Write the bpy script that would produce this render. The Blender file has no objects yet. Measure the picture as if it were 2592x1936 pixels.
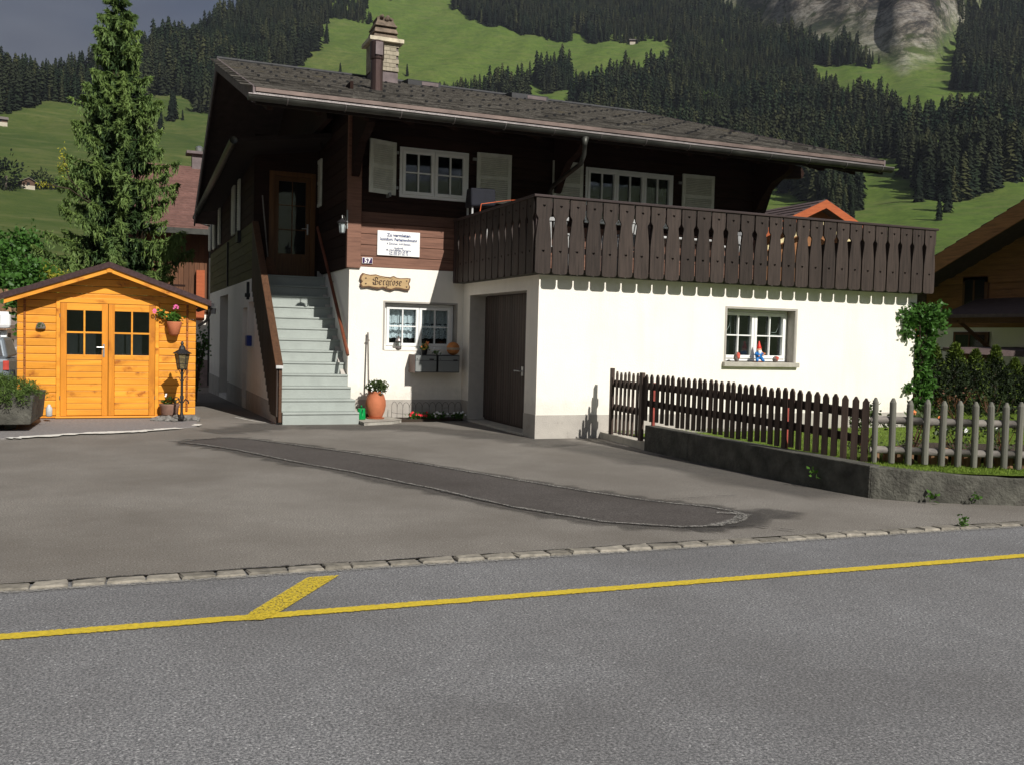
import bpy, math, random
import numpy as np
from mathutils import Vector, Matrix
R = math.radians
scene = bpy.context.scene
col = scene.collection

# ---------------------------------------------------------------- camera
def make_camera():
    yaw, pit, rol = .3892, -.0467, .0251
    fw = Vector((math.sin(yaw)*math.cos(pit), math.cos(yaw)*math.cos(pit), math.sin(pit)))
    r0 = Vector((math.cos(yaw), -math.sin(yaw), 0)); u0 = r0.cross(fw)
    r = r0*math.cos(rol) + u0*math.sin(rol); u = -r0*math.sin(rol) + u0*math.cos(rol)
    cd = bpy.data.cameras.new('camera'); cd.sensor_width = 36; cd.lens = 2436.17/2592*36
    cd.clip_start = .1; cd.clip_end = 6000
    co = bpy.data.objects.new('camera', cd); col.objects.link(co)
    m = Matrix((r, u, -fw)).transposed().to_4x4(); m.translation = Vector((-6.1609, -14.0008, 1.6))
    co.matrix_world = m; scene.camera = co
make_camera()
# ---------------------------------------------------------------- sky and sun
SUN = Vector((.205, -1, .77)).normalized()          # towards the sun
el = math.asin(SUN.z); az = math.atan2(SUN.x, SUN.y)
w = bpy.data.worlds.new('World'); scene.world = w; w.use_nodes = True
nt = w.node_tree; nt.nodes.clear()
def N(nt, t, **k):
    n = nt.nodes.new(t)
    for a, b in k.items(): setattr(n, a, b)
    return n
wo = N(nt, 'ShaderNodeOutputWorld'); bg = N(nt, 'ShaderNodeBackground'); bg.inputs[1].default_value = .066
sky = N(nt, 'ShaderNodeTexSky', sky_type='NISHITA'); sky.sun_disc = False
sky.sun_elevation = el; sky.sun_rotation = az; sky.altitude = 1300
tc = N(nt, 'ShaderNodeTexCoord'); mp = N(nt, 'ShaderNodeMapping'); mp.inputs['Scale'].default_value = (1, 1, 2.6)
nz = N(nt, 'ShaderNodeTexNoise'); nz.inputs['Scale'].default_value = 1.5; nz.inputs['Detail'].default_value = 7
nz.inputs['Roughness'].default_value = .55
rp = N(nt, 'ShaderNodeValToRGB'); rp.color_ramp.elements[0].position = .30; rp.color_ramp.elements[0].color = (.72, .72, .72, 1)
rp.color_ramp.elements[1].position = .62; rp.color_ramp.elements[1].color = (1, 1, 1, 1)
nz2 = N(nt, 'ShaderNodeTexNoise'); nz2.inputs['Scale'].default_value = 3.2; nz2.inputs['Detail'].default_value = 5
rp2 = N(nt, 'ShaderNodeValToRGB')
rp2.color_ramp.elements[0].position = .35; rp2.color_ramp.elements[0].color = (.58, .70, 1.15, 1)
rp2.color_ramp.elements[1].position = .7; rp2.color_ramp.elements[1].color = (1.7, 1.85, 2.25, 1)
mx = N(nt, 'ShaderNodeMix', data_type='RGBA')
L = nt.links.new
L(tc.outputs['Generated'], mp.inputs[0]); L(mp.outputs[0], nz.inputs['Vector']); L(mp.outputs[0], nz2.inputs['Vector'])
L(nz.outputs['Fac'], rp.inputs[0]); L(nz2.outputs['Fac'], rp2.inputs[0])
L(rp.outputs[0], mx.inputs[0]); L(sky.outputs[0], mx.inputs[6]); L(rp2.outputs[0], mx.inputs[7])
L(mx.outputs[2], bg.inputs[0]); L(bg.outputs[0], wo.inputs[0])
sl = bpy.data.lights.new('sun', 'SUN'); sl.energy = 4.9; sl.angle = R(.5); sl.color = (1, .965, .9)
so = bpy.data.objects.new('sun', sl); col.objects.link(so); so.rotation_euler = SUN.to_track_quat('Z', 'Y').to_euler()
scene.view_settings.view_transform = 'Standard'; scene.view_settings.look = 'None'
scene.view_settings.exposure = .38; scene.view_settings.gamma = 1; scene.view_settings.use_curve_mapping = False

# ---------------------------------------------------------------- helpers
class MB:
    def __init__(s, T=None): s.v = []; s.f = []; s.T = T
    def add(s, vs, fs):
        n = len(s.v)
        if s.T: vs = [tuple(s.T @ Vector(p)) for p in vs]
        s.v += [tuple(p) for p in vs]; s.f += [tuple(i+n for i in f) for f in fs]; return s
    def box(s, x0, x1, y0, y1, z0, z1):
        return s.add([(x0,y0,z0),(x1,y0,z0),(x1,y1,z0),(x0,y1,z0),(x0,y0,z1),(x1,y0,z1),(x1,y1,z1),(x0,y1,z1)],
                     [(0,3,2,1),(4,5,6,7),(0,1,5,4),(1,2,6,5),(2,3,7,6),(3,0,4,7)])
    def hexa(s, p):   # 8 points: bottom 4, top 4
        return s.add(p, [(0,3,2,1),(4,5,6,7),(0,1,5,4),(1,2,6,5),(2,3,7,6),(3,0,4,7)])
    def quad(s, *p): return s.add(p, [tuple(range(len(p)))])
    def prism(s, pts, a, b, ax='y'):   # 2D outline extruded along an axis
        n = len(pts)
        def P(u, v, t): return {'y': (u, t, v), 'x': (t, u, v), 'z': (u, v, t)}[ax]
        vs = [P(u, v, a) for u, v in pts] + [P(u, v, b) for u, v in pts]
        return s.add(vs, [tuple(range(n)), tuple(range(2*n-1, n-1, -1))] + [(i, (i+1) % n, (i+1) % n+n, i+n) for i in range(n)])
    def tube(s, pts, r, n=8, caps=True):
        pts = [Vector(p) for p in pts]; rs = r if isinstance(r, (list, tuple)) else [r]*len(pts)
        vs = []; fs = []
        for i, p in enumerate(pts):
            d = (pts[min(i+1, len(pts)-1)] - pts[max(i-1, 0)]).normalized()
            a = d.cross(Vector((0, 0, 1)));
            if a.length < .1: a = d.cross(Vector((0, 1, 0)))
            a.normalize(); b = d.cross(a)
            for k in range(n):
                t = 2*math.pi*k/n; vs.append(p + (a*math.cos(t) + b*math.sin(t))*rs[i])
        for i in range(len(pts)-1):
            for k in range(n): fs.append((i*n+k, i*n+(k+1) % n, (i+1)*n+(k+1) % n, (i+1)*n+k))
        if caps: fs += [tuple(range(n)), tuple(range(len(vs)-1, len(vs)-n-1, -1))]
        return s.add(vs, fs)
    def lathe(s, prof, c=(0, 0, 0), n=16, ph=0, sx=1, sy=1):
        vs = []; fs = []
        for r, z in prof:
            for k in range(n):
                t = 2*math.pi*k/n+ph; vs.append((c[0]+r*math.cos(t)*sx, c[1]+r*math.sin(t)*sy, c[2]+z))
        for i in range(len(prof)-1):
            for k in range(n): fs.append((i*n+k, i*n+(k+1) % n, (i+1)*n+(k+1) % n, (i+1)*n+k))
        fs += [tuple(range(n-1, -1, -1)), tuple(range(len(vs)-n, len(vs)))]
        return s.add(vs, fs)
    def ball(s, c, r, n=12, sz=1, sy=1):
        return s.lathe([(max(r*math.sin(math.pi*i/8), .001), -r*math.cos(math.pi*i/8)*sz) for i in range(9)], c, n, 0, 1, sy)
    def mesh(s, name, smooth=False):
        me = bpy.data.meshes.new(name); me.from_pydata(s.v, [], s.f); me.update()
        if smooth: me.shade_smooth()
        return me
def npmesh(name, V, F, smooth=False):
    V = np.asarray(V, np.float32); F = np.asarray(F, np.int32); k = F.shape[1]
    me = bpy.data.meshes.new(name); me.vertices.add(len(V)); me.vertices.foreach_set('co', V.ravel())
    me.loops.add(F.size); me.loops.foreach_set('vertex_index', F.ravel())
    me.polygons.add(len(F)); me.polygons.foreach_set('loop_start', np.arange(0, F.size, k, dtype=np.int32))
    me.polygons.foreach_set('loop_total', np.full(len(F), k, np.int32)); me.update(calc_edges=True)
    if smooth: me.shade_smooth()
    return me
def wloc(o):
    v = Vector((0, 0, 0))
    while o: v += o.location; o = o.parent
    return v
def tag(o, label=None, cat=None, group=None, kind=None):
    if label: o['label'] = label
    if cat: o['category'] = cat
    if group: o['group'] = group
    if kind: o['kind'] = kind
    return o
def obj(name, mb, mat, parent=None, smooth=False, bevel=0, origin=None, kind=None, label=None):
    me = mb.mesh(name, smooth) if isinstance(mb, MB) else mb
    o = bpy.data.objects.new(name, me); col.objects.link(o)
    if mat is not None and not me.materials: me.materials.append(mat)
    if parent is not None:
        o.parent = parent; off = wloc(parent)
        if isinstance(mb, MB) and off.length > 0: me.transform(Matrix.Translation(-off))
    elif origin is not None and isinstance(mb, MB):
        me.transform(Matrix.Translation(-Vector(origin))); o.location = origin
    if bevel:
        b = o.modifiers.new('bevel', 'BEVEL'); b.width = bevel; b.segments = 2; b.limit_method = 'ANGLE'
    if kind: o['kind'] = kind
    if label: o['label'] = label
    return o
def inst(name, me, parent, loc, rot=(0, 0, 0), sc=(1, 1, 1)):   # an object that shares mesh data, placed in world space
    o = bpy.data.objects.new(name, me); col.objects.link(o); o.parent = parent
    o.location = Vector(loc) - (wloc(parent) if parent else Vector((0, 0, 0))); o.rotation_euler = rot; o.scale = sc
    return o
def thing(name, loc, label=None, cat=None, group=None, kind=None):
    o = bpy.data.objects.new(name, None); col.objects.link(o); o.location = loc; o.empty_display_size = .2
    return tag(o, label, cat, group, kind)
def copy_tree(o, parent=None):
    c = o.copy(); col.objects.link(c); c.parent = parent
    for ch in list(o.children): copy_tree(ch, c)
    return c

# ---------------------------------------------------------------- materials
def base(name, rough=.8, spec=.3, metal=0):
    m = bpy.data.materials.new(name); m.use_nodes = True; nt = m.node_tree; b = nt.nodes['Principled BSDF']
    b.inputs['Roughness'].default_value = rough; b.inputs['Specular IOR Level'].default_value = spec; b.inputs['Metallic'].default_value = metal
    return m, nt, b
def coords(nt, scale=(1, 1, 1), rnd=True):
    tc = N(nt, 'ShaderNodeTexCoord'); mp = N(nt, 'ShaderNodeMapping'); mp.inputs['Scale'].default_value = scale
    nt.links.new(tc.outputs['Object'], mp.inputs[0])
    if rnd:
        oi = N(nt, 'ShaderNodeObjectInfo'); mu = N(nt, 'ShaderNodeMath', operation='MULTIPLY'); mu.inputs[1].default_value = 37
        nt.links.new(oi.outputs['Random'], mu.inputs[0]); nt.links.new(mu.outputs[0], mp.inputs['Location'])
    return mp.outputs[0]
def noise(nt, vec, scale, detail=4, rough=.6, dist=0):
    n = N(nt, 'ShaderNodeTexNoise'); n.inputs['Scale'].default_value = scale; n.inputs['Detail'].default_value = detail
    n.inputs['Roughness'].default_value = rough; n.inputs['Distortion'].default_value = dist
    nt.links.new(vec, n.inputs['Vector']); return n.outputs['Fac']
def ramp(nt, fac, stops):
    r = N(nt, 'ShaderNodeValToRGB'); e = r.color_ramp.elements
    while len(e) < len(stops): e.new(.5)
    for i, (p, c) in enumerate(stops): e[i].position = p; e[i].color = (*c, 1) if len(c) == 3 else c
    nt.links.new(fac, r.inputs[0]); return r.outputs[0]
def mix(nt, fac, a, b, mode='MIX'):
    m = N(nt, 'ShaderNodeMix', data_type='RGBA', blend_type=mode)
    for s, v in ((0, fac), (6, a), (7, b)):
        if isinstance(v, (int, float)): m.inputs[s].default_value = v
        elif isinstance(v, tuple): m.inputs[s].default_value = (*v, 1)
        else: nt.links.new(v, m.inputs[s])
    return m.outputs[2]
def bump(nt, b, h, strength=.3, dist=.02):
    n = N(nt, 'ShaderNodeBump'); n.inputs['Strength'].default_value = strength; n.inputs['Distance'].default_value = dist
    nt.links.new(h, n.inputs['Height']); nt.links.new(n.outputs[0], b.inputs['Normal'])
def simple(name, c, rough=.7, spec=.3, metal=0, var=.25, scale=6, bs=60, bst=.15, stretch=(1, 1, 1), rnd=.12, dirt=None):
    m, nt, b = base(name, rough, spec, metal)
    v = coords(nt, stretch); f = noise(nt, v, scale)
    d = tuple(x*(1-var) for x in c); l = tuple(min(1, x*(1+var)) for x in c)
    cc = ramp(nt, f, [(.3, d), (.7, l)])
    if rnd:
        oi = N(nt, 'ShaderNodeObjectInfo'); mr = N(nt, 'ShaderNodeMapRange'); mr.inputs[3].default_value = 1-rnd; mr.inputs[4].default_value = 1+rnd
        nt.links.new(oi.outputs['Random'], mr.inputs[0])
        vm = N(nt, 'ShaderNodeVectorMath', operation='SCALE'); nt.links.new(cc, vm.inputs[0]); nt.links.new(mr.outputs[0], vm.inputs['Scale']); cc = vm.outputs[0]
    if dirt:
        f2 = noise(nt, coords(nt, (1, 1, 1), False), dirt[1], 6, .7); k = ramp(nt, f2, [(dirt[2], (0, 0, 0)), (dirt[2]+.15, (1, 1, 1))])
        cc = mix(nt, k, cc, dirt[0])
    nt.links.new(cc, b.inputs['Base Color'])
    if bst: bump(nt, b, noise(nt, v, bs, 3), bst)
    return m
def wood(name, c, c2, rough=.65, axis='x', grain=28, knots=None, bst=.35, rnd=.25, spec=.3):
    m, nt, b = base(name, rough, spec)
    st = {'x': (.06, 1, 1), 'y': (1, .06, 1), 'z': (1, 1, .06)}[axis]
    v = coords(nt, st); f = noise(nt, v, grain, 6, .65, .4)
    cc = ramp(nt, f, [(.3, c2), (.55, c), (.8, tuple(min(1, x*1.25) for x in c))])
    f2 = noise(nt, coords(nt, (1, 1, 1)), 1.6, 4); cc = mix(nt, ramp(nt, f2, [(.35, (.0, .0, .0)), (.7, (.55, .55, .55))]), cc, tuple(x*.7 for x in c))
    if knots:
        vv = N(nt, 'ShaderNodeTexVoronoi'); vv.inputs['Scale'].default_value = knots[1]
        ks = {'x': (.6, .12, 1), 'y': (1, .45, 1), 'z': (1, .12, .6)}[axis]
        kn = coords(nt, ks); wn = noise(nt, coords(nt, (1, 1, 1)), 9, 3)
        ad = N(nt, 'ShaderNodeVectorMath', operation='ADD'); sc = N(nt, 'ShaderNodeVectorMath', operation='SCALE')
        cmb = N(nt, 'ShaderNodeCombineXYZ'); nt.links.new(wn, cmb.inputs[0]); nt.links.new(wn, cmb.inputs[2])
        nt.links.new(cmb.outputs[0], sc.inputs[0]); sc.inputs['Scale'].default_value = .25
        nt.links.new(kn, ad.inputs[0]); nt.links.new(sc.outputs[0], ad.inputs[1]); nt.links.new(ad.outputs[0], vv.inputs['Vector'])
        k = ramp(nt, vv.outputs['Distance'], [(.06, (1, 1, 1)), (.14, (.5, .5, .5)), (.36, (0, 0, 0))]); cc = mix(nt, k, cc, knots[0])
    if rnd:
        oi = N(nt, 'ShaderNodeObjectInfo'); mr = N(nt, 'ShaderNodeMapRange'); mr.inputs[3].default_value = 1-rnd; mr.inputs[4].default_value = 1+rnd
        nt.links.new(oi.outputs['Random'], mr.inputs[0])
        vm = N(nt, 'ShaderNodeVectorMath', operation='SCALE'); nt.links.new(cc, vm.inputs[0]); nt.links.new(mr.outputs[0], vm.inputs['Scale']); cc = vm.outputs[0]
    nt.links.new(cc, b.inputs['Base Color']); bump(nt, b, f, bst, .01)
    return m
def asphalt(name, c, speck, big, rough=.9, tint=(.9, .85, .8)):
    m, nt, b = base(name, rough, .2); v = coords(nt, (1, 1, 1), False)
    f = noise(nt, v, 75, 4, .85); cc = ramp(nt, f, [(.36, tuple(x*.35 for x in c)), (.5, c), (.64, speck)])
    vo = N(nt, 'ShaderNodeTexVoronoi'); vo.inputs['Scale'].default_value = 42; nt.links.new(v, vo.inputs['Vector'])
    k = ramp(nt, vo.outputs['Distance'], [(.12, (1, 1, 1)), (.26, (0, 0, 0))]); sel = ramp(nt, vo.outputs['Color'], [(.6, (0, 0, 0)), (.85, (.75, .75, .75))])
    kk = mix(nt, 1.0, k, sel, 'MULTIPLY'); cc = mix(nt, kk, cc, tuple(min(1, x*1.7) for x in speck))
    f2 = noise(nt, v, .55, 6, .62); cc = mix(nt, ramp(nt, f2, [(.38, (big, big, big)), (.62, (0, 0, 0))]), cc, tuple(x*t*.55 for x, t in zip(c, tint)))
    f3 = noise(nt, v, 3.2, 5, .7); cc = mix(nt, ramp(nt, f3, [(.5, (0, 0, 0)), (.75, (.35, .35, .35))]), cc, tuple(x*.65 for x in c))
    nt.links.new(cc, b.inputs['Base Color']); bump(nt, b, f, .5, .006); return m
def plaster(name, c, st=.35):
    m, nt, b = base(name, .9, .2); v = coords(nt, (1, 1, 1), False)
    f = noise(nt, v, 1.3, 6, .6); cc = ramp(nt, f, [(.3, tuple(x*.93 for x in c)), (.7, c)])
    vs = coords(nt, (3, 3, .35), False); f3 = noise(nt, vs, 1.2, 5); cc = mix(nt, ramp(nt, f3, [(.5, (0, 0, 0)), (.75, (.3, .3, .3))]), cc, tuple(x*.72 for x in c)); sz = N(nt, 'ShaderNodeSeparateXYZ'); nt.links.new(v, sz.inputs[0]); ag = N(nt, 'ShaderNodeMath', operation='MULTIPLY_ADD'); nt.links.new(noise(nt, v, 5, 5, .7), ag.inputs[0]); ag.inputs[1].default_value = -.9; nt.links.new(sz.outputs[2], ag.inputs[2]); cc = mix(nt, ramp(nt, ag.outputs[0], [(0, (.35, .35, .35)), (.22, (0, 0, 0))]), cc, tuple(x*.6 for x in c))
    nt.links.new(cc, b.inputs['Base Color'])
    f2 = noise(nt, v, 38, 4, .7); bump(nt, b, f2, st, .02); return m
def leaf(name, c, c2, rough=.6, scale=3, tr=.25):
    m, nt, b = base(name, rough, .25); v = coords(nt, (1, 1, 1)); f = noise(nt, v, scale, 4, .7)
    cc = ramp(nt, f, [(.3, c2), (.7, c)]); nt.links.new(cc, b.inputs['Base Color'])
    if tr:
        t = N(nt, 'ShaderNodeBsdfTranslucent'); nt.links.new(cc, t.inputs[0]); ms = N(nt, 'ShaderNodeMixShader'); ms.inputs[0].default_value = tr
        out = nt.nodes['Material Output']; nt.links.new(b.outputs[0], ms.inputs[1]); nt.links.new(t.outputs[0], ms.inputs[2]); nt.links.new(ms.outputs[0], out.inputs[0])
    return m
def glass(name, tint=(.9, .95, .95)):
    m = bpy.data.materials.new(name); m.use_nodes = True; nt = m.node_tree; nt.nodes.clear()
    o = N(nt, 'ShaderNodeOutputMaterial'); t = N(nt, 'ShaderNodeBsdfTransparent'); t.inputs[0].default_value = (*tint, 1)
    g = N(nt, 'ShaderNodeBsdfGlossy'); g.inputs['Roughness'].default_value = .03; g.inputs[0].default_value = (.9, .9, .9, 1)
    fr = N(nt, 'ShaderNodeFresnel'); fr.inputs[0].default_value = 1.5; x = N(nt, 'ShaderNodeMixShader')
    nt.links.new(fr.outputs[0], x.inputs[0]); nt.links.new(t.outputs[0], x.inputs[1]); nt.links.new(g.outputs[0], x.inputs[2]); nt.links.new(x.outputs[0], o.inputs[0]); return m
def ragged(name, c, scale, lo, hi, rough=.9, edge=.5, top=1):   # patchy sheet: worn away in spots
    m = bpy.data.materials.new(name); m.use_nodes = True; nt = m.node_tree; b = nt.nodes['Principled BSDF']; b.inputs['Roughness'].default_value = rough
    v = coords(nt, (1, 1, 1), False); f0 = noise(nt, v, scale, 6, .75); at = N(nt, 'ShaderNodeAttribute', attribute_name='core'); ma = N(nt, 'ShaderNodeMath', operation='MULTIPLY_ADD'); nt.links.new(at.outputs['Fac'], ma.inputs[0]); ma.inputs[1].default_value = edge; a2 = N(nt, 'ShaderNodeMath', operation='ADD'); nt.links.new(f0, a2.inputs[0]); a2.inputs[1].default_value = -edge*.5; nt.links.new(a2.outputs[0], ma.inputs[2]); f = ma.outputs[0]; k = ramp(nt, f, [(lo, (0, 0, 0)), (hi, (top, top, top))])
    f2 = noise(nt, v, 40, 4, .7); nt.links.new(ramp(nt, f2, [(.3, tuple(x*.6 for x in c)), (.7, c)]), b.inputs['Base Color'])
    t = N(nt, 'ShaderNodeBsdfTransparent'); ms = N(nt, 'ShaderNodeMixShader')
    nt.links.new(k, ms.inputs[0]); nt.links.new(t.outputs[0], ms.inputs[1]); nt.links.new(b.outputs[0], ms.inputs[2]); nt.links.new(ms.outputs[0], nt.nodes['Material Output'].inputs[0]); return m

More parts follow.
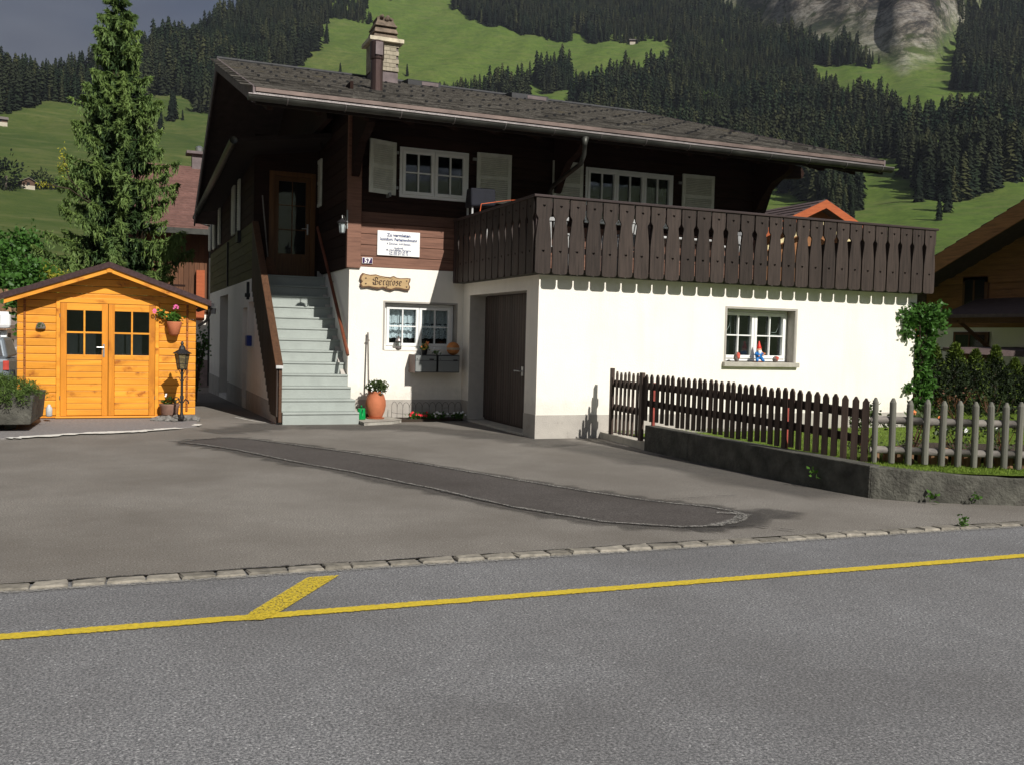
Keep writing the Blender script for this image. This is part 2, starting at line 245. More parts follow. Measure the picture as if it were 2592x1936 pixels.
def farmat():
    m, nt, b = base('far_needles', .9, .05); at = N(nt, 'ShaderNodeAttribute', attribute_name='tone')
    c1 = ramp(nt, at.outputs['Fac'], [(0, (.008, .015, .010)), (.5, (.017, .028, .014)), (.85, (.034, .040, .019)), (1, (.055, .060, .024))])
    f = noise(nt, coords(nt, (1, 1, 1), False), .016, 4); c1 = mix(nt, ramp(nt, f, [(.4, (0, 0, 0)), (.65, (.6, .6, .6))]), c1, (.034, .034, .018)); nt.links.new(c1, b.inputs['Base Color']); return m
M = dict(
 drive=asphalt('drive_asphalt', (.215, .196, .172), (.345, .318, .285), .5),
 road=asphalt('road_asphalt', (.172, .171, .175), (.40, .39, .385), .4),
 patch=asphalt('patch_asphalt', (.088, .078, .072), (.155, .138, .128), .55),
 seam=ragged('seam_grit', (.36, .34, .305), 42, .70, .80, .9, .5, .85), tar=ragged('tar', (.04, .036, .033), 16, .66, .82, .7, .5, .9), stain=ragged('oily_stain', (.085, .076, .068), 6, .35, 1.0, .8, .8, .62),
 yellow=ragged('yellow_paint', (.70, .51, .03), 60, .40, .50, .9, 0), yellowl=ragged('yellow_line_paint', (.70, .51, .03), 34, .38, .52, .9, .5), whitep=ragged('white_paint', (.85, .82, .75), 9, .36, .46, .9, .45),
 stain2=ragged('tyre_dirt', (.12, .108, .096), 1.1, .35, 1.0, .9, .7, .6), cobble=simple('cobble', (.235, .212, .175), .85, var=.35, scale=14, bs=30, bst=.6, rnd=.3),
 plaster=plaster('plaster_white', (.90, .85, .76)), plinth=simple('plinth', (.40, .37, .33), .9, bs=50, bst=.4, var=.12, scale=3, rnd=0, dirt=((.2, .18, .15), 2.2, .58)),
 reveal=simple('reveal', (.42, .39, .35), .9, bs=80, var=.08), conc=simple('concrete', (.085, .082, .068), .95, var=.45, scale=5, bs=26, bst=1.0, rnd=.05, dirt=((.07, .065, .055), 5, .5)),
 sillc=simple('sill_stone', (.45, .42, .36), .9, var=.15, bs=40, bst=.4),
 dwood=wood('dark_wall_wood', (.033, .017, .013), (.012, .007, .006), .8, spec=.1), mwood=wood('lit_brown_wall_wood', (.20, .10, .068), (.10, .048, .034), .75),
 bwood=wood('balcony_wood', (.048, .035, .029), (.017, .013, .011), .6, 'z', grain=34, rnd=.28, spec=.2), bwoodx=wood('balcony_rail_wood', (.05, .032, .03), (.02, .013, .013), .6),
 rwood=wood('rail_wood', (.11, .055, .03), (.05, .025, .015), .5, 'y'), hrail=simple('hand_rail', (.16, .05, .025), .45, rnd=0),
 soffit=wood('soffit_wood', (.020, .012, .010), (.01, .006, .005), .85),
 door=wood('door_wood', (.115, .05, .014), (.06, .025, .01), .5, 'z'), gdoor=wood('garage_door_wood', (.07, .05, .042), (.03, .02, .017), .6, 'z'),
 shed=wood('shed_wood', (.82, .34, .035), (.64, .23, .018), .45, 'x', grain=10, knots=((.34, .10, .012), 4.6), bst=.15, rnd=.10),
 shedz=wood('shed_trim_wood', (.66, .245, .022), (.48, .165, .014), .45, 'z', grain=10, knots=((.30, .09, .012), 3.2), bst=.15, rnd=.08),
 shedc=simple('shed_corner_wood', (.30, .095, .018), .5, var=.3), shroof=simple('felt_roof', (.055, .032, .032), .9, var=.3, scale=20, bs=120, bst=.4, rnd=.15),
 slate=simple('roof_slate', (.066, .060, .052), .9, var=.5, scale=9, bs=30, bst=.9, rnd=.5, spec=.15, dirt=((.12, .095, .04), 1.1, .60)),
 guard=simple('snow_guard', (.03, .03, .032), .6, rnd=.2), copper=simple('copper_strip', (.155, .115, .10), .55, metal=.3, var=.3, scale=2.5, rnd=0),
 zinc=simple('zinc', (.20, .18, .175), .4, metal=.6, var=.3, scale=2, rnd=0), gutter=simple('gutter_metal', (.055, .055, .048), .45, metal=.5, var=.4, scale=3, rnd=0),
 pipe=simple('flue_metal', (.085, .055, .05), .4, metal=.6, var=.4, scale=6, stretch=(1, 1, .1), rnd=0),
 chtile=simple('chimney_tile', (.30, .262, .195), .85, var=.2, scale=14, rnd=.15), chcap=simple('chimney_slab', (.50, .44, .33), .8, dirt=((.1, .08, .06), 5, .6)), chhood=simple('chimney_hood', (.15, .115, .085), .9, var=.4, scale=8, bs=20, bst=1, rnd=.2), lead=simple('lead_sheet', (.14, .11, .11), .7, rnd=.1),
 white=simple('window_white', (.80, .80, .78), .4, var=.03, bst=0, rnd=.02), shutter=simple('shutter_paint', (.64, .64, .56), .6, var=.12, rnd=.06), glass=glass('window_glass'),
 room=simple('room_dark', (.012, .012, .013), .9, bst=0, rnd=0), curtain=simple('curtain', (.62, .63, .66), .9, var=.2, scale=30, rnd=0), curt2=simple('curtain_plain', (.14, .13, .11), .9),
 step=simple('step_paint', (.33, .36, .335), .5, var=.08, scale=4, bs=30, bst=.25, rnd=.04, dirt=((.22, .24, .22), 7, .66)),
 steel=simple('steel', (.55, .55, .55), .3, metal=.9, rnd=0), iron=simple('black_iron', (.022, .021, .022), .5, rnd=0), galv=simple('galvanised', (.3, .3, .29), .5, metal=.5),
 terra=simple('terracotta', (.46, .15, .07), .75, var=.15, rnd=.05), cterra=simple('terracotta_faded', (.26, .15, .11), .85, var=.25),
 gplastic=simple('green_plastic', (.0, .26, .06), .35, var=.05, bst=0, rnd=0), mail=simple('mailbox_grey', (.22, .23, .22), .5, var=.04, bst=.03, rnd=.02), maild=simple('mailbox_side', (.16, .11, .095), .6, rnd=0),
 black=simple('black_plastic', (.02, .02, .022), .5, rnd=0), redp=simple('red_paint', (.42, .05, .035), .5, rnd=.1), redmet=simple('red_steel', (.30, .06, .045), .6, rnd=.1),
 fence=wood('fence_wood', (.075, .05, .038), (.035, .022, .018), .7, 'z', rnd=.25), pole=wood('pole_wood', (.17, .165, .135), (.08, .078, .066), .8, 'z', grain=16, rnd=.12, bst=.6), polex=wood('pole_rail_wood', (.20, .18, .16), (.1, .09, .085), .8, 'x', grain=16, rnd=.1),
 log=wood('palisade_wood', (.26, .15, .08), (.12, .07, .04), .8, 'z', grain=16, rnd=.3),
 bark=simple('bark', (.06, .042, .03), .95, bs=12, bst=1, stretch=(1, 1, .3)), trunk=simple('pale_trunk', (.16, .13, .11), .95),
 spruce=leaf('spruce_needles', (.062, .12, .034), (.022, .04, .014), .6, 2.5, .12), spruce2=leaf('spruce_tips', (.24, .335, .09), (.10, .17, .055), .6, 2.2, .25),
 thuja=leaf('thuja_leaves', (.022, .038, .009), (.008, .014, .004), .8, 3, .05), thujat=leaf('thuja_lit_tips', (.12, .17, .02), (.05, .08, .01), .7, 3, .1), bush=leaf('bush_leaves', (.075, .13, .02), (.02, .042, .008), .6, 6, .15), vine=leaf('vine_leaves', (.085, .20, .035), (.035, .09, .016), .45, 5, .3), yell=leaf('yellow_leaves', (.50, .46, .05), (.26, .27, .035), .6, 5, .3),
 rose=leaf('rose_leaves', (.08, .12, .035), (.04, .05, .02), .5, 6, .25), juni=leaf('juniper_leaves', (.12, .19, .035), (.03, .055, .012), .6, 8, .15), gera=leaf('geranium_leaves', (.10, .22, .03), (.04, .10, .015), .5, 14, .3), brownl=leaf('brown_leaves', (.16, .07, .035), (.08, .04, .02), .6, 8, .2),
 fwhite=simple('petal_white', (.85, .85, .80), .6, bst=0), fred=simple('petal_red', (.65, .03, .04), .6, bst=0), fpink=simple('petal_pink', (.85, .16, .40), .6, bst=0), forange=simple('petal_orange', (.85, .28, .10), .6, bst=0), fyel=simple('petal_yellow', (.8, .6, .1), .6, bst=0),
 farneedle=farmat(), fardec=leaf('far_leaves', (.11, .17, .035), (.05, .08, .02), .8, .3, 0),
 sign=simple('sign_white', (.88, .87, .85), .35, var=.02, bst=0, rnd=0), ink=simple('ink_blue', (.05, .07, .17), .5, bst=0, rnd=0), num=simple('enamel_violet', (.045, .02, .09), .3, bst=0, rnd=0), signw=wood('carved_wood', (.55, .38, .19), (.38, .25, .12), .55, 'x', grain=8, rnd=0), signe=simple('burnt_edge', (.14, .075, .04), .7, rnd=0), burn=simple('burnt_letter', (.05, .025, .015), .7, bst=0, rnd=0),
 gnred=simple('gnome_red', (.68, .035, .02), .4, bst=0, rnd=0), gnblue=simple('gnome_blue', (.02, .17, .5), .4, bst=0, rnd=0), gnskin=simple('gnome_skin', (.75, .36, .25), .5, bst=0, rnd=0), gnwhite=simple('gnome_beard', (.85, .85, .83), .6, bst=.2, rnd=0), gnbase=simple('gnome_base', (.18, .045, .02), .4, rnd=0), stone=simple('grey_stone', (.19, .16, .14), .9, bs=20, bst=.8), stoner=simple('red_stone_paint', (.55, .10, .07), .7),
 rock=simple('rock_mound', (.20, .19, .175), .95, var=.3, bs=14, bst=1, rnd=.1), ball=simple('clay_ball', (.50, .19, .055), .7, rnd=0), band=simple('clay_band', (.42, .33, .24), .8, rnd=0),
 redroof=simple('red_tile', (.15, .078, .064), .85, var=.25, rnd=.12), browntile=simple('brown_tile', (.075, .052, .05), .8, var=.2, rnd=.2), orangew=wood('orange_wood', (.44, .11, .035), (.28, .06, .02), .55, 'x', rnd=.1), nwood=wood('neighbour_wood', (.27, .12, .048), (.14, .06, .028), .7, 'y', rnd=.15), nwoodz=wood('neighbour_wood_upright', (.13, .055, .025), (.07, .03, .015), .7, 'z', rnd=.15), olive=wood('olive_wall_wood', (.10, .095, .035), (.05, .05, .02), .8, 'y', rnd=.1),
 cream=simple('cream_trim', (.6, .5, .28), .6), carw=simple('car_white', (.78, .78, .78), .25, spec=.6, var=.02, bst=0, rnd=0), carg=simple('car_grey', (.22, .25, .28), .25, spec=.6, var=.03, bst=0, metal=.4, rnd=0), rubber=simple('rubber', (.02, .02, .02), .8, rnd=0), slab=simple('flagstone', (.33, .31, .27), .9, bs=30, bst=.5, dirt=((.16, .14, .12), 6, .6)), soil=simple('soil', (.05, .035, .025), 1, bs=30, bst=1), shslab=simple('shed_slab', (.21, .195, .19), .95, bs=80, bst=.4, var=.25, scale=30), bluebox=simple('blue_plastic', (.02, .04, .22), .5), canvas=simple('grill_cover', (.012, .013, .02), .8), plasticw=simple('white_plastic', (.50, .50, .49), .45, bst=0), orng=simple('orange_cord', (.6, .12, .04), .5, bst=0), chall=simple('chalet_stone', (.45, .40, .32), .9), hutw=wood('hut_wood', (.09, .05, .035), (.05, .03, .02), .8), hutr=simple('hut_roof', (.14, .12, .11), .8),
)
def hillmat():
    m, nt, b = base('meadow', .95, .1); v = coords(nt, (1, 1, 1), False)
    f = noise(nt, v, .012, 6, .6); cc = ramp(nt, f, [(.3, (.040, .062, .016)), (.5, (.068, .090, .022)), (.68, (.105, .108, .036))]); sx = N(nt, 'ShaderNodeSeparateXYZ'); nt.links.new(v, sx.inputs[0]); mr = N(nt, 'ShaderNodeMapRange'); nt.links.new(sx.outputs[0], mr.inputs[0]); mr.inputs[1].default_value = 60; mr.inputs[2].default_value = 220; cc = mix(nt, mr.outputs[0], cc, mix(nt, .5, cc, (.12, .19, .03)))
    f2 = noise(nt, coords(nt, (1, 1, .6), False), .16, 12, .88); cc = mix(nt, ramp(nt, f2, [(.42, (0, 0, 0)), (.62, (.85, .85, .85))]), cc, (.032, .060, .014))
    fs = noise(nt, coords(nt, (.25, .25, 3.2), False), .16, 5, .7); cc = mix(nt, ramp(nt, fs, [(.5, (0, 0, 0)), (.68, (.5, .5, .5))]), cc, (.135, .135, .055))
    # bare rock where the terrain attribute says cliff
    at = N(nt, 'ShaderNodeAttribute', attribute_name='rock'); fr = noise(nt, v, .035, 10, .72, 1.2)
    wv = noise(nt, coords(nt, (1, 1, 2.2), False), .022, 12, .82, .35)
    rk = ramp(nt, wv, [(.43, (.05, .05, .06)), (.48, (.20, .17, .15)), (.52, (.42, .36, .30)), (.58, (.66, .60, .54))])
    rot = N(nt, 'ShaderNodeMapping'); rot.inputs['Rotation'].default_value = (.5, .6, .3); rot.inputs['Scale'].default_value = (1, 1, 4); nt.links.new(v, rot.inputs[0]); fs2 = noise(nt, rot.outputs[0], .06, 12, .9, .2); rk = mix(nt, ramp(nt, fs2, [(.44, (.85, .85, .85)), (.52, (0, 0, 0))]), rk, (.07, .068, .075))
    rk = mix(nt, ramp(nt, fr, [(.54, (0, 0, 0)), (.60, (.9, .9, .9))]), rk, (.06, .075, .032))
    cc = mix(nt, at.outputs['Fac'], cc, rk)
    nt.links.new(cc, b.inputs['Base Color'])
    bn = N(nt, 'ShaderNodeBump'); bn.inputs['Distance'].default_value = 22; nt.links.new(wv, bn.inputs['Height'])
    ml = N(nt, 'ShaderNodeMath', operation='MULTIPLY_ADD'); nt.links.new(at.outputs['Fac'], ml.inputs[0]); ml.inputs[1].default_value = .9; ml.inputs[2].default_value = .13
    nt.links.new(ml.outputs[0], bn.inputs['Strength']); nt.links.new(bn.outputs[0], b.inputs['Normal']); return m
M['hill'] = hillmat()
def lawnmat():
    m, nt, b = base('lawn', .9, .15); v = coords(nt, (1, 1, 1), False)
    f = noise(nt, v, 2.2, 5, .65); cc = ramp(nt, f, [(.3, (.12, .19, .022)), (.7, (.22, .30, .04))]); f2 = noise(nt, v, 60, 4, .8)
    cc = mix(nt, ramp(nt, f2, [(.35, (.7, .7, .7)), (.6, (0, 0, 0))]), cc, (.04, .075, .012)); nt.links.new(cc, b.inputs['Base Color']); bump(nt, b, f2, 1, .03); return m
M['lawn'] = lawnmat()

# ---------------------------------------------------------------- terrain
CX, CY = -6.16, -14.0
def rnoise(x, y, s, seed=0):
    return (np.sin(x/s*1.7+seed)*np.cos(y/s*1.3+seed*2.1)+.5*np.sin(x/s*3.9+y/s*2.7+seed*3)+.25*np.sin(x/s*8.1-y/s*6.3+seed*5))/1.75
SKYT = ([-180, -60, -9.24, -5.75, -3.91, -1.05, 1.54, 4.0, 6.09, 8.23, 30, 70, 110, 180], [620, 580, 600, 626, 632, 668, 728, 795, 880, 985, 1300, 1250, 760, 620])
CLF = ([-180, 26.4, 31, 33.3, 35.3, 38.2, 40.3, 42.3, 43.8, 45.2, 46.6, 48.5, 53, 75, 180], [5000, 1142, 1050, 975, 915, 822, 785, 757, 722, 745, 830, 1000, 1600, 5000, 5000])
def terrain(x, y, with_rock=False):
    x = np.asarray(x, float); y = np.asarray(y, float); dx = x-CX; dy = y-CY; r = np.hypot(dx, dy); th = np.degrees(np.arctan2(dx, dy))
    rm = np.interp(th, *SKYT); rr = np.minimum(r, rm)
    h = 132*(np.maximum(rr-80, 0)/520)**1.66
    back = np.clip((np.abs(th)-75)/40, 0, 1); h = h*(1-.3*back)
    h = h - np.maximum(r-rm, 0)*.25
    h = h + rnoise(x, y, 55, 1)*np.clip((rr-140)/400, 0, 1)*6 + rnoise(x, y, 17, 4)*np.clip((rr-160)/400, 0, 1)*1.2
    rc = np.interp(th, *CLF); k = np.clip((r-rc-rnoise(x, y, 30, 2)*14)/45, 0, 1)
    cl = np.maximum(r-rc, 0)
    rg = np.abs(np.sin(x/38+.9*np.sin(y/47)))+.55*np.abs(np.sin(x/15+y/29+1.3*np.sin(y/21)))+.3*np.abs(np.sin(y/9+x/12))
    h = h + k*(cl*.55 + np.minimum(cl, 160)/160*(rg*34) + (rnoise(x, y, 8, 7)*6+rnoise(x, y, 24, 9)*13)*np.minimum(cl, 60)/60)
    h = h - .45*np.clip((95-r)/15, 0, 1)
    return (h, k) if with_rock else h
def build_terrain():
    th = np.concatenate([np.arange(-180, -20, 4), np.arange(-20, 62, .3), np.arange(62, 180, 4)]); nth = len(th)
    rs = np.concatenate([[2, 30, 60, 80], np.arange(90, 520, 14), np.arange(520, 1400, 9), np.arange(1400, 2300, 120)]); nr = len(rs)
    T, RR = np.meshgrid(np.radians(th), rs, indexing='ij'); X = CX+RR*np.sin(T); Y = CY+RR*np.cos(T)
    Z, K = terrain(X, Y, True); V = np.stack([X, Y, Z], -1).reshape(-1, 3)
    i = np.arange(nth)[:, None]; j = np.arange(nr-1)[None]; i2 = (i+1) % nth
    F = np.stack([i*nr+j, i*nr+j+1, i2*nr+j+1, i2*nr+j], -1).reshape(-1, 4)[:, ::-1]
    me = npmesh('hills', V, F, True); a = me.attributes.new('rock', 'FLOAT', 'POINT'); a.data.foreach_set('value', K.reshape(-1).astype(np.float32))
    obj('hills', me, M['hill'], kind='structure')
build_terrain()

# ---------------------------------------------------------------- driveway, road, markings
def dz(y): return -.022*max(0, y-4)
def build_drive():
    mb = MB(); ys = [-7.36, -3, 0, 4, 8, 12, 16, 24, 40, 60]; xs = [-60, -30, -12, -4, 1.6, 9, 40]
    for a, b in zip(ys, ys[1:]):
        for c, d in zip(xs, xs[1:]):
            ex = lambda x, y: (x, y-(.018*(x+6.8) if y == -7.36 else 0), dz(y))
            mb.quad(ex(c, a), ex(d, a), ex(d, b), ex(c, b))
    obj('driveway', mb, M['drive'], kind='structure')
    mb = MB(); mb.quad((-80, -40, -.012), (80, -40, -.012), (80, -7.37-.018*86.8, -.012), (-80, -7.37+.018*73.2, -.012))
    obj('road', mb, M['road'], kind='structure')
build_drive()
rnd = random.Random(5)
kb = thing('kerb', (-6, -7.4, 0), kind='structure')
def stone_mesh(seed):
    r = random.Random(seed); mb = MB(); j = lambda s=.008: r.uniform(-s, s)
    lx, ly = .101, .055
    p = [(-lx+j(), -ly+j(), -.1), (lx+j(), -ly+j(), -.1), (lx+j(), ly+j(), -.1), (-lx+j(), ly+j(), -.1)]
    t = [(x*.93+j(.006), y*.9+j(.006), .012+j(.005)) for x, y, _ in p]
    m2 = [(x, y, .0) for x, y, _ in p]
    mb.add(p+m2+t, [(0, 1, 5, 4), (1, 2, 6, 5), (2, 3, 7, 6), (3, 0, 4, 7), (4, 5, 9, 8), (5, 6, 10, 9), (6, 7, 11, 10), (7, 4, 8, 11), (8, 9, 10, 11)])
    me = mb.mesh('stone'); me.materials.append(M['cobble']); return me
SM = [stone_mesh(i) for i in range(6)]
x = -9.5
while x < 4.2:
    lw = rnd.uniform(.82, 1.25); x += .106*lw+.003
    inst('stone', SM[rnd.randrange(6)], kb, (x, -7.455-.018*(x+6.8)+rnd.uniform(-.006, .006), 0), (0, 0, rnd.uniform(-.05, .05)-.018), (lw, rnd.uniform(.92, 1.08), rnd.uniform(.4, 1.2))); x += .106*lw
def ribbon(name, pts, w, z, mat, jit=.0, kind='structure', seed=1, sub=6):
    """painted or gritty strip: attribute core is 1 along its middle and 0 at its two edges"""
    r = random.Random(seed); P = []
    for (a, b) in zip(pts, pts[1:]):
        for i in range(sub): P.append(Vector(a)*(1-i/sub)+Vector(b)*i/sub)
    P.append(Vector(pts[-1])); vs = []; core = []
    for i, p in enumerate(P):
        d = (P[min(i+1, len(P)-1)]-P[max(i-1, 0)]).normalized(); n = Vector((-d.y, d.x)); ww = w/2*(1+r.uniform(-jit, jit)); w2 = w/2*(1+r.uniform(-jit, jit)); end = 0 if (i in (0, len(P)-1) and jit > .1) else 1
        for o_, c_ in ((ww*1.15, 0), (ww*.5, end), (-w2*.5, end), (-w2*1.15, 0)): vs.append((p.x+n.x*o_, p.y+n.y*o_, z)); core.append(c_)
    mb = MB(); mb.add(vs, [(4*i+k, 4*i+k+1, 4*i+5+k, 4*i+4+k) for i in range(len(P)-1) for k in range(3)])
    o = obj(name, mb, mat, kind=kind); at = o.data.attributes.new('core', 'FLOAT', 'POINT'); at.data.foreach_set('value', np.array(core, np.float32)); return o
up = [(-5.38, .31), (-5.03, .67), (-4.62, .82), (-4.26, .44), (-3.74, -.47), (-3.24, -1.34), (-2.56, -2.79), (-2.03, -4.04), (-1.62, -4.96), (-1.22, -5.71), (-.83, -6.17), (-.72, -6.5)]
lo = [(-5.03, -.1), (-4.64, -.82), (-4.19, -1.98), (-3.64, -3.12), (-3.1, -4.48), (-2.7, -5.68), (-2.19, -6.57), (-1.67, -6.94), (-1.33, -6.98), (-.97, -6.76)]
poly = up + lo[::-1]
def densify(pts, n=5, j=.02, seed=3, closed=True):
    r = random.Random(seed); out = []
    for a, b in zip(pts, pts[1:]+(pts[:1] if closed else [])):
        for i in range(n): t = i/n; out.append((a[0]*(1-t)+b[0]*t+r.uniform(-j, j), a[1]*(1-t)+b[1]*t+r.uniform(-j, j)))
    return out
mb = MB(); dp = densify(poly); mb.quad(*[(a, b, .005) for a, b in dp[::-1]]); obj('asphalt_patch', mb, M['patch'], kind='structure')
loop_ = [(x_, y_) for x_, y_ in poly]+[poly[0]]
ribbon('patch_stain', loop_, .50, .0022, M['stain'], .4, seed=12); ribbon('patch_tar_edge', loop_, .12, .0095, M['tar'], .6, seed=2); ribbon('patch_seam', loop_, .085, .0135, M['seam'], .5, seed=4)
ribbon('patch_end_grit', [(-1.0, -6.42), (-.72, -6.62), (-1.05, -6.9), (-1.45, -7.0)], .17, .0175, M['seam'], .5, seed=8)
ribbon('patch_end_stain', [(-1.7, -7.0), (-.9, -6.85), (-.15, -6.4)], .55, .0208-.016, M['stain'], .4, seed=9)
ribbon('asphalt_crack', [(-1.22, -5.71), (-.68, -5.67), (-.09, -5.64)], .03, .0185, M['tar'], .5)
ribbon('asphalt_crack', [(-1.35, -7.0), (-1.0, -7.1), (-.85, -7.3), (-.7, -7.42)], .05, .0185, M['tar'], .5)
for k_, (pts_, w_) in enumerate((([(-4.9, 1.7), (-4.5, 1.9), (-3.9, 2.4), (-3.75, 3.2)], 1.1), ([(-3.6, 2.5), (-1.5, 2.1), (-.3, 0.2), (.2, -1.2)], 1.3), ([(.2, -.6), (.6, -3.5), (.9, -6.2)], 1.2))): ribbon('tyre_stain', pts_, w_, .0012 if k_ < 4 else -.0085, M['stain2'], .3, seed=30+k_)
ribbon('kerb_tar_joint', [(-7, -7.365), (-4.5, -7.41), (-1.3, -7.46)], .055, .004, M['tar'], .7, seed=5)
ribbon('kerb_mortar', [(-9, -7.51), (-4.5, -7.585), (4, -7.735)], .10, -.004, M['seam'], .5, seed=6)
ribbon('edge_line', [(-20, -8.24), (-6.7, -8.483), (.43, -8.607), (20, -8.96)], .112, -.005, M['yellowl'], .04, sub=20)
mb = MB(); mb.quad(*[(a, b, -.0015) for a, b in [(-5.5, -8.57), (-5.40, -8.59), (-5.27, -8.43), (-4.79, -7.72), (-5.0, -7.72), (-5.46, -8.43)]]); obj('parking_bay_line', mb, M['yellow'], kind='structure')
# shed base slab and its white edge
mb = MB(); mb.prism([(-9.5, .55), (-7.63, 1.14), (-6.69, 1.64), (-5.69, 1.98), (-4.94, 2.66), (-4.86, 4.2), (-4.86, 6.8), (-9.5, 6.8)], -.2, .016, 'z'); obj('shed_forecourt', mb, M['shslab'], kind='structure')
ribbon('forecourt_white_edge', [(-7.6, 1.1), (-7.35, 1.22), (-6.69, 1.60), (-5.69, 1.94), (-5.25, 2.32)], .20, .021, M['whitep'], .75, seed=3)
ribbon('forecourt_white_side', [(-4.97, 2.62), (-4.90, 2.95)], .15, .021, M['whitep'], .3, seed=3); ribbon('kerb_painted_line', [(-4.15, 4.4), (-3.9, 3.55), (-3.62, 3.1)], .035, .004, M['whitep'], .3)

# ---------------------------------------------------------------- the chalet
D = 3.613
house = thing('chalet', (2, 6, 0), 'dark brown timber chalet on a white plastered ground floor with outside stairs and balcony', 'house')
def wall_holes(a0, a1, b0, b1, holes, p, q):
    """wall in local (u,w) from p (outer) to q (inner); holes as (u0,u1,w0,w1)"""
    us = sorted({a0, a1, *[h[0] for h in holes], *[h[1] for h in holes]}); ws = sorted({b0, b1, *[h[2] for h in holes], *[h[3] for h in holes]})
    mb = MB()
    ins = lambda u, w: any(h[0] < u < h[1] and h[2] < w < h[3] for h in holes)
    for u0, u1 in zip(us, us[1:]):
        for w0, w1 in zip(ws, ws[1:]):
            if ins((u0+u1)/2, (w0+w1)/2): continue
            mb.quad((u0, p, w0), (u1, p, w0), (u1, p, w1), (u0, p, w1)); mb.quad((u0, q, w0), (u0, q, w1), (u1, q, w1), (u1, q, w0))
    for u0, u1, w0, w1 in holes:
        mb.quad((u0, p, w0), (u0, p, w1), (u0, q, w1), (u0, q, w0)); mb.quad((u1, p, w0), (u1, q, w0), (u1, q, w1), (u1, p, w1))
        mb.quad((u0, p, w1), (u1, p, w1), (u1, q, w1), (u0, q, w1)); mb.quad((u0, p, w0), (u0, q, w0), (u1, q, w0), (u1, p, w0))
    mb.quad((a0, p, b0), (a0, q, b0), (a0, q, b1), (a0, p, b1)); mb.quad((a1, p, b0), (a1, p, b1), (a1, q, b1), (a1, q, b0))
    mb.quad((a0, p, b1), (a0, q, b1), (a1, q, b1), (a1, p, b1))
    return mb
def rot_west(x):   # local (u, v, w) -> plane facing -X at x: u runs along -Y... (u = -y), v inwards = +x
    return Matrix(((0, 1, 0, x), (-1, 0, 0, 0), (0, 0, 1, 0), (0, 0, 0, 1)))
# plaster walls
gw = (3.556, 5.012, 1.19, 2.191)
mb = wall_holes(0, 7.81, 0, 2.6, [gw], 0, .32); obj('front_wall', mb, M['plaster'], house)
mb = MB(); m2 = wall_holes(-3.65, -.321, 0, 2.6, [(-3.2, -.48, -.001, 2.37)], 0, .40); mb.T = rot_west(0.0); mb.add(m2.v, m2.f); obj('garage_side_wall', mb, M['plaster'], house)
kw = (-1.545, -.14, 1.30, 2.19)
mb = wall_holes(-2.23, .12, 0, 2.83, [kw], D, D+.3); obj('kitchen_wall', mb, M['plaster'], house)
mb = MB(); mb.box(-2.228, -2.05, D+.3, 6.5, 0, 2.81); obj('stair_side_wall', mb, M['plaster'], house)
mb = MB(); mb.box(7.6, 7.81, .32, 12, 0, 2.6); obj('east_wall', mb, M['plaster'], house)
# west wall: sloping top along the stairs, doors and a window further back
pts = [(2.82, 0), (16.4, -.45), (16.4, 2.67), (6.2, 2.70), (5.95, 2.45), (2.82, .12)]
WH = [(-13.3, -11.25, -.1, 2.5), (-8.1, -7.3, .15, 2.1), (-7.1, -6.15, 1.26, 2.2)]
mb = MB(); m2 = wall_holes(-16.4, -6.0, -.45, 2.68, WH, 0, .3); mb.T = rot_west(-3.6); mb.add(m2.v, m2.f); obj('west_wall', mb, M['plaster'], house)
mb = MB(); mb.prism([(2.97, -.05), (6.0, -.05), (6.0, 2.55), (2.97, .10)], -3.6, -3.5, 'x'); obj('stair_flank_wall', mb, M['plaster'], house)
mb = MB(); mb.box(-3.3, -2.2, 6.9, 16.3, -.4, 2.6); obj('room_core', mb, M['room'], house)
mb = MB(); mb.box(-3.58, 7.8, 16.1, 16.4, -.4, 5); obj('north_wall', mb, M['plaster'], house)
# plinths, a hair proud of the plaster
mb = MB(); mb.box(-.012, 7.822, -.014, 0, 0, .378); mb.box(-.012, 0, 0, .478, 0, .378); obj('plinth', mb, M['plinth'], house)
mb = MB(); mb.box(-.012, 0, 3.202, D-.014, 0, .378); mb.box(-2.22, .0, D-.013, D, 0, .378); obj('plinth', mb, M['plinth'], house)
mb = MB(); mb.box(-3.612, -3.6, 2.98, 7.295, -.1, .33); mb.box(-3.612, -3.6, 8.105, 11.24, -.2, .31); mb.box(-3.612, -3.6, 13.31, 16.4, -.4, .3); obj('plinth', mb, M['plinth'], house)
# door recesses on the west side
mb = MB(); mb.box(-3.38, -3.33, 11.3, 13.25, -.1, 2.45); obj('side_door', mb, M['door'], house)
mb = MB(); mb.box(-3.38, -3.33, 7.32, 8.08, .15, 2.08); obj('side_door', mb, M['gdoor'], house)
mb = MB(); mb.box(-3.40, -3.37, 6.2, 7.05, 1.3, 2.17); o = obj('side_window', mb, M['white'], house); mb = MB(); mb.box(-3.42, -3.405, 6.27, 6.98, 1.36, 2.1); obj('pane', mb, M['room'], o)
mb = MB(); mb.box(-3.72, -3.612, 6.35, 6.62, 1.28, 1.5); obj('meter_box', mb, M['bluebox'], house, bevel=.02)
mb = MB(); mb.tube([(-3.64, 6.9, 2.25), (-3.64, 6.9, 2.62)], .03, 6); mb.box(-3.7, -3.6, 6.86, 6.94, 2.3, 2.38); obj('cable_bracket', mb, M['black'], house)

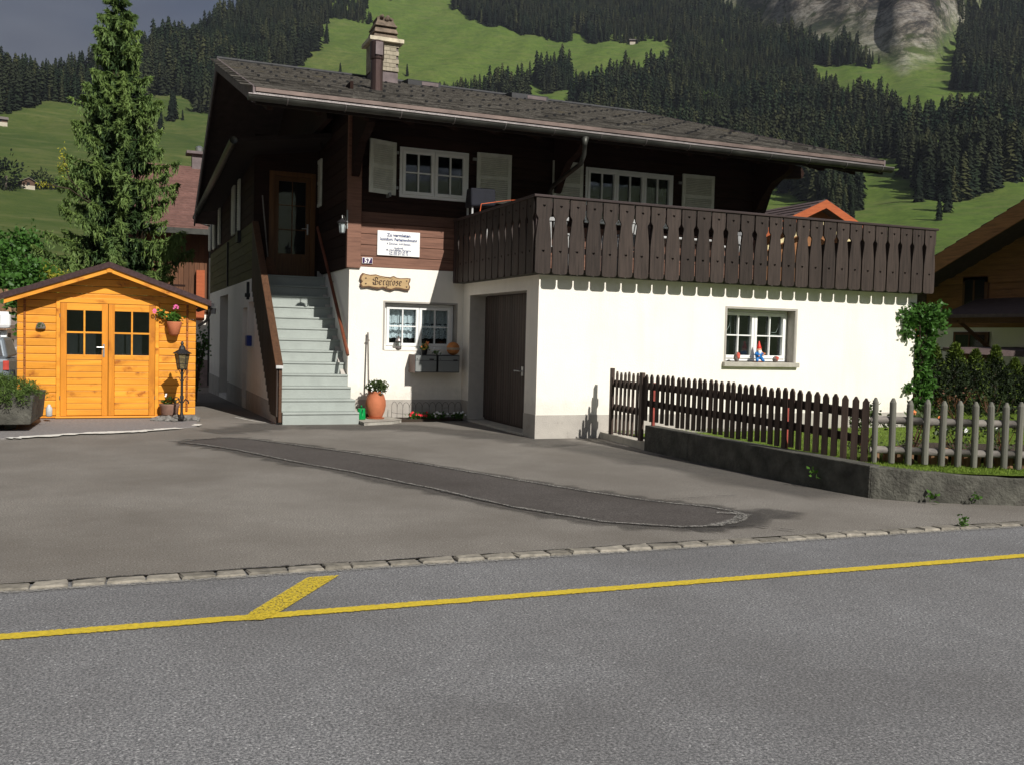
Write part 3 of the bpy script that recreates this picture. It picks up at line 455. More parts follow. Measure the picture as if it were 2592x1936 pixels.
# windows -------------------------------------------------------------
def window(parent, x0, x1, z0, z1, y, sashes, cols, rows, fw=.045, sw=.055, mw=.022, mat='white', pmat='glass', T=None, room=True, name='window', depth=.45):
    mb = MB(T); d = .05
    for a in ((x0, x1, z0, z0+fw), (x0, x1, z1-fw, z1), (x0, x0+fw, z0+fw, z1-fw), (x1-fw, x1, z0+fw, z1-fw)): mb.box(a[0], a[1], y-d, y+.03, a[2], a[3])
    W = obj(name, mb, M[mat], parent, bevel=.004); n = sashes; iw = (x1-x0-2*fw)/n
    for s in range(n):
        a, b = x0+fw+iw*s+.003, x0+fw+iw*(s+1)-.003; c, e = z0+fw+.002, z1-fw-.002
        mb = MB(T)
        for q in ((a, b, c, c+sw), (a, b, e-sw, e), (a, a+sw, c+sw, e-sw), (b-sw, b, c+sw, e-sw)): mb.box(q[0], q[1], y-d-.02, y+.012, q[2], q[3])
        obj('sash', mb, M[mat], W, bevel=.004)
        mb = MB(T); gx0, gx1, gz0, gz1 = a+sw, b-sw, c+sw, e-sw
        for i in range(1, cols): xx = gx0+(gx1-gx0)*i/cols; mb.box(xx-mw/2, xx+mw/2, y-d-.012, y-.018, gz0, gz1)
        for i in range(1, rows):
            zz = gz0+(gz1-gz0)*i/rows; mb.box(gx0, gx1, y-d-.010, y-.02, zz-mw/2, zz+mw/2)
        if cols > 1 or rows > 1: obj('glazing_bar', mb, M[mat], W)
        for i in range(cols):
            for k in range(rows):
                mb = MB(T); mb.box(gx0+(gx1-gx0)*i/cols, gx0+(gx1-gx0)*(i+1)/cols, y-.012, y-.006, gz0+(gz1-gz0)*k/rows, gz0+(gz1-gz0)*(k+1)/rows); obj('pane', mb, M[pmat], W)
    if room:
        mb = MB(T); mb.quad((x0, y+depth, z0), (x1, y+depth, z0), (x1, y+depth, z1), (x0, y+depth, z1))
        for u in (x0+.01, x1-.01): mb.quad((u, y+.03, z0), (u, y+depth, z0), (u, y+depth, z1), (u, y+.03, z1))
        for v in (z0+.01, z1-.01): mb.quad((x0, y+.03, v), (x1, y+.03, v), (x1, y+depth, v), (x0, y+depth, v))
        obj('room_behind', mb, M['room'], W)
    return W
def surround(parent, x0, x1, z0, z1, y, t=.035, bottom=True):
    mb = MB(); mb.box(x0-t, x0, y-.008, y, z0, z1+t); mb.box(x1, x1+t, y-.008, y, z0, z1+t); mb.box(x0, x1, y-.008, y, z1, z1+t)
    # painted lining of the reveal
    mb.box(x0, x0+.004, y-.004, y+.2, z0, z1); mb.box(x1-.004, x1, y-.004, y+.2, z0, z1); mb.box(x0+.004, x1-.004, y-.004, y+.2, z1-.004, z1)
    return obj('window_surround', mb, M['reveal'], parent)
W1 = window(house, 3.556, 4.985, 1.285, 2.185, .25, 2, 2, 2); surround(house, *gw, 0)
mb = MB(); mb.box(3.49, 5.08, -.075, .22, 1.19, 1.272); obj('window_sill', mb, M['sillc'], house, bevel=.008)
mb = MB(); mb.box(5.0, 5.008, 0.0, .22, 1.28, 2.18); obj('reveal_lining', mb, M['reveal'], house)
W2 = window(house, -1.53, -.16, 1.335, 2.175, D+.17, 2, 2, 2); surround(house, *kw, D, .03)
mb = MB(); mb.box(-1.545, -.14, D-.012, D+.12, 1.29, 1.335); obj('window_sill', mb, M['plaster'], house, bevel=.008)
def curtain(parent, x0, x1, z0, z1, y, mat, lace=True, seed=1):
    n = 90; mb = MB(); vs = []; r = random.Random(seed)
    for i in range(n+1):
        x = x0+(x1-x0)*i/n; yy = y+.02*math.sin(i*.9)+.008*math.sin(i*2.3)
        zb = z0+(.02*abs(math.sin(i*.35)) if lace else 0)
        vs += [(x, yy, zb), (x, yy*.5+.5*y, z1)]
    mb.add(vs, [(2*i, 2*i+2, 2*i+3, 2*i+1) for i in range(n)]); return obj('curtain', mb, mat, parent)
def lacemat():
    m = bpy.data.materials.new('lace'); m.use_nodes = True; nt = m.node_tree; b = nt.nodes['Principled BSDF']; b.inputs['Base Color'].default_value = (.75, .77, .82, 1); b.inputs['Roughness'].default_value = .9
    v = coords(nt, (1, .001, 1), False); vo = N(nt, 'ShaderNodeTexVoronoi'); vo.inputs['Scale'].default_value = 34; nt.links.new(v, vo.inputs['Vector'])
    k = ramp(nt, vo.outputs['Distance'], [(.25, (.25, .25, .25)), (.45, (1, 1, 1))]); t = N(nt, 'ShaderNodeBsdfTransparent'); ms = N(nt, 'ShaderNodeMixShader')
    nt.links.new(k, ms.inputs[0]); nt.links.new(t.outputs[0], ms.inputs[1]); nt.links.new(b.outputs[0], ms.inputs[2]); nt.links.new(ms.outputs[0], nt.nodes['Material Output'].inputs[0]); return m
M['lace'] = lacemat()
curtain(W2, -1.48, -.2, 1.80, 2.15, D+.25, M['curtain'], True); curtain(W2, -1.48, -.2, 1.52, 1.80, D+.27, M['lace'])
for x0 in (3.62, 4.34): curtain(W1, x0, x0+.1, 1.33, 2.15, .33, M['curt2'], False)
# thin chair-shaped lines seen behind the garage window
def wire(name, parent, pts, r, mat, n=6): mb = MB(); mb.tube(pts, r, n); return obj(name, mb, mat, parent)
for xa in (3.66, 4.72): wire('window_ornament', W1, [(xa, .3, 1.8), (xa+.10, .3, 1.80), (xa+.16, .3, 1.9), (xa+.17, .3, 2.1)], .006, M['galv']); wire('window_ornament', W1, [(xa, .3, 1.76), (xa+.19, .3, 1.76), (xa+.19, .3, 2.1)], .005, M['galv'])

# upper timber walls: planks -----------------------------------------
def planks_x(parent, x0, x1, y, z0, z1, holes, mat, h=.205, th=.04, seed=1, split=None):
    r = random.Random(seed); z = z0
    while z < z1-.02:
        zt = min(z+h, z1); segs = [(x0, x1)]
        for hx0, hx1, hz0, hz1 in holes:
            if hz0 < zt-.01 and hz1 > z+.01: segs = [s for a, b in segs for s in ((a, min(b, hx0)), (max(a, hx1), b)) if s[1]-s[0] > .02]
        for a, b in segs:
            mb = MB(); o = r.uniform(-.003, .003); mb.box(a, b, y+o, y+th, z+.005, zt-.004); obj('plank', mb, mat, parent, bevel=.005)
        z = zt
    return
UW = (-1.31, .055, 4.17, 5.10); UW2 = (2.56, 4.61, 3.95, 5.07)
planks_x(house, -2.03, 6.83, D, 2.83, 3.85, [UW, UW2], M['mwood'], .204, seed=2)  # plank colours split at the eave shadow edge: sunlit below, shaded above
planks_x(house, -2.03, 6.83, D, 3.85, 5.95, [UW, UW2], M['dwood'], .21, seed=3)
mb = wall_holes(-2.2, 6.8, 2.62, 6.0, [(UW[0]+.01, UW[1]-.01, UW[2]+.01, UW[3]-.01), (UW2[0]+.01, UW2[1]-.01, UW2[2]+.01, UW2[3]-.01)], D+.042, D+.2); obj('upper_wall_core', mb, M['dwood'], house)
mb = MB(); mb.box(-2.29, -2.03, D-.05, D+.05, 2.80, 5.6); obj('corner_post', mb, M['mwood'], house, bevel=.01)
mb = MB(); mb.box(-2.26, -2.2, D+.05, 6.5, 2.8, 6.2); obj('stairwell_wall', mb, M['dwood'], house)
z = 2.82
while z < 5.6:
    mb = MB(); mb.box(-2.285, -2.26, D+.055, 6.5, z+.004, z+.20); obj('plank', mb, M['dwood'], house); z += .205
window(house, UW[0], UW[1], UW[2], UW[3], D+.05, 2, 2, 2, fw=.05, sw=.06)
w3 = window(house, UW2[0], UW2[1], UW2[2], UW2[3], D+.05, 3, 2, 1, fw=.05, sw=.05); curtain(w3, 3.98, 4.5, 4.0, 5.0, D+.12, M['curt2'], False)
def shutter(parent, x0, z0, wd, ht, y, ang=0, T=None):
    """hinged at x0 (its inner edge), wd signed outwards; ang opens it off the wall"""
    s = 1 if wd > 0 else -1; a = R(ang); MT = Matrix.Translation((x0, y, z0)) @ Matrix.Rotation(-a*s, 4, 'Z')
    if T: MT = T @ MT
    mb = MB(MT); wd_ = wd; f = .075*s; t = .035
    def B(m, u0, u1, z0, z1, v0=-t, v1=0): m.box(min(u0, u1), max(u0, u1), v0, v1, z0, z1)
    B(mb, 0, f, 0, ht); B(mb, wd_-f, wd_, 0, ht); B(mb, f, wd_-f, 0, .08); B(mb, f, wd_-f, ht-.07, ht); B(mb, f, wd_-f, ht*.49, ht*.49+.06)
    S = obj('shutter', mb, M['shutter'], parent, bevel=.003)
    mb = MB(MT); n = 22
    for half in ((.08, ht*.49), (ht*.49+.06, ht-.07)):
        k = 10; hh = (half[1]-half[0])/k
        for i in range(k):
            zc = half[0]+hh*i; u0, u1 = sorted((f, wd_-f))
            mb.add([(u0, -.006, zc+hh*.1), (u1, -.006, zc+hh*.1), (u1, -t+.002, zc+hh*.62), (u0, -t+.002, zc+hh*.62), (u0, -.001, zc+hh*.42), (u1, -.001, zc+hh*.42), (u1, -t+.006, zc+hh*.95), (u0, -t+.006, zc+hh*.95)][::1],
                   [(0, 1, 2, 3), (4, 7, 6, 5), (3, 2, 6, 7), (0, 4, 5, 1)])
    o = obj('louvre', mb, M['shutter'], S, kind='stuff'); return S
shutter(house, -1.40, 4.18, -.58, .97, D-.02, 20); shutter(house, .21, 4.18, .70, .95, D-.02, 3)
shutter(house, 2.48, 4.18, -.68, .94, D-.02, 2); shutter(house, 4.81, 4.18, .765, .94, D-.02, 3)
mb = MB(); mb.box(-1.42, -1.34, D-.045, D-.0, 4.3, 4.35); mb.box(-1.42, -1.34, D-.045, D-.0, 4.95, 5.0); mb.box(.13, .22, D-.045, D, 4.97, 5.02); mb.box(4.72, 4.82, D-.045, D, 4.9, 4.95); obj('shutter_hinge', mb, M['galv'], house)
mb = MB(); mb.box(-1.56, -1.52, D-.22, D, 4.13, 4.2); obj('shutter_hook', mb, M['galv'], house)
# white shutter on the stairwell wall
Tw = Matrix.Translation((-2.29, 0, 0)) @ Matrix.Rotation(R(-90), 4, 'Z')
shutter(house, -6.0, 4.2, -.5, .97, 0, 0, Tw)
wire('roof_rail', house, [(-2.32, 5.9, 5.30), (-2.5, 5.2, 5.45)], .02, M['dwood'])

# entrance door wall --------------------------------------------------
yd = 6.35
mb = wall_holes(-3.6, -2.29, 2.73, 5.6, [(-3.305, -2.36, 2.75, 4.89)], yd, yd+.12); obj('entrance_wall', mb, M['dwood'], house)
mb = MB()
for a in ((-3.305, -3.2, 2.74, 4.89), (-2.465, -2.36, 2.74, 4.89), (-3.2, -2.465, 4.79, 4.89)): mb.box(a[0], a[1], yd-.03, yd+.05, a[2], a[3])
fr = obj('door_frame', mb, M['door'], house, bevel=.006)
mb = MB()
for a in ((-3.198, -3.11, 2.76, 4.785), (-2.555, -2.467, 2.76, 4.785), (-3.11, -2.555, 4.70, 4.785), (-3.11, -2.555, 2.76, 3.21)): mb.box(a[0], a[1], yd, yd+.045, a[2], a[3])
dr = obj('entrance_door', mb, M['door'], house, bevel=.005)
mb = MB(); mb.box(-2.84, -2.825, yd+.005, yd+.03, 3.21, 4.70)
for zz in (3.70, 4.20): mb.box(-3.11, -2.555, yd+.007, yd+.028, zz, zz+.016)
obj('glazing_bar', mb, M['door'], dr)
for i in range(2):
    for k in range(3): mb = MB(); mb.box(-3.11+.2775*i, -2.8325+.2775*i, yd+.03, yd+.034, 3.21+k*.497, 3.21+(k+1)*.497); obj('pane', mb, M['glass'], dr)
mb = MB(); mb.box(-3.2, -2.46, yd+.3, yd+.35, 2.75, 4.8); obj('hall_behind', mb, M['room'], dr)
mb = MB(); mb.box(-2.53, -2.50, yd-.012, yd, 3.62, 3.84); mb.tube([(-2.515, yd-.05, 3.74), (-2.64, yd-.05, 3.74)], .01, 6); mb.tube([(-2.515, yd, 3.74), (-2.515, yd-.05, 3.74)], .01, 6); obj('door_handle', mb, M['steel'], dr)

# west upper wall: planks, shutters, slim windows
mb = MB(); mb.box(-3.57, -3.45, 6.47, 16.38, 2.66, 5.4); obj('west_upper_wall', mb, M['dwood'], house)
z = 2.68; k = 0
while z < 4.9:
    mat = M['olive'] if z < 3.75 else M['dwood']
    for a, b in ((6.36, 11.3), (11.32, 16.4)):
        mb = MB(); mb.box(-3.6, -3.572, a, b, z+.006, z+.19); obj('plank', mb, mat, house)
    z += .195
mb = MB(); mb.box(-3.64, -3.6, 11.22, 11.36, 2.7, 3.8); obj('cover_strip', mb, M['black'], house)
for y0, z0, w_ in ((9.9, 3.86, .5), (8.75, 3.86, .28), (14.9, 3.9, .55), (13.3, 3.9, .4), (16.2, 3.95, .5)):
    mb = MB(); mb.box(-3.66, -3.62, y0-w_/2, y0+w_/2, z0, z0+1.15); S = obj('shutter', mb, M['shutter'], house)
    mb = MB()
    for i in range(20): mb.box(-3.672, -3.66, y0-w_/2+.05, y0+w_/2-.05, z0+.06+i*.053, z0+.092+i*.053)
    obj('louvre', mb, M['shutter'], S, kind='stuff')
for y0 in (9.3, 14.1): mb = MB(); mb.box(-3.615, -3.6, y0-.3, y0+.3, 3.9, 5.0); obj('side_window', mb, M['room'], house)
mb = MB(); mb.box(-3.68, -3.6, 8.6, 9.0, 3.6, 3.85); obj('window_box', mb, M['black'], house)
# low side roof with its gutter over the entrance
mb = MB(); mb.hexa([(-4.1, 5.0, 5.16), (-2.3, 5.0, 5.42), (-2.3, 14.6, 5.0), (-4.1, 14.6, 4.74), (-4.1, 5.0, 5.24), (-2.3, 5.0, 5.5), (-2.3, 14.6, 5.08), (-4.1, 14.6, 4.82)]); obj('side_eave', mb, M['soffit'], house)
mb = MB(); mb.tube([(-4.17, 4.95, 5.17), (-4.17, 14.65, 4.73)], .075, 10); obj('side_gutter', mb, M['gutter'], house, smooth=True)
mb = MB(); mb.tube([(-4.12, 14.6, 4.7), (-3.7, 15.6, 4.72)], .025, 6); mb.tube([(-4.12, 14.6, 4.6), (-3.7, 15.6, 4.62)], .025, 6); obj('eave_bracket', mb, M['galv'], house)

# stairs --------------------------------------------------------------
st = obj('staircase', MB().box(-3.49, -2.24, 3.2, 5.7, -.05, .12), M['step'], house)
ys0 = 2.79
for i in range(13):
    y0 = ys0+.252*i; z1 = .21*(i+1); xr = -2.19 if i == 0 else (-2.205 if i == 1 else -2.2315); xl = -3.53 if i < 6 else -3.505
    y1 = y0+.30 if i < 12 else 6.349
    mb = MB(); mb.box(xl, xr, y0+.012, y1, z1-.21-(.03 if i == 0 else 0), z1-.035); mb.box(xl, xr, y0-.008, y1-.004, z1-.0345, z1); obj('step', mb, M['step'], st, bevel=.007)
mb = MB(); mb.hexa([(-2.33, 3.60, .86-.3), (-2.232, 3.60, .86-.3), (-2.232, 6.2, 2.72), (-2.33, 6.2, 2.72), (-2.33, 3.60, .86-.10), (-2.232, 3.60, .86-.10), (-2.232, 6.2, 2.87), (-2.33, 6.2, 2.87)]); obj('stair_string', mb, M['reveal'], house)
mb = MB(); mb.tube([(-2.30, 3.30, 1.20), (-2.30, 3.36, 1.27), (-2.30, 3.6, 1.47), (-2.30, 5.05, 2.72), (-2.30, 6.5, 3.9)], [.028, .034, .034, .034, .034], 10); hr = obj('handrail', mb, M['hrail'], house, smooth=True)
mb = MB()
for yy, zz in ((3.72, 1.5), (5.0, 2.6), (6.1, 3.5)): mb.tube([(-2.23, yy, zz), (-2.30, yy, zz), (-2.30, yy, zz+.06)], .009, 6)
obj('rail_bracket', mb, M['galv'], hr)
# left parapet: boards hung on the flank, capped with a broad rail
par = obj('stair_parapet', MB().box(-3.60, -3.545, 2.80, 2.90, .04, .968), M['rwood'], house, bevel=.006)
sl_ = .21/.252
mb = MB(); mb.hexa([(-3.66, 2.78, .97), (-3.53, 2.78, .97), (-3.53, 6.2, .97+3.42*sl_*.985), (-3.66, 6.2, .97+3.42*sl_*.985), (-3.66, 2.78, 1.015), (-3.53, 2.78, 1.015), (-3.53, 6.2, 1.015+3.42*sl_*.985), (-3.66, 6.2, 1.015+3.42*sl_*.985)]); obj('cap_rail', mb, M['rwood'], par, bevel=.008)
mb = MB(); mb.box(-3.655, -3.535, 2.755, 2.779, .965, 1.018); obj('rail_end_plate', mb, M['plasticw'], par)
y = 2.80; k = 0
while y < 6.2:
    zt = .965+(y-2.78)*sl_*.985; mb = MB(); zb = max(.10, zt-1.40)
    mb.add([(-3.64, y, zb+.04), (-3.64, y+.12, zb+.04), (-3.615, y+.12, zb+.04), (-3.615, y, zb+.04), (-3.64, y, zt-.002), (-3.64, y+.12, zt+.10), (-3.615, y+.12, zt+.10), (-3.615, y, zt-.002)], [(0, 3, 2, 1), (4, 5, 6, 7), (0, 1, 5, 4), (1, 2, 6, 5), (2, 3, 7, 6), (3, 0, 4, 7)])
    obj('parapet_board', mb, M['bwood'], par); y += .135
for dz_ in (.25, .95):
    mb = MB(); mb.hexa([(-3.614, 2.9, .97-dz_), (-3.57, 2.9, .97-dz_), (-3.57, 6.2, .97-dz_+3.3*sl_), (-3.614, 6.2, .97-dz_+3.3*sl_), (-3.614, 2.9, 1.05-dz_), (-3.57, 2.9, 1.05-dz_), (-3.57, 6.2, 1.05-dz_+3.3*sl_), (-3.614, 6.2, 1.05-dz_+3.3*sl_)]); obj('parapet_rail', mb, M['bwood'], par)

# garage door -----------------------------------------------------------
gd = obj('garage_door', MB().box(.335, .36, .47, 3.21, .02, 2.375), M['gdoor'], house); y = .482
while y < 3.18:
    mb = MB(); mb.box(.305, .334, y, y+.105, .07, 2.345); obj('door_board', mb, M['gdoor'], gd, bevel=.008); y += .1135
mb = MB(); mb.tube([(.30, 1.30, 1.02), (.25, 1.30, 1.02), (.25, 1.55, 1.02)], .012, 8); mb.box(.296, .305, 1.26, 1.34, .94, 1.10); obj('door_handle', mb, M['steel'], gd)
mb = MB(); mb.box(.0, .40, 3.196, 3.2, .0, 2.37); mb.box(.0, .4, .48, .484, 0, 2.37); mb.box(0, .4, .484, 3.196, 2.366, 2.37); obj('door_reveal', mb, M['reveal'], house)
mb = MB(); mb.box(-.02, .32, .49, 3.19, -.02, .035); obj('door_threshold', mb, M['sillc'], house, bevel=.01)
mb = MB(); mb.box(-.009, 0, 3.201, 3.26, .378, 2.43); mb.box(-.009, 0, .42, 3.201, 2.37, 2.43); obj('door_surround', mb, M['plaster'], house)

# roof --------------------------------------------------------------------
EY, EZ, RY, RZ, BY, BZ = 1.69, 5.40, 8.0, 7.43, 14.3, 4.70
XW, XE, XR = -4.22, 8.45, 6.4
rf = obj('roof', MB().hexa([(XW+.03, EY+.03, EZ-.17), (XE-.03, EY+.03, EZ-.17), (XR, RY, RZ-.17), (XW+.03, RY, RZ-.17), (XW+.03, EY+.03, EZ-.02), (XE-.03, EY+.03, EZ-.02), (XR, RY, RZ-.02), (XW+.03, RY, RZ-.02)]), M['soffit'], house)
mb = MB(); mb.hexa([(XW+.03, RY+.002, RZ-.17), (XR, RY+.002, RZ-.17), (XE, BY, BZ-.17), (XW+.03, BY, BZ-.17), (XW+.03, RY+.002, RZ), (XR, RY+.002, RZ), (XE, BY, BZ), (XW+.03, BY, BZ)]); obj('rear_slope', mb, M['browntile'], rf)
slope = math.hypot(RY-EY, RZ-EZ); ang = math.atan2(RZ-EZ, RY-EY)
mbs = MB(); mbs.hexa([(-.188, -.17, -.006), (.188, -.17, -.006), (.188, .17, -.006), (-.188, .17, -.006), (-.188, -.17, .006), (.188, -.17, .006), (.188, .17, .006), (-.188, .17, .006)])
sme = mbs.mesh('shingle'); sme.materials.append(M['slate'])
rest = MB(); cnt = 0; ncourse = 27; ex = slope/ncourse; rr = random.Random(9)
gm = MB(); gm.box(-.012, .012, -.03, .07, 0, .008); gm.prism([(-.03, .006), (-.02, .006), (-.016, .036), (-.036, .04)], -.026, .026, 'x'); gme = gm.mesh('snow_guard'); gme.materials.append(M['guard'])
for c in range(ncourse):
    s = ex*(c+.5)+.02; y = EY+math.cos(ang)*s; z = EZ+math.sin(ang)*s+.018; xe = XE+(XR-XE)*(c+.5)/ncourse
    x = XW+.19-(.19 if c % 2 else 0)
    i = 0
    while x < xe-.1:
        tilt = ang-.045; rz = rr.uniform(-.012, .012); dzz = rr.uniform(-.003, .004)
        if cnt < 300 and c < 11 and x > -5:
            inst('shingle', sme, rf, (x, y, z+dzz), (tilt, 0, rz), (1, 1, 1)); cnt += 1
        else:
            Mx = Matrix.Translation((x, y, z+dzz)) @ Matrix.Rotation(rz, 4, 'Z') @ Matrix.Rotation(tilt, 4, 'X'); rest.T = Mx; rest.hexa([(-.188, -.17, -.006), (.188, -.17, -.006), (.188, .17, -.006), (-.188, .17, -.006), (-.188, -.17, .006), (.188, -.17, .006), (.188, .17, .006), (-.188, .17, .006)])
        x += .382; i += 1
rest.T = None; obj('shingles', rest, M['slate'], rf, kind='stuff')
for c in range(3, 26, 2):
    s = ex*c; y = EY+math.cos(ang)*s; z = EZ+math.sin(ang)*s+.035; xe = XE+(XR-XE)*c/ncourse; x = XW+.35+(.38 if (c//2) % 2 else 0)
    while x < xe-.2:
        inst('snow_guard', gme, rf, (x+rr.uniform(-.03, .03), y, z), (ang, 0, rr.uniform(-.15, .15))) if rr.random() < .9 else None; x += .764
mb = MB(); mb.tube([(XW, RY, RZ+.03), (XR, RY, RZ+.03)], .045, 8); obj('ridge_cap', mb, M['guard'], rf)
mb = MB()
mb.hexa([(XW-.012, EY-.02, EZ-.24), (XW+.026, EY-.02, EZ-.24), (XW+.026, RY, RZ-.24), (XW-.012, RY, RZ-.24), (XW-.012, EY-.02, EZ+.02), (XW+.026, EY-.02, EZ+.02), (XW+.026, RY, RZ+.03), (XW-.012, RY, RZ+.03)])
mb.hexa([(XW-.012, RY, RZ-.24), (XW+.026, RY, RZ-.24), (XW+.026, BY, BZ-.24), (XW-.012, BY, BZ-.24), (XW-.012, RY, RZ+.03), (XW+.026, RY, RZ+.03), (XW+.026, BY, BZ+.03), (XW-.012, BY, BZ+.03)])
obj('barge_board', mb, M['lead'], rf)
mb = MB(); mb.hexa([(XE-.02, EY-.02, EZ-.2), (XE+.02, EY-.02, EZ-.2), (XR+.02, RY, RZ-.2), (XR-.02, RY, RZ-.2), (XE-.02, EY-.02, EZ+.03), (XE+.02, EY-.02, EZ+.03), (XR+.02, RY, RZ+.03), (XR-.02, RY, RZ+.03)]); obj('barge_board', mb, M['lead'], rf)
mb = MB(); mb.box(XW+.03, XE-.03, EY-.045, EY-.03, EZ-.06, EZ+.002); mb.box(XW+.03, XE-.03, EY-.03, EY+.12, EZ-.0, EZ+.006); obj('copper_drip_edge', mb, M['copper'], rf)
mb = MB(); mb.box(XW+.03, XE-.03, EY-.01, EY+.02, EZ-.26, EZ-.09); obj('fascia_board', mb, M['soffit'], rf)
# half-round gutter with a rolled front lip
mb = MB(); n = 10; gy, gz, gr = EY-.125, EZ-.155, .082; xs = (XW-.1, XE+.08); vs = []
for k in range(n+1):
    t = math.pi+math.pi*k/n
    for rr_ in (gr, gr-.006):
        for xx in xs: vs.append((xx, gy+math.cos(t)*rr_, gz+math.sin(t)*rr_))
f = []
for k in range(n): a = 4*k; b = 4*k+4; f += [(a, a+1, b+1, b), (a+2, b+2, b+3, a+3)]
mb.add(vs, f); 
for xx in xs: mb.add([(xx, gy+math.cos(math.pi+math.pi*k/n)*gr, gz+math.sin(math.pi+math.pi*k/n)*gr) for k in range(n+1)], [tuple(range(n+1))])
g = obj('gutter', mb, M['gutter'], rf, smooth=False)
mb = MB(); mb.tube([(xs[0], gy-gr, gz+.008), (xs[1], gy-gr, gz+.008)], .013, 8); mb.box(xs[0]+.1, xs[1]-.15, gy+gr-.002, gy+gr+.004, gz-.01, gz+.075); obj('gutter_lip', mb, M['zinc'], g)
mb = MB(); x = XW+.5
while x < XE:
    mb.tube([(x, gy+math.cos(math.pi+math.pi*k/n)*(gr+.008), gz+math.sin(math.pi+math.pi*k/n)*(gr+.008)) for k in range(n+1)], .008, 5); x += .92
obj('gutter_bracket', mb, M['zinc'], g)
mb = MB(); mb.lathe([(.075, 0), (.045, -.12), (.04, -.16)], (1.51, gy, gz-.06), 12)
mb.tube([(1.51, gy, gz-.2), (1.51, gy+.02, gz-.36), (1.53, gy+.18, gz-.50), (1.68, 3.2, gz-.66), (1.70, 3.45, gz-.74), (1.70, 3.54, gz-.95), (1.70, 3.54, 2.75)], .043, 10); obj('downpipe', mb, M['gutter'], rf, smooth=True)
# carved brackets, purlins and rafters under the eaves
mb = MB()
for xb in (-2.16, 1.9, 6.7):
    prof = [(D-.02, 4.45), (D-.14, 4.5), (D-.3, 4.72), (D-.62, 5.0), (D-1.05, 5.12), (D-1.2, 5.22), (D-1.2, 5.36), (D-.02, 5.72)]
    mb.prism(prof, xb-.07, xb+.07, 'x')
obj('eave_bracket', mb, M['dwood'], rf)
mb = MB(); mb.box(-4.1, 8.2, 2.42, 2.56, 5.35, 5.49); obj('purlin', mb, M['dwood'], rf)
mb = MB(); x = -4.0
while x < 8.2: mb.hexa([(x, EY+.1, EZ-.3), (x+.09, EY+.1, EZ-.3), (x+.09, D+.1, EZ-.3+.62), (x, D+.1, EZ-.3+.62), (x, EY+.1, EZ-.175), (x+.09, EY+.1, EZ-.175), (x+.09, D+.1, EZ-.175+.62), (x, D+.1, EZ-.175+.62)]); x += .78
obj('rafter', mb, M['dwood'], rf, kind='stuff')
mb = MB(); mb.prism([(6.9, 4.35), (7.0, 4.5), (7.15, 4.95), (7.45, 5.25), (7.95, 5.3), (8.0, 5.42), (7.9, 5.55), (6.9, 5.62)], D+.02, D+.16, 'y'); obj('eave_bracket', mb, M['dwood'], rf)
mb = MB(); mb.box(6.78, 6.9, D-.03, 9, 2.62, 5.75); obj('east_upper_wall', mb, M['dwood'], house)
mb = MB(); mb.prism([(EY+.6, 5.45), (D+.15, 5.6), (16.0, 4.4), (16.0, 4.5), (8, 7.2)], 6.6, 6.75, 'x'); obj('east_gable', mb, M['dwood'], house)
mb = MB(); mb.prism([(4.0, 5.55), (8, 5.5), (14.0, 4.6), (8, 7.24), (4.5, 6.12)], -2.6, -2.5, 'x'); obj('west_gable', mb, M['dwood'], house)
# chimney with slate cladding, slab and hood
ch = obj('chimney', MB().box(-.99, -.43, 7.12, 7.7, 6.6, 8.03), M['lead'], rf); tl = MB(); r = random.Random(3)
for row in range(7):
    z0 = 7.42+row*.088
    for q in range(4):
        a = -1.0+.148*q-(.07 if row % 2 else 0); a0, a1 = max(a, -1.0), min(a+.144, -.42)
        if a1-a0 > .02: mb = MB(); mb.hexa([(a0, 7.088, z0), (a1, 7.088, z0), (a1, 7.118, z0+.0), (a0, 7.118, z0), (a0, 7.098, z0+.095), (a1, 7.098, z0+.095), (a1, 7.118, z0+.095), (a0, 7.118, z0+.095)]); obj('slate', mb, M['chtile'], ch)
    for q in range(4):
        b0, b1 = 7.1+.152*q, 7.1+.152*q+.147; mb = MB(); mb.box(-1.012, -.992, b0, b1, z0, z0+.083); obj('slate', mb, M['chtile'], ch)
mb = MB(); mb.box(-1.10, -.33, 7.0, 7.82, 8.03, 8.115); obj('chimney_slab', mb, M['chcap'], ch, bevel=.006)
for i, (e, z0, h) in enumerate(((.03, 8.117, .12), (.055, 8.245, .13), (.085, 8.385, .15))):
    a, b = -1.02+e*.6, -.41-e*.6; t = .07 if i < 2 else .12
    mb = MB(); mb.hexa([(a, 7.08, z0), (b, 7.08, z0), (b, 7.74, z0), (a, 7.74, z0), (a+t*.6, 7.08+t, z0+h), (b-t*.6, 7.08+t, z0+h), (b-t*.6, 7.74-t, z0+h), (a+t*.6, 7.74-t, z0+h)]); obj('chimney_hood', mb, M['chhood'], ch, bevel=.01)
mb = MB(); mb.box(-.9, -.53, 7.2, 7.6, 8.53, 8.60); 
for _ in range(16): mb.ball((r.uniform(-.9, -.55), r.uniform(7.15, 7.6), 8.57+r.uniform(0, .04)), r.uniform(.03, .06), 7)
obj('chimney_top', mb, M['chhood'], ch)
mb = MB(); mb.lathe([(.115, -.3), (.115, .56), (.118, .57), (.13, .58), (.135, .62), (.135, .9), (.1, .93), (.03, .95)], (-1.635, 4.2, 6.22), 16); o = obj('stove_pipe', mb, M['pipe'], rf, smooth=False)
mb = MB(); mb.box(-1.70, -1.56, 4.045, 4.062, 6.86, 7.10); obj('pipe_vent_window', mb, M['lead'], o)
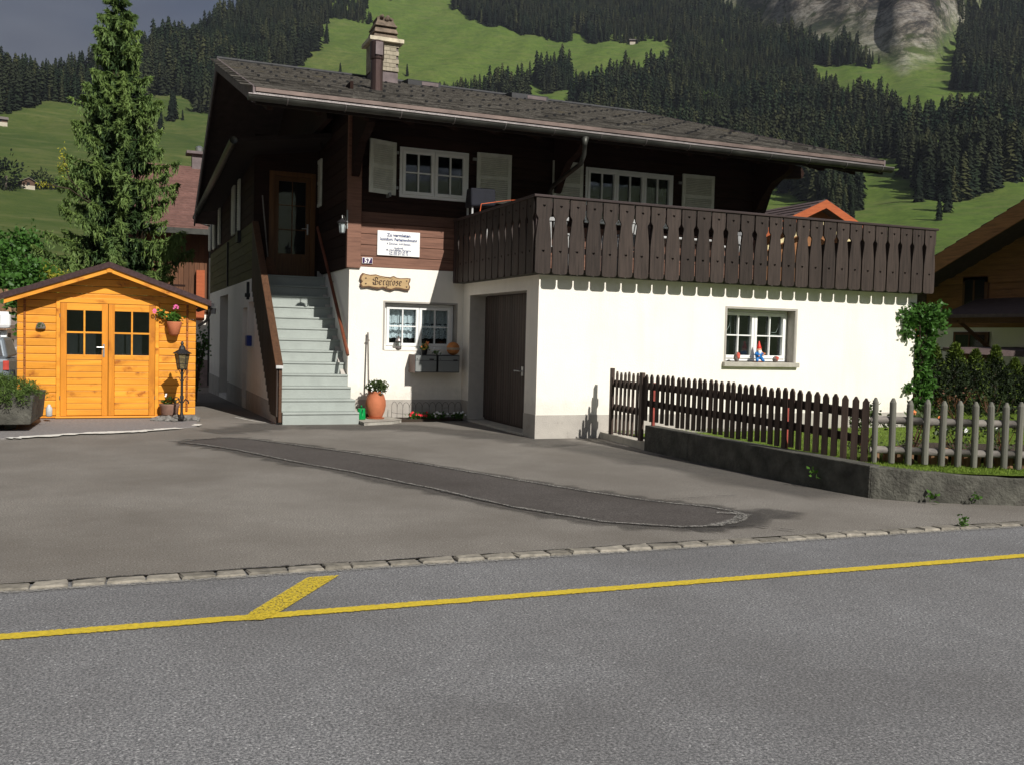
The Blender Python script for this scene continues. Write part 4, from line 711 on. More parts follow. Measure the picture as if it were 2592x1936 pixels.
for x0, x1 in ((-.1, .68), (2.45, 3.4)):
    mb = MB(); y0 = 7.45; z0 = EZ+(y0-EY)*math.tan(ang)+.02; mb.prism([(y0, z0), (y0+.6, z0+.17), (y0+.6, z0+.2), (y0+.02, z0+.13), (y0, z0+.11)], x0, x1, 'x'); o = obj('roof_vent', mb, M['guard'], rf)
    mb = MB(); mb.box(x0+(x1-x0)*.42, x1-.06, y0-.012, y0-.001, z0+.02, z0+.10); obj('vent_flap', mb, M['lead'], o)

# balcony -------------------------------------------------------------
bx, by, bX, zb0, zb1 = -.218, -.28, 7.93, 2.60, 3.783
bal = obj('balcony', MB().box(-.185, 7.83, -.10, D-.02, 2.601, 2.70), M['conc'], house)
def board_mesh(wd=.262, ht=1.17, holes=True):
    c = bpy.data.curves.new('b', 'CURVE'); c.dimensions = '2D'; c.fill_mode = 'BOTH'; c.extrude = .014; h = wd/2; n = .038
    rr = .045
    right = [(h-rr, 0), (h-.012, .012), (h, rr), (h, ht*.45), (h-.012, ht*.55), (h-n*.75, ht*.66), (h-n, ht*.715), (h-n*.9, ht*.735), (h-n*.25, ht*.765), (h-.003, ht*.78), (h, ht*.79), (h, ht)]
    pts = [(-x_, z_) for x_, z_ in right[::-1]] + right
    def sp(p):
        s = c.splines.new('POLY'); s.points.add(len(p)-1)
        for i, (a, b) in enumerate(p): s.points[i].co = (a, b, 0, 1)
        s.use_cyclic_u = True
    sp(pts)
    if holes:
        for zc in (ht*.895, ht*.30): sp([(0, zc-.030), (.017, zc-.010), (.024, zc+.004), (.020, zc+.015), (.011, zc+.017), (0, zc+.009), (-.011, zc+.017), (-.020, zc+.015), (-.024, zc+.004), (-.017, zc-.010)][::-1])
    o = bpy.data.objects.new('b', c); me = bpy.data.meshes.new_from_object(o); bpy.data.objects.remove(o)
    me.transform(Matrix.Rotation(R(90), 4, 'X')); me.materials.append(M['bwood']); me.name = 'balcony_board'; return me
bme = board_mesh(); n = 28; pitch = (bX-bx)/n; r = random.Random(4)
for i in range(n): inst('balcony_board', bme, bal, (bx+pitch*(i+.5), by+r.uniform(-.003, .003), zb0-.0+r.uniform(-.004, .004)), (0, 0, r.uniform(-.004, .004)))
n2 = 13; p2 = (D-.02-by)/n2
for i in range(n2): inst('balcony_board', bme, bal, (bx+.012, by+.03+p2*(i+.5), zb0), (0, 0, R(-90)+r.uniform(-.004, .004)))
mb = MB(); mb.box(bx-.03, bX+.03, by-.035, by+.10, zb1-.012, zb1+.028); obj('cap_rail', mb, M['bwoodx'], bal, bevel=.006)
mb = MB(); mb.box(bx-.03, bx+.10, by+.102, D-.03, zb1-.012, zb1+.028); obj('cap_rail', mb, M['bwoodx'], bal, bevel=.006)
for z0 in (2.93, 3.62): mb = MB(); mb.box(bx+.05, bX-.02, by+.018, by+.065, z0, z0+.09); mb.box(bx+.03, bx+.075, by+.067, D-.03, z0, z0+.09); obj('rail_beam', mb, M['bwoodx'], bal)
mb = MB()
for xx in (.0, 1.9, 3.85, 5.8, 7.75): mb.box(xx-.04, xx+.04, by+.07, by+.15, 2.7, 3.76)
obj('baluster_post', mb, M['bwoodx'], bal)
mb = MB(); mb.box(bx-.01, bx+.09, D-.16, D-.052, 2.6, 3.77); obj('light_stop_post', mb, M['bwoodx'], bal)  # added post, blocks the slit of sun between side boards and wall
mb = MB(); mb.box(bx+.027, bx+.11, by+.018, by+.11, 2.62, 2.93); mb.box(bx+.027, bx+.11, by+.018, by+.11, 3.02, 3.62); obj('corner_post', mb, M['bwoodx'], bal)  # added inner corner blocks that keep stray sun off the wall behind
mb = MB(); mb.box(7.70, bX, by+.02, by+.1, 2.63, 3.76); mb.box(bX-.05, bX-.02, by+.02, D, 2.63, 3.76); obj('end_panel', mb, M['bwood'], bal)

# ---------------------------------------------------------------- writing and signs
def text_mesh(body, size, ext=.001, align='CENTER', bold=0, sx=1):
    c = bpy.data.curves.new('t', 'FONT'); c.body = body; c.size = size; c.extrude = ext; c.align_x = align; c.offset = bold; c.resolution_u = 2
    o = bpy.data.objects.new('t', c); col.objects.link(o); bpy.context.view_layer.update()
    me = bpy.data.meshes.new_from_object(o.evaluated_get(bpy.context.evaluated_depsgraph_get())); bpy.data.objects.remove(o)
    me.transform(Matrix.Rotation(R(90), 4, 'X') @ Matrix.Diagonal((sx, 1, 1, 1))); return me
sg = thing('rental_sign', (-1.31, D-.03, 3.06), 'white rental sign with blue German lettering on the brown planks', 'sign')
mb = MB(); mb.box(-1.717, -.9, D-.03, D-.005, 3.06, 3.517); obj('sign_board', mb, M['sign'], sg, bevel=.003)
for t, zz, s, b, sx in (('Zu vermieten', 3.415, .082, .0026, 1), ('komfort. Ferienwohnung', 3.335, .080, .0026, .88), ('4 Zimmer, 4-8 Betten', 3.265, .052, .0010, 1), ('Auskunft', 3.19, .048, .0010, 1), ('M. Hari-Müller, Parterre', 3.150, .048, .0010, 1), ('Tel. 033 673 30 49', 3.112, .048, .0010, 1), ('Fax 033 671 06 14', 3.074, .048, .0010, 1)):
    me = text_mesh(t, s, .001, bold=b, sx=sx); me.materials.append(M['ink']); o = bpy.data.objects.new('lettering', me); col.objects.link(o); o.parent = sg; o.location = (0, -.002, zz-3.06)
nb = thing('house_number', (-1.9, D-.03, 2.89), 'small violet enamel house number 57 below the planks corner', 'number plate')
mb = MB(); mb.box(-1.998, -1.802, D-.025, D-.005, 2.888, 3.004); obj('plate_rim', mb, M['sign'], nb, bevel=.006)
mb = MB(); mb.box(-1.990, -1.810, D-.028, D-.0255, 2.896, 2.996); obj('plate', mb, M['num'], nb)
me = text_mesh('57', .118, .001, bold=.0035); me.materials.append(M['sign']); o = bpy.data.objects.new('number', me); col.objects.link(o); o.parent = nb; o.location = (0, -.0005, .014)
# the carved name board, letters laid as broad-nib strokes
bs = thing('name_board', (-1.55, D-.04, 2.44), 'wavy carved wooden board with burnt black letter name Bergrose', 'sign')
topc = [(-2.02, 2.66), (-1.985, 2.705), (-1.93, 2.69), (-1.85, 2.678), (-1.74, 2.69), (-1.66, 2.668), (-1.55, 2.655), (-1.46, 2.652), (-1.40, 2.675), (-1.34, 2.648), (-1.27, 2.640), (-1.14, 2.650), (-1.08, 2.645), (-1.085, 2.60), (-1.11, 2.55), (-1.085, 2.49), (-1.10, 2.435), (-1.16, 2.432), (-1.28, 2.455), (-1.36, 2.455), (-1.44, 2.42), (-1.53, 2.435), (-1.60, 2.465), (-1.68, 2.44), (-1.78, 2.447), (-1.88, 2.465), (-2.0, 2.45), (-2.03, 2.50), (-2.0, 2.555), (-2.035, 2.60)]
mb = MB(); mb.prism(topc[::-1], D-.052, D-.005, 'y'); obj('board_edge', mb, M['signe'], bs, bevel=.008)
cx_ = sum(a for a, _ in topc)/len(topc); cz_ = sum(b for _, b in topc)/len(topc)
mb = MB(); mb.prism([(cx_+(a-cx_)*.965, cz_+(b-cz_)*.88+.004) for a, b in topc[::-1]], D-.0585, D-.0525, 'y'); obj('board_face', mb, M['signw'], bs)
G = {  # strokes on a unit grid (x-height 1), broad nib held at 40 degrees
 'B': [[(.1, 1.45), (-.15, 1.2), (0, .95), (.3, .9)], [(.45, 1.5), (.4, .8), (.5, .1)], [(.1, 1.4), (.5, 1.6), (.9, 1.45), (.95, 1.1), (.6, .85)], [(.6, .85), (1.05, .65), (1.05, .2), (.6, 0), (.1, .05), (-.15, .2)], [(-.2, .5), (.1, .3), (.35, .35)]],
 'e': [[(.1, .9), (.08, .2), (.3, 0), (.6, .2)], [(.1, .85), (.35, 1), (.55, .8), (.45, .6), (.12, .5)]],
 'r': [[(.05, .9), (.2, .85), (.2, .1), (.35, 0)], [(.2, .75), (.4, 1), (.6, .85)]],
 'g': [[(.1, .85), (.08, .2), (.3, 0), (.5, .2)], [(.1, .85), (.3, 1), (.55, .85), (.55, -.25), (.3, -.45), (.05, -.3)]],
 'o': [[(.3, 1), (.08, .8), (.08, .2), (.3, 0)], [(.3, 1), (.55, .8), (.55, .2), (.3, 0)]],
 's': [[(.55, .85), (.3, 1), (.1, .8), (.5, .45), (.5, .15), (.25, 0), (.05, .12)]]}
mb = MB(); x = -1.785; s = .088
for chh in 'Bergrose':
    for stroke in G[chh]:
        P = [(x+a*s*.95, 2.505+b*s) for a, b in stroke]; nx, nz = .0085, .0075
        for (a, b) in zip(P, P[1:]): mb.add([(a[0]-nx, D-.0605, a[1]-nz), (b[0]-nx, D-.0605, b[1]-nz), (b[0]+nx, D-.0605, b[1]+nz), (a[0]+nx, D-.0605, a[1]+nz)], [(0, 1, 2, 3)])
    x += s*(1.22 if chh == 'B' else .72)
mb.add([(-1.70, D-.0602, 2.645), (-1.6, D-.0602, 2.632), (-1.6, D-.0602, 2.638), (-1.70, D-.0602, 2.651)], [(0, 1, 2, 3)])
mb.add([(-1.6, D-.0603, 2.630), (-1.52, D-.0603, 2.645), (-1.52, D-.0603, 2.651), (-1.6, D-.0603, 2.637)], [(0, 1, 2, 3)]); mb.add([(-1.52, D-.0604, 2.645), (-1.42, D-.0604, 2.615), (-1.42, D-.0604, 2.622), (-1.52, D-.0604, 2.651)], [(0, 1, 2, 3)])
for px_, pz_ in ((-1.93, 2.62), (-1.93, 2.52), (-1.15, 2.6), (-1.15, 2.49)): mb.prism([(px_, pz_-.02), (px_+.018, pz_), (px_+.01, pz_+.014), (px_, pz_+.006), (px_-.01, pz_+.014), (px_-.018, pz_)], D-.0608, D-.0590, 'y')
obj('lettering', mb, M['burn'], bs)

# ---------------------------------------------------------------- leaves and plants
def leaf_cloud(pts, size, rs, flat=0.0, up=0.0, aspect=.6, fold=.25, normals=None):
    """one folded leaf (2 quads... 4 tris) at every point"""
    pts = np.asarray(pts, float); n = len(pts); g = np.random.RandomState(rs)
    a = g.normal(size=(n, 3)); a[:, 2] = a[:, 2]*(1-flat)+up; a /= np.linalg.norm(a, axis=1)[:, None]
    b = g.normal(size=(n, 3)); b -= (b*a).sum(1)[:, None]*a; b /= np.linalg.norm(b, axis=1)[:, None]; c = np.cross(a, b)
    s = (size*g.uniform(.6, 1.25, n))[:, None]; w_ = s*aspect*.5
    V = np.stack([pts, pts+a*s*.5+b*w_+c*s*fold*.5, pts+a*s, pts+a*s*.5-b*w_+c*s*fold*.5, pts+a*s*.45], 1).reshape(-1, 3)
    i = np.arange(n)[:, None]*5; F = np.concatenate([i+np.array([[0, 1, 2, 4]]), i+np.array([[0, 4, 2, 3]])], 0); return V, F
def cloud_obj(name, pts, size, mat, parent=None, rs=1, kind=None, **k):
    V, F = leaf_cloud(pts, size, rs, **k)
    off = np.array(wloc(parent)) if parent else np.zeros(3); me = npmesh(name, V-off, F)
    return obj(name, me, mat, parent, kind=kind)
def blob_pts(n, c, r, rs, shell=.45, jag=.25):
    g = np.random.RandomState(rs); d = g.normal(size=(n, 3)); d /= np.linalg.norm(d, axis=1)[:, None]
    rad = g.uniform(shell, 1, n)**.6; lump = 1+jag*np.sin(d[:, 0]*5+rs)*np.cos(d[:, 1]*4.3+rs*2)+jag*.6*np.sin(d[:, 2]*7+d[:, 0]*6)
    return np.array(c)+d*(rad*lump)[:, None]*np.array(r)
def stems(name, base_, tips, r, mat, parent):
    mb = MB(); rr_ = random.Random(7)
    for t in tips:
        m_ = [(base_[i]*.5+t[i]*.5+rr_.uniform(-.03, .03)) for i in range(3)]; mb.tube([base_, m_, t], [r, r*.8, r*.5], 5)
    return obj(name, mb, mat, parent)
def petals(name, pts, r, mat, parent):
    mb = MB(); q = random.Random(3)
    for p in pts:
        p = Vector(p); 
        for k in range(5):
            a = k*1.257+q.random(); d = Vector((math.cos(a), -.45+.2*q.random(), math.sin(a))).normalized(); e = Vector((-math.sin(a), 0, math.cos(a)))
            mb.add([p, p+d*r*.6+e*r*.45, p+d*r*1.05, p+d*r*.6-e*r*.45], [(0, 1, 2, 3)])
        mb.ball(p+Vector((0, -.002, 0)), r*.28, 5)
    return obj(name, mb, mat, parent, kind='stuff')

# ---------------------------------------------------------------- things by the door
wl = thing('wall_lantern', (-2.16, D-.1, 3.4), 'small black lantern on a bent arm at the dark timber corner', 'lamp')
lx, ly = -2.42, D-.22
mb = MB(); mb.box(-2.31, -2.29, D-.10, D-.03, 3.50, 3.84); mb.tube([(-2.30, D-.07, 3.60), (-2.36, D-.1, 3.72), (-2.42, D-.2, 3.72), (-2.42, D-.22, 3.66)], .010, 6); obj('arm', mb, M['galv'], wl)
mb = MB(); mb.lathe([(.10, 0), (.105, .012), (.03, .07), (.012, .09)], (lx, ly, 3.58), 8); obj('lamp_cap', mb, M['iron'], wl)
mb = MB(); mb.lathe([(.045, 0), (.07, .17)], (lx, ly, 3.41), 6); obj('lamp_glass', mb, simple('lamp_glass', (.45, .5, .5), .25, bst=0), wl)
mb = MB()
for k in range(6): t = k*math.pi/3; mb.tube([(lx+.046*math.cos(t), ly+.046*math.sin(t), 3.40), (lx+.073*math.cos(t), ly+.073*math.sin(t), 3.585)], .005, 4)
mb.lathe([(.05, 0), (.05, .012)], (lx, ly, 3.395), 6); obj('lamp_cage', mb, M['iron'], wl)

fs = thing('flagstone', (-1.7, 2.95, 0), 'low grey stone slab under the large clay pot beside the steps', 'slab')
mb = MB(); mb.prism([(-2.175, 2.48), (-1.6, 2.72), (-1.36, 2.98), (-1.42, D-.03), (-2.175, D-.03)], -.02, .06, 'z'); obj('slab', mb, M['slab'], fs, bevel=.012)
pot = thing('plant_pot', (-1.79, 3.2, .06), 'large round terracotta pot with a white daisy bush beside the painted steps', 'potted plant')
mb = MB(); mb.lathe([(.11, 0), (.125, .02), (.165, .12), (.185, .22), (.18, .31), (.152, .40), (.135, .43), (.142, .45), (.148, .475), (.14, .48), (.125, .478), (.115, .44), (.01, .43)], (-1.79, 3.2, .08), 28); obj('pot', mb, M['terra'], pot, smooth=True)
mb = MB(); mb.lathe([(.15, 0), (.165, .02), (.15, .022)], (-1.79, 3.2, .06), 24); obj('saucer', mb, M['terra'], pot)
pts = blob_pts(1500, (-1.78, 3.2, .63), (.20, .2, .13), 3, .3, .2); cloud_obj('foliage', pts, .045, M['rose'], pot, 4)
g = random.Random(6); petals('daisies', [(-1.78+.24*math.cos(a)*q, 3.08-.05*q, .66+.13*math.sin(a)*q) for a, q in [(g.uniform(0, 6.28), g.uniform(.5, 1.05)) for _ in range(34)]], .013, M['fwhite'], pot)
wc = thing('watering_can', (-2.1, 3.05, .06), 'small green plastic watering can between the steps and the clay pot', 'watering can')
mb = MB(); mb.lathe([(.075, 0), (.078, .01), (.068, .19), (.06, .20), (.0, .2)], (-2.09, 3.05, .062), 18); obj('body', mb, M['gplastic'], wc, smooth=True)
mb = MB(); mb.tube([(-2.09, 3.05, .24), (-2.11, 3.02, .31), (-2.10, 2.98, .31), (-2.09, 2.965, .22), (-2.09, 2.975, .12)], .012, 7); obj('handle', mb, M['gplastic'], wc, smooth=True)
mb = MB(); mb.tube([(-2.07, 3.1, .12), (-2.04, 3.25, .26)], [.02, .012], 7); obj('spout', mb, M['gplastic'], wc)
br = thing('broom', (-1.86, 3.5, .06), 'wooden broom handle leaning on the white wall behind the clay pot', 'broom')
mb = MB(); mb.tube([(-1.87, 3.38, .1), (-1.875, 3.55, 1.62)], .016, 8); mb.box(-1.905, -1.845, 3.53, 3.545, 1.46, 1.49); obj('handle', mb, M['polex'], br)
mb = MB(); mb.box(-1.97, -1.76, 3.36, 3.40, .065, .13); obj('broom_head', mb, M['brownl'], br)
b2 = thing('broom', (-3.36, 6.1, 2.73), 'straw broom standing on the top landing left of the entrance door', 'broom')
mb = MB(); mb.tube([(-3.34, 6.1, 2.95), (-3.46, 6.2, 4.35)], .014, 7); obj('handle', mb, M['polex'], b2)
mb = MB(); mb.hexa([(-3.44, 6.03, 2.735), (-3.14, 6.03, 2.735), (-3.14, 6.11, 2.735), (-3.44, 6.11, 2.735), (-3.38, 6.05, 3.1), (-3.28, 6.05, 3.1), (-3.28, 6.1, 3.1), (-3.38, 6.1, 3.1)]); obj('bristles', mb, M['brownl'], b2)
# letter boxes and what stands on them
for i, (x0, lab) in enumerate(((-1.05, 'left grey metal letter box, half in sunlight, under the curtained window'), (-.60, 'right grey metal letter box in shade under the clay ball'))):
    t = thing('letter_box', (x0+.2, D-.2, .91), lab, 'letter box', 'letter boxes on the white wall')
    mb = MB(); mb.box(x0, x0+.43, D-.36, D-.002, .905, 1.228); obj('box', mb, M['black'], t, bevel=.006)
    mb = MB(); mb.box(x0+.012, x0+.418, D-.372, D-.361, 1.13, 1.215); f_ = obj('flap', mb, M['mail'], t, bevel=.003)
    mb = MB(); mb.box(x0+.012, x0+.418, D-.372, D-.361, .918, 1.122); obj('front_door', mb, M['mail'], t, bevel=.003)
    mb = MB(); mb.box(x0+.28, x0+.37, D-.3745, D-.3725, 1.135, 1.16) if i == 0 else mb.box(x0+.30, x0+.385, D-.3745, D-.3725, 1.125, 1.15); mb.box(x0+.035, x0+.05, D-.376, D-.3725, 1.145, 1.16); obj('name_plate', mb, M['black'], t)
    if i == 0: mb = MB(); mb.box(x0-.012, x0-.001, D-.36, D-.002, .90, 1.232); obj('side_cheek', mb, M['maild'], t)
bl = thing('clay_ball', (-.25, D-.2, 1.228), 'orange clay ball with a pale band lying on the right letter box', 'ornament')
mb = MB(); mb.ball((-.25, D-.2, 1.355), .127, 24); obj('ball', mb, M['ball'], bl, smooth=True)
mb = MB(); mb.lathe([(.1255, -.022), (.129, -.01), (.129, .01), (.1255, .022)], (-.25, D-.2, 1.352), 24); obj('band', mb, M['band'], bl)
ln = thing('lantern', (-1.27, D-.02, 1.335), 'small grey storm lantern on the left end of the curtained window sill', 'lantern')
c = (-1.27, D-.0, 1.335)
mb = MB(); mb.lathe([(.062, 0), (.062, .03), (.05, .04)], c, 14); mb.lathe([(.055, .13), (.06, .14), (.045, .18), (.02, .2), (.022, .23), (.01, .235)], c, 14)
for k in range(6): a = k*1.047; mb.tube([(c[0]+.055*math.cos(a), c[1]+.055*math.sin(a), c[2]+.03), (c[0]+.052*math.cos(a), c[1]+.052*math.sin(a), c[2]+.14)], .004, 4)
obj('lantern_frame', mb, M['zinc'], ln)
mb = MB(); mb.lathe([(.045, .035), (.045, .14)], c, 14); obj('lantern_glass', mb, M['glass'], ln)
mb = MB(); mb.tube([(c[0]-.04, c[1], c[2]+.2), (c[0]-.03, c[1], c[2]+.28), (c[0]+.03, c[1], c[2]+.28), (c[0]+.04, c[1], c[2]+.2)], .003, 4); obj('lantern_bail', mb, M['zinc'], ln)
fp = thing('flower_pot', (-.82, D-.2, 1.228), 'small dark pot of orange and yellow flowers on the left letter box', 'potted plant')
mb = MB(); mb.lathe([(.045, 0), (.065, .1), (.06, .1)], (-.82, D-.2, 1.228), 14); obj('pot', mb, M['black'], fp)
cloud_obj('foliage', blob_pts(260, (-.82, D-.2, 1.37), (.08, .07, .06), 9, .3), .04, M['gera'], fp, 3); g = random.Random(2)
petals('orange_flowers', [(-.83+g.uniform(-.07, .07), D-.26, 1.42+g.uniform(-.05, .05)) for _ in range(9)], .02, M['forange'], fp); petals('yellow_flowers', [(-.8+g.uniform(-.07, .07), D-.27, 1.38+g.uniform(-.05, .05)) for _ in range(6)], .018, M['fyel'], fp)
fw = thing('flower_sprig', (-.62, D-.25, 1.228), 'white flowered green sprig on the letter boxes beside the clay ball', 'plant')
cloud_obj('foliage', blob_pts(60, (-.60, D-.28, 1.27), (.09, .05, .035), 11, .2), .04, M['gera'], fw, 3); petals('white_flowers', [(-.68, D-.3, 1.33), (-.66, D-.3, 1.36), (-.70, D-.3, 1.31), (-.57, D-.33, 1.28)], .018, M['fwhite'], fw)
# wire bed edging and its flowers
we = thing('wire_edging', (-.8, 3.2, .05), 'rusty looped wire border fence round the little flower bed', 'border fence')
k = 0
path = [(-1.42, 3.45), (-1.38, 3.22)] + [(-1.30+.125*i, 3.12+.005*i) for i in range(4)] + [(-.78+.13*i, 3.16+.01*i) for i in range(6)]
for (a, b) in zip(path, path[1:]):
    mb = MB(); mx_, my_ = (a[0]+b[0])/2, (a[1]+b[1])/2
    hh = .33; mb.tube([(a[0], a[1], .03), (a[0], a[1], .03+hh*.7)]+[(mx_+(a[0]-mx_)*math.cos(q_), my_+(a[1]-my_)*math.cos(q_), .03+hh*.7+hh*.3*math.sin(q_)) for q_ in (.5, 1.0, 1.57, 2.14, 2.64)]+[(b[0], b[1], .03+hh*.7), (b[0], b[1], .03)], .0035, 4)
    mb.tube([(a[0], a[1], .15), (b[0], b[1], .15)], .003, 4); obj('wire_loop', mb, M['iron'], we)
sb = obj('flower_bed_soil', MB().prism([(-1.42, 3.1), (-.1, 3.2), (-.03, 3.58), (-1.42, 3.58)], -.02, .045, 'z'), M['soil'], kind='structure')
g = random.Random(8)
for x0, lab, mt, nf in ((-1.02, 'red flowering geranium in the sun beside the wire edging', 'fred', 7), (-.8, 'red flowering geranium at the edge of the shade in the bed', 'fred', 4), (-.55, 'white flowering bedding plant in the shade below the letter boxes', 'fwhite', 9), (-.18, 'white flowering bedding plant in the corner by the garage', 'fwhite', 6)):
    t = thing('bedding_plant', (x0, 3.25, .045), lab, 'flower', 'bedding plants in the wire edged bed'); cloud_obj('foliage', blob_pts(150, (x0, 3.25, .10), (.15, .09, .06), int(x0*100) % 50, .3), .05, M['gera'], t, 3)
    petals('flowers', [(x0+g.uniform(-.15, .15), 3.15, .13+g.uniform(-.03, .05)) for _ in range(nf)], .024, M[mt], t)
# gnome and stones on the garage window sill
gx, gy_, gz_ = 4.27, .03, 1.272
gn = thing('garden_gnome', (gx, gy_, gz_), 'garden gnome with red pointed hat, white beard and blue clothes on the window sill', 'garden gnome')
mb = MB(); mb.lathe([(.10, 0), (.105, .012), (.08, .022)], (gx, gy_, gz_), 18, 0, 1.05, .55); obj('base', mb, M['gnbase'], gn, smooth=True)
mb = MB()
for s in (-1, 1): mb.tube([(gx+s*.03, gy_-.01, gz_+.09), (gx+s*.055, gy_-.035, gz_+.05), (gx+s*.06, gy_-.04, gz_+.025)], [.032, .028, .024], 9); mb.ball((gx+s*.065, gy_-.055, gz_+.03), .022, 8)
obj('legs', mb, M['gnblue'], gn, smooth=True)
mb = MB(); mb.lathe([(.035, .055), (.062, .08), (.066, .12), (.055, .165), (.035, .19)], (gx, gy_, gz_), 16, 0, 1, .8); mb.tube([(gx-.05, gy_, gz_+.165), (gx-.085, gy_-.02, gz_+.13), (gx-.045, gy_-.055, gz_+.11)], [.022, .024, .018], 8); mb.tube([(gx+.045, gy_, gz_+.165), (gx+.075, gy_-.03, gz_+.125), (gx+.045, gy_-.06, gz_+.125)], [.022, .022, .017], 8); obj('jacket', mb, M['gnblue'], gn, smooth=True)
mb = MB(); mb.ball((gx, gy_-.01, gz_+.215), .042, 14); mb.ball((gx, gy_-.053, gz_+.213), .010, 8); mb.ball((gx-.04, gy_-.01, gz_+.213), .011, 6); mb.ball((gx+.04, gy_-.01, gz_+.213), .011, 6); mb.ball((gx-.04, gy_-.06, gz_+.108), .015, 8); mb.ball((gx+.045, gy_-.066, gz_+.125), .015, 8); obj('head_and_hands', mb, M['gnskin'], gn, smooth=True)
mb = MB()
for s in (-1, 1): mb.ball((gx+s*.015, gy_-.047, gz_+.227), .0045, 6)
obj('eyes', mb, M['black'], gn)
mb = MB(); mb.lathe([(.044, .235), (.046, .243), (.034, .28), (.018, .33), (.008, .365), (.002, .372)], (gx, gy_, gz_), 16); obj('hat', mb, M['gnred'], gn, smooth=True)
mb = MB(); mb.lathe([(.005, .11), (.022, .135), (.036, .165), (.04, .19), (.034, .205)], (gx, gy_-.028, gz_), 12, 0, 1, .7); obj('beard', mb, M['gnwhite'], gn, smooth=True)
mb = MB(); mb.tube([(gx+.02, gy_-.06, gz_+.185), (gx+.055, gy_-.08, gz_+.15)], .005, 6); mb.lathe([(.012, 0), (.016, .03)], (gx+.062, gy_-.08, gz_+.135), 8); obj('pipe', mb, M['forange'], gn)
def rock_obj(name, c, r, mat, lab, cat, seed, group=None):
    q = random.Random(seed); mb = MB(); mb.ball(c, 1, 9); 
    mb.v = [(c[0]+(v[0]-c[0])*r[0]*q.uniform(.8, 1.15), c[1]+(v[1]-c[1])*r[1]*q.uniform(.8, 1.15), c[2]+(v[2]-c[2])*r[2]*q.uniform(.85, 1.1)) for v in mb.v]
    return mb
for x0, hh, lab, sd in ((3.80, .085, 'taller grey stone with a red painted top left of the gnome', 1), (4.62, .055, 'flatter grey stone with a red painted face right of the gnome', 2)):
    t = thing('painted_stone', (x0, .02, gz_), lab, 'stone', 'painted stones on the garage window sill'); obj('stone', rock_obj('', (x0, .02, gz_+hh), (.055, .05, hh), None, '', '', sd), M['stone'], t)
    obj('painted_patch', rock_obj('', (x0+.012, -.005, gz_+hh*1.25), (.038, .04, hh*.72), None, '', '', sd+5), M['stoner'], t)

# on the balcony
gr_ = thing('covered_grill', (0, 2.8, 2.7), 'grill under a dark cover on the balcony before the shutter', 'grill')
mb = MB(); mb.hexa([(-.23, 2.62, 3.96), (.25, 2.62, 4.0), (.25, 3.0, 4.0), (-.23, 3.0, 3.96), (-.235, 2.65, 4.30), (.255, 2.65, 4.31), (.22, 2.98, 4.33), (-.2, 2.98, 4.32)]); obj('cover', mb, M['canvas'], gr_, bevel=.03)
mb = MB(); 
for a, b in ((-.18, 2.7), (.2, 2.7), (-.18, 2.95), (.2, 2.95)): mb.tube([(a, b, 2.7), (a, b, 3.96)], .02, 6)
obj('stand', mb, M['plasticw'], gr_)
cd_ = thing('orange_pole', (0, 2.5, 3.7), 'thin orange pole lying across the balcony rail before the grill', 'pole')
mb = MB(); mb.tube([(-.12, 2.4, 3.98), (.45, 2.5, 4.10), (.9, 2.6, 4.16)], .006, 6); mb.tube([(-.12, 2.4, 3.98), (-.14, 2.42, 3.80)], .008, 6); obj('pole', mb, M['orng'], cd_)
def chair(x, y, rz, lab):
    t = thing('garden_chair', (x, y, 2.7), lab, 'chair', 'white plastic chairs on the balcony'); t.rotation_euler.z = rz
    def P(nm, mb): o = bpy.data.objects.new(nm, mb.mesh(nm)); col.objects.link(o); o.data.materials.append(M['plasticw']); o.parent = t
    P('seat', MB().box(-.22, .22, -.22, .22, .42, .45))
    for k in range(5): P('back_slat', MB().hexa([(-.19+.085*k, .20, .45), (-.14+.085*k, .20, .45), (-.14+.085*k, .22, .45), (-.19+.085*k, .22, .45), (-.19+.085*k, .29, .88), (-.14+.085*k, .29, .88), (-.14+.085*k, .31, .88), (-.19+.085*k, .31, .88)]))
    P('back_rail', MB().box(-.22, .22, .28, .32, .86, .92))
    for a in (-.2, .2):
        P('armrest', MB().box(a-.03, a+.03, -.2, .25, .63, .66))
        for b in (-.2, .2): P('leg', MB().box(a-.02, a+.02, b-.02, b+.02, 0, .63))
chair(.75, 1.0, R(150), 'white plastic chair at the left end of the balcony'); chair(1.75, .6, R(200), 'white plastic chair left of the balcony table'); chair(4.1, .7, R(-60), 'white plastic chair right of the balcony table')
tb = thing('garden_table', (2.9, 1.0, 2.7), 'white plastic table in the middle of the balcony', 'table')
mb = MB(); mb.box(2.2, 3.6, .6, 1.4, 3.38, 3.42); obj('table_top', mb, M['plasticw'], tb, bevel=.01)
for a in (2.3, 3.5):
    for b in (.7, 1.3): mb = MB(); mb.tube([(a, b, 2.7), (a, b, 3.38)], .03, 8); obj('leg', mb, M['plasticw'], tb)

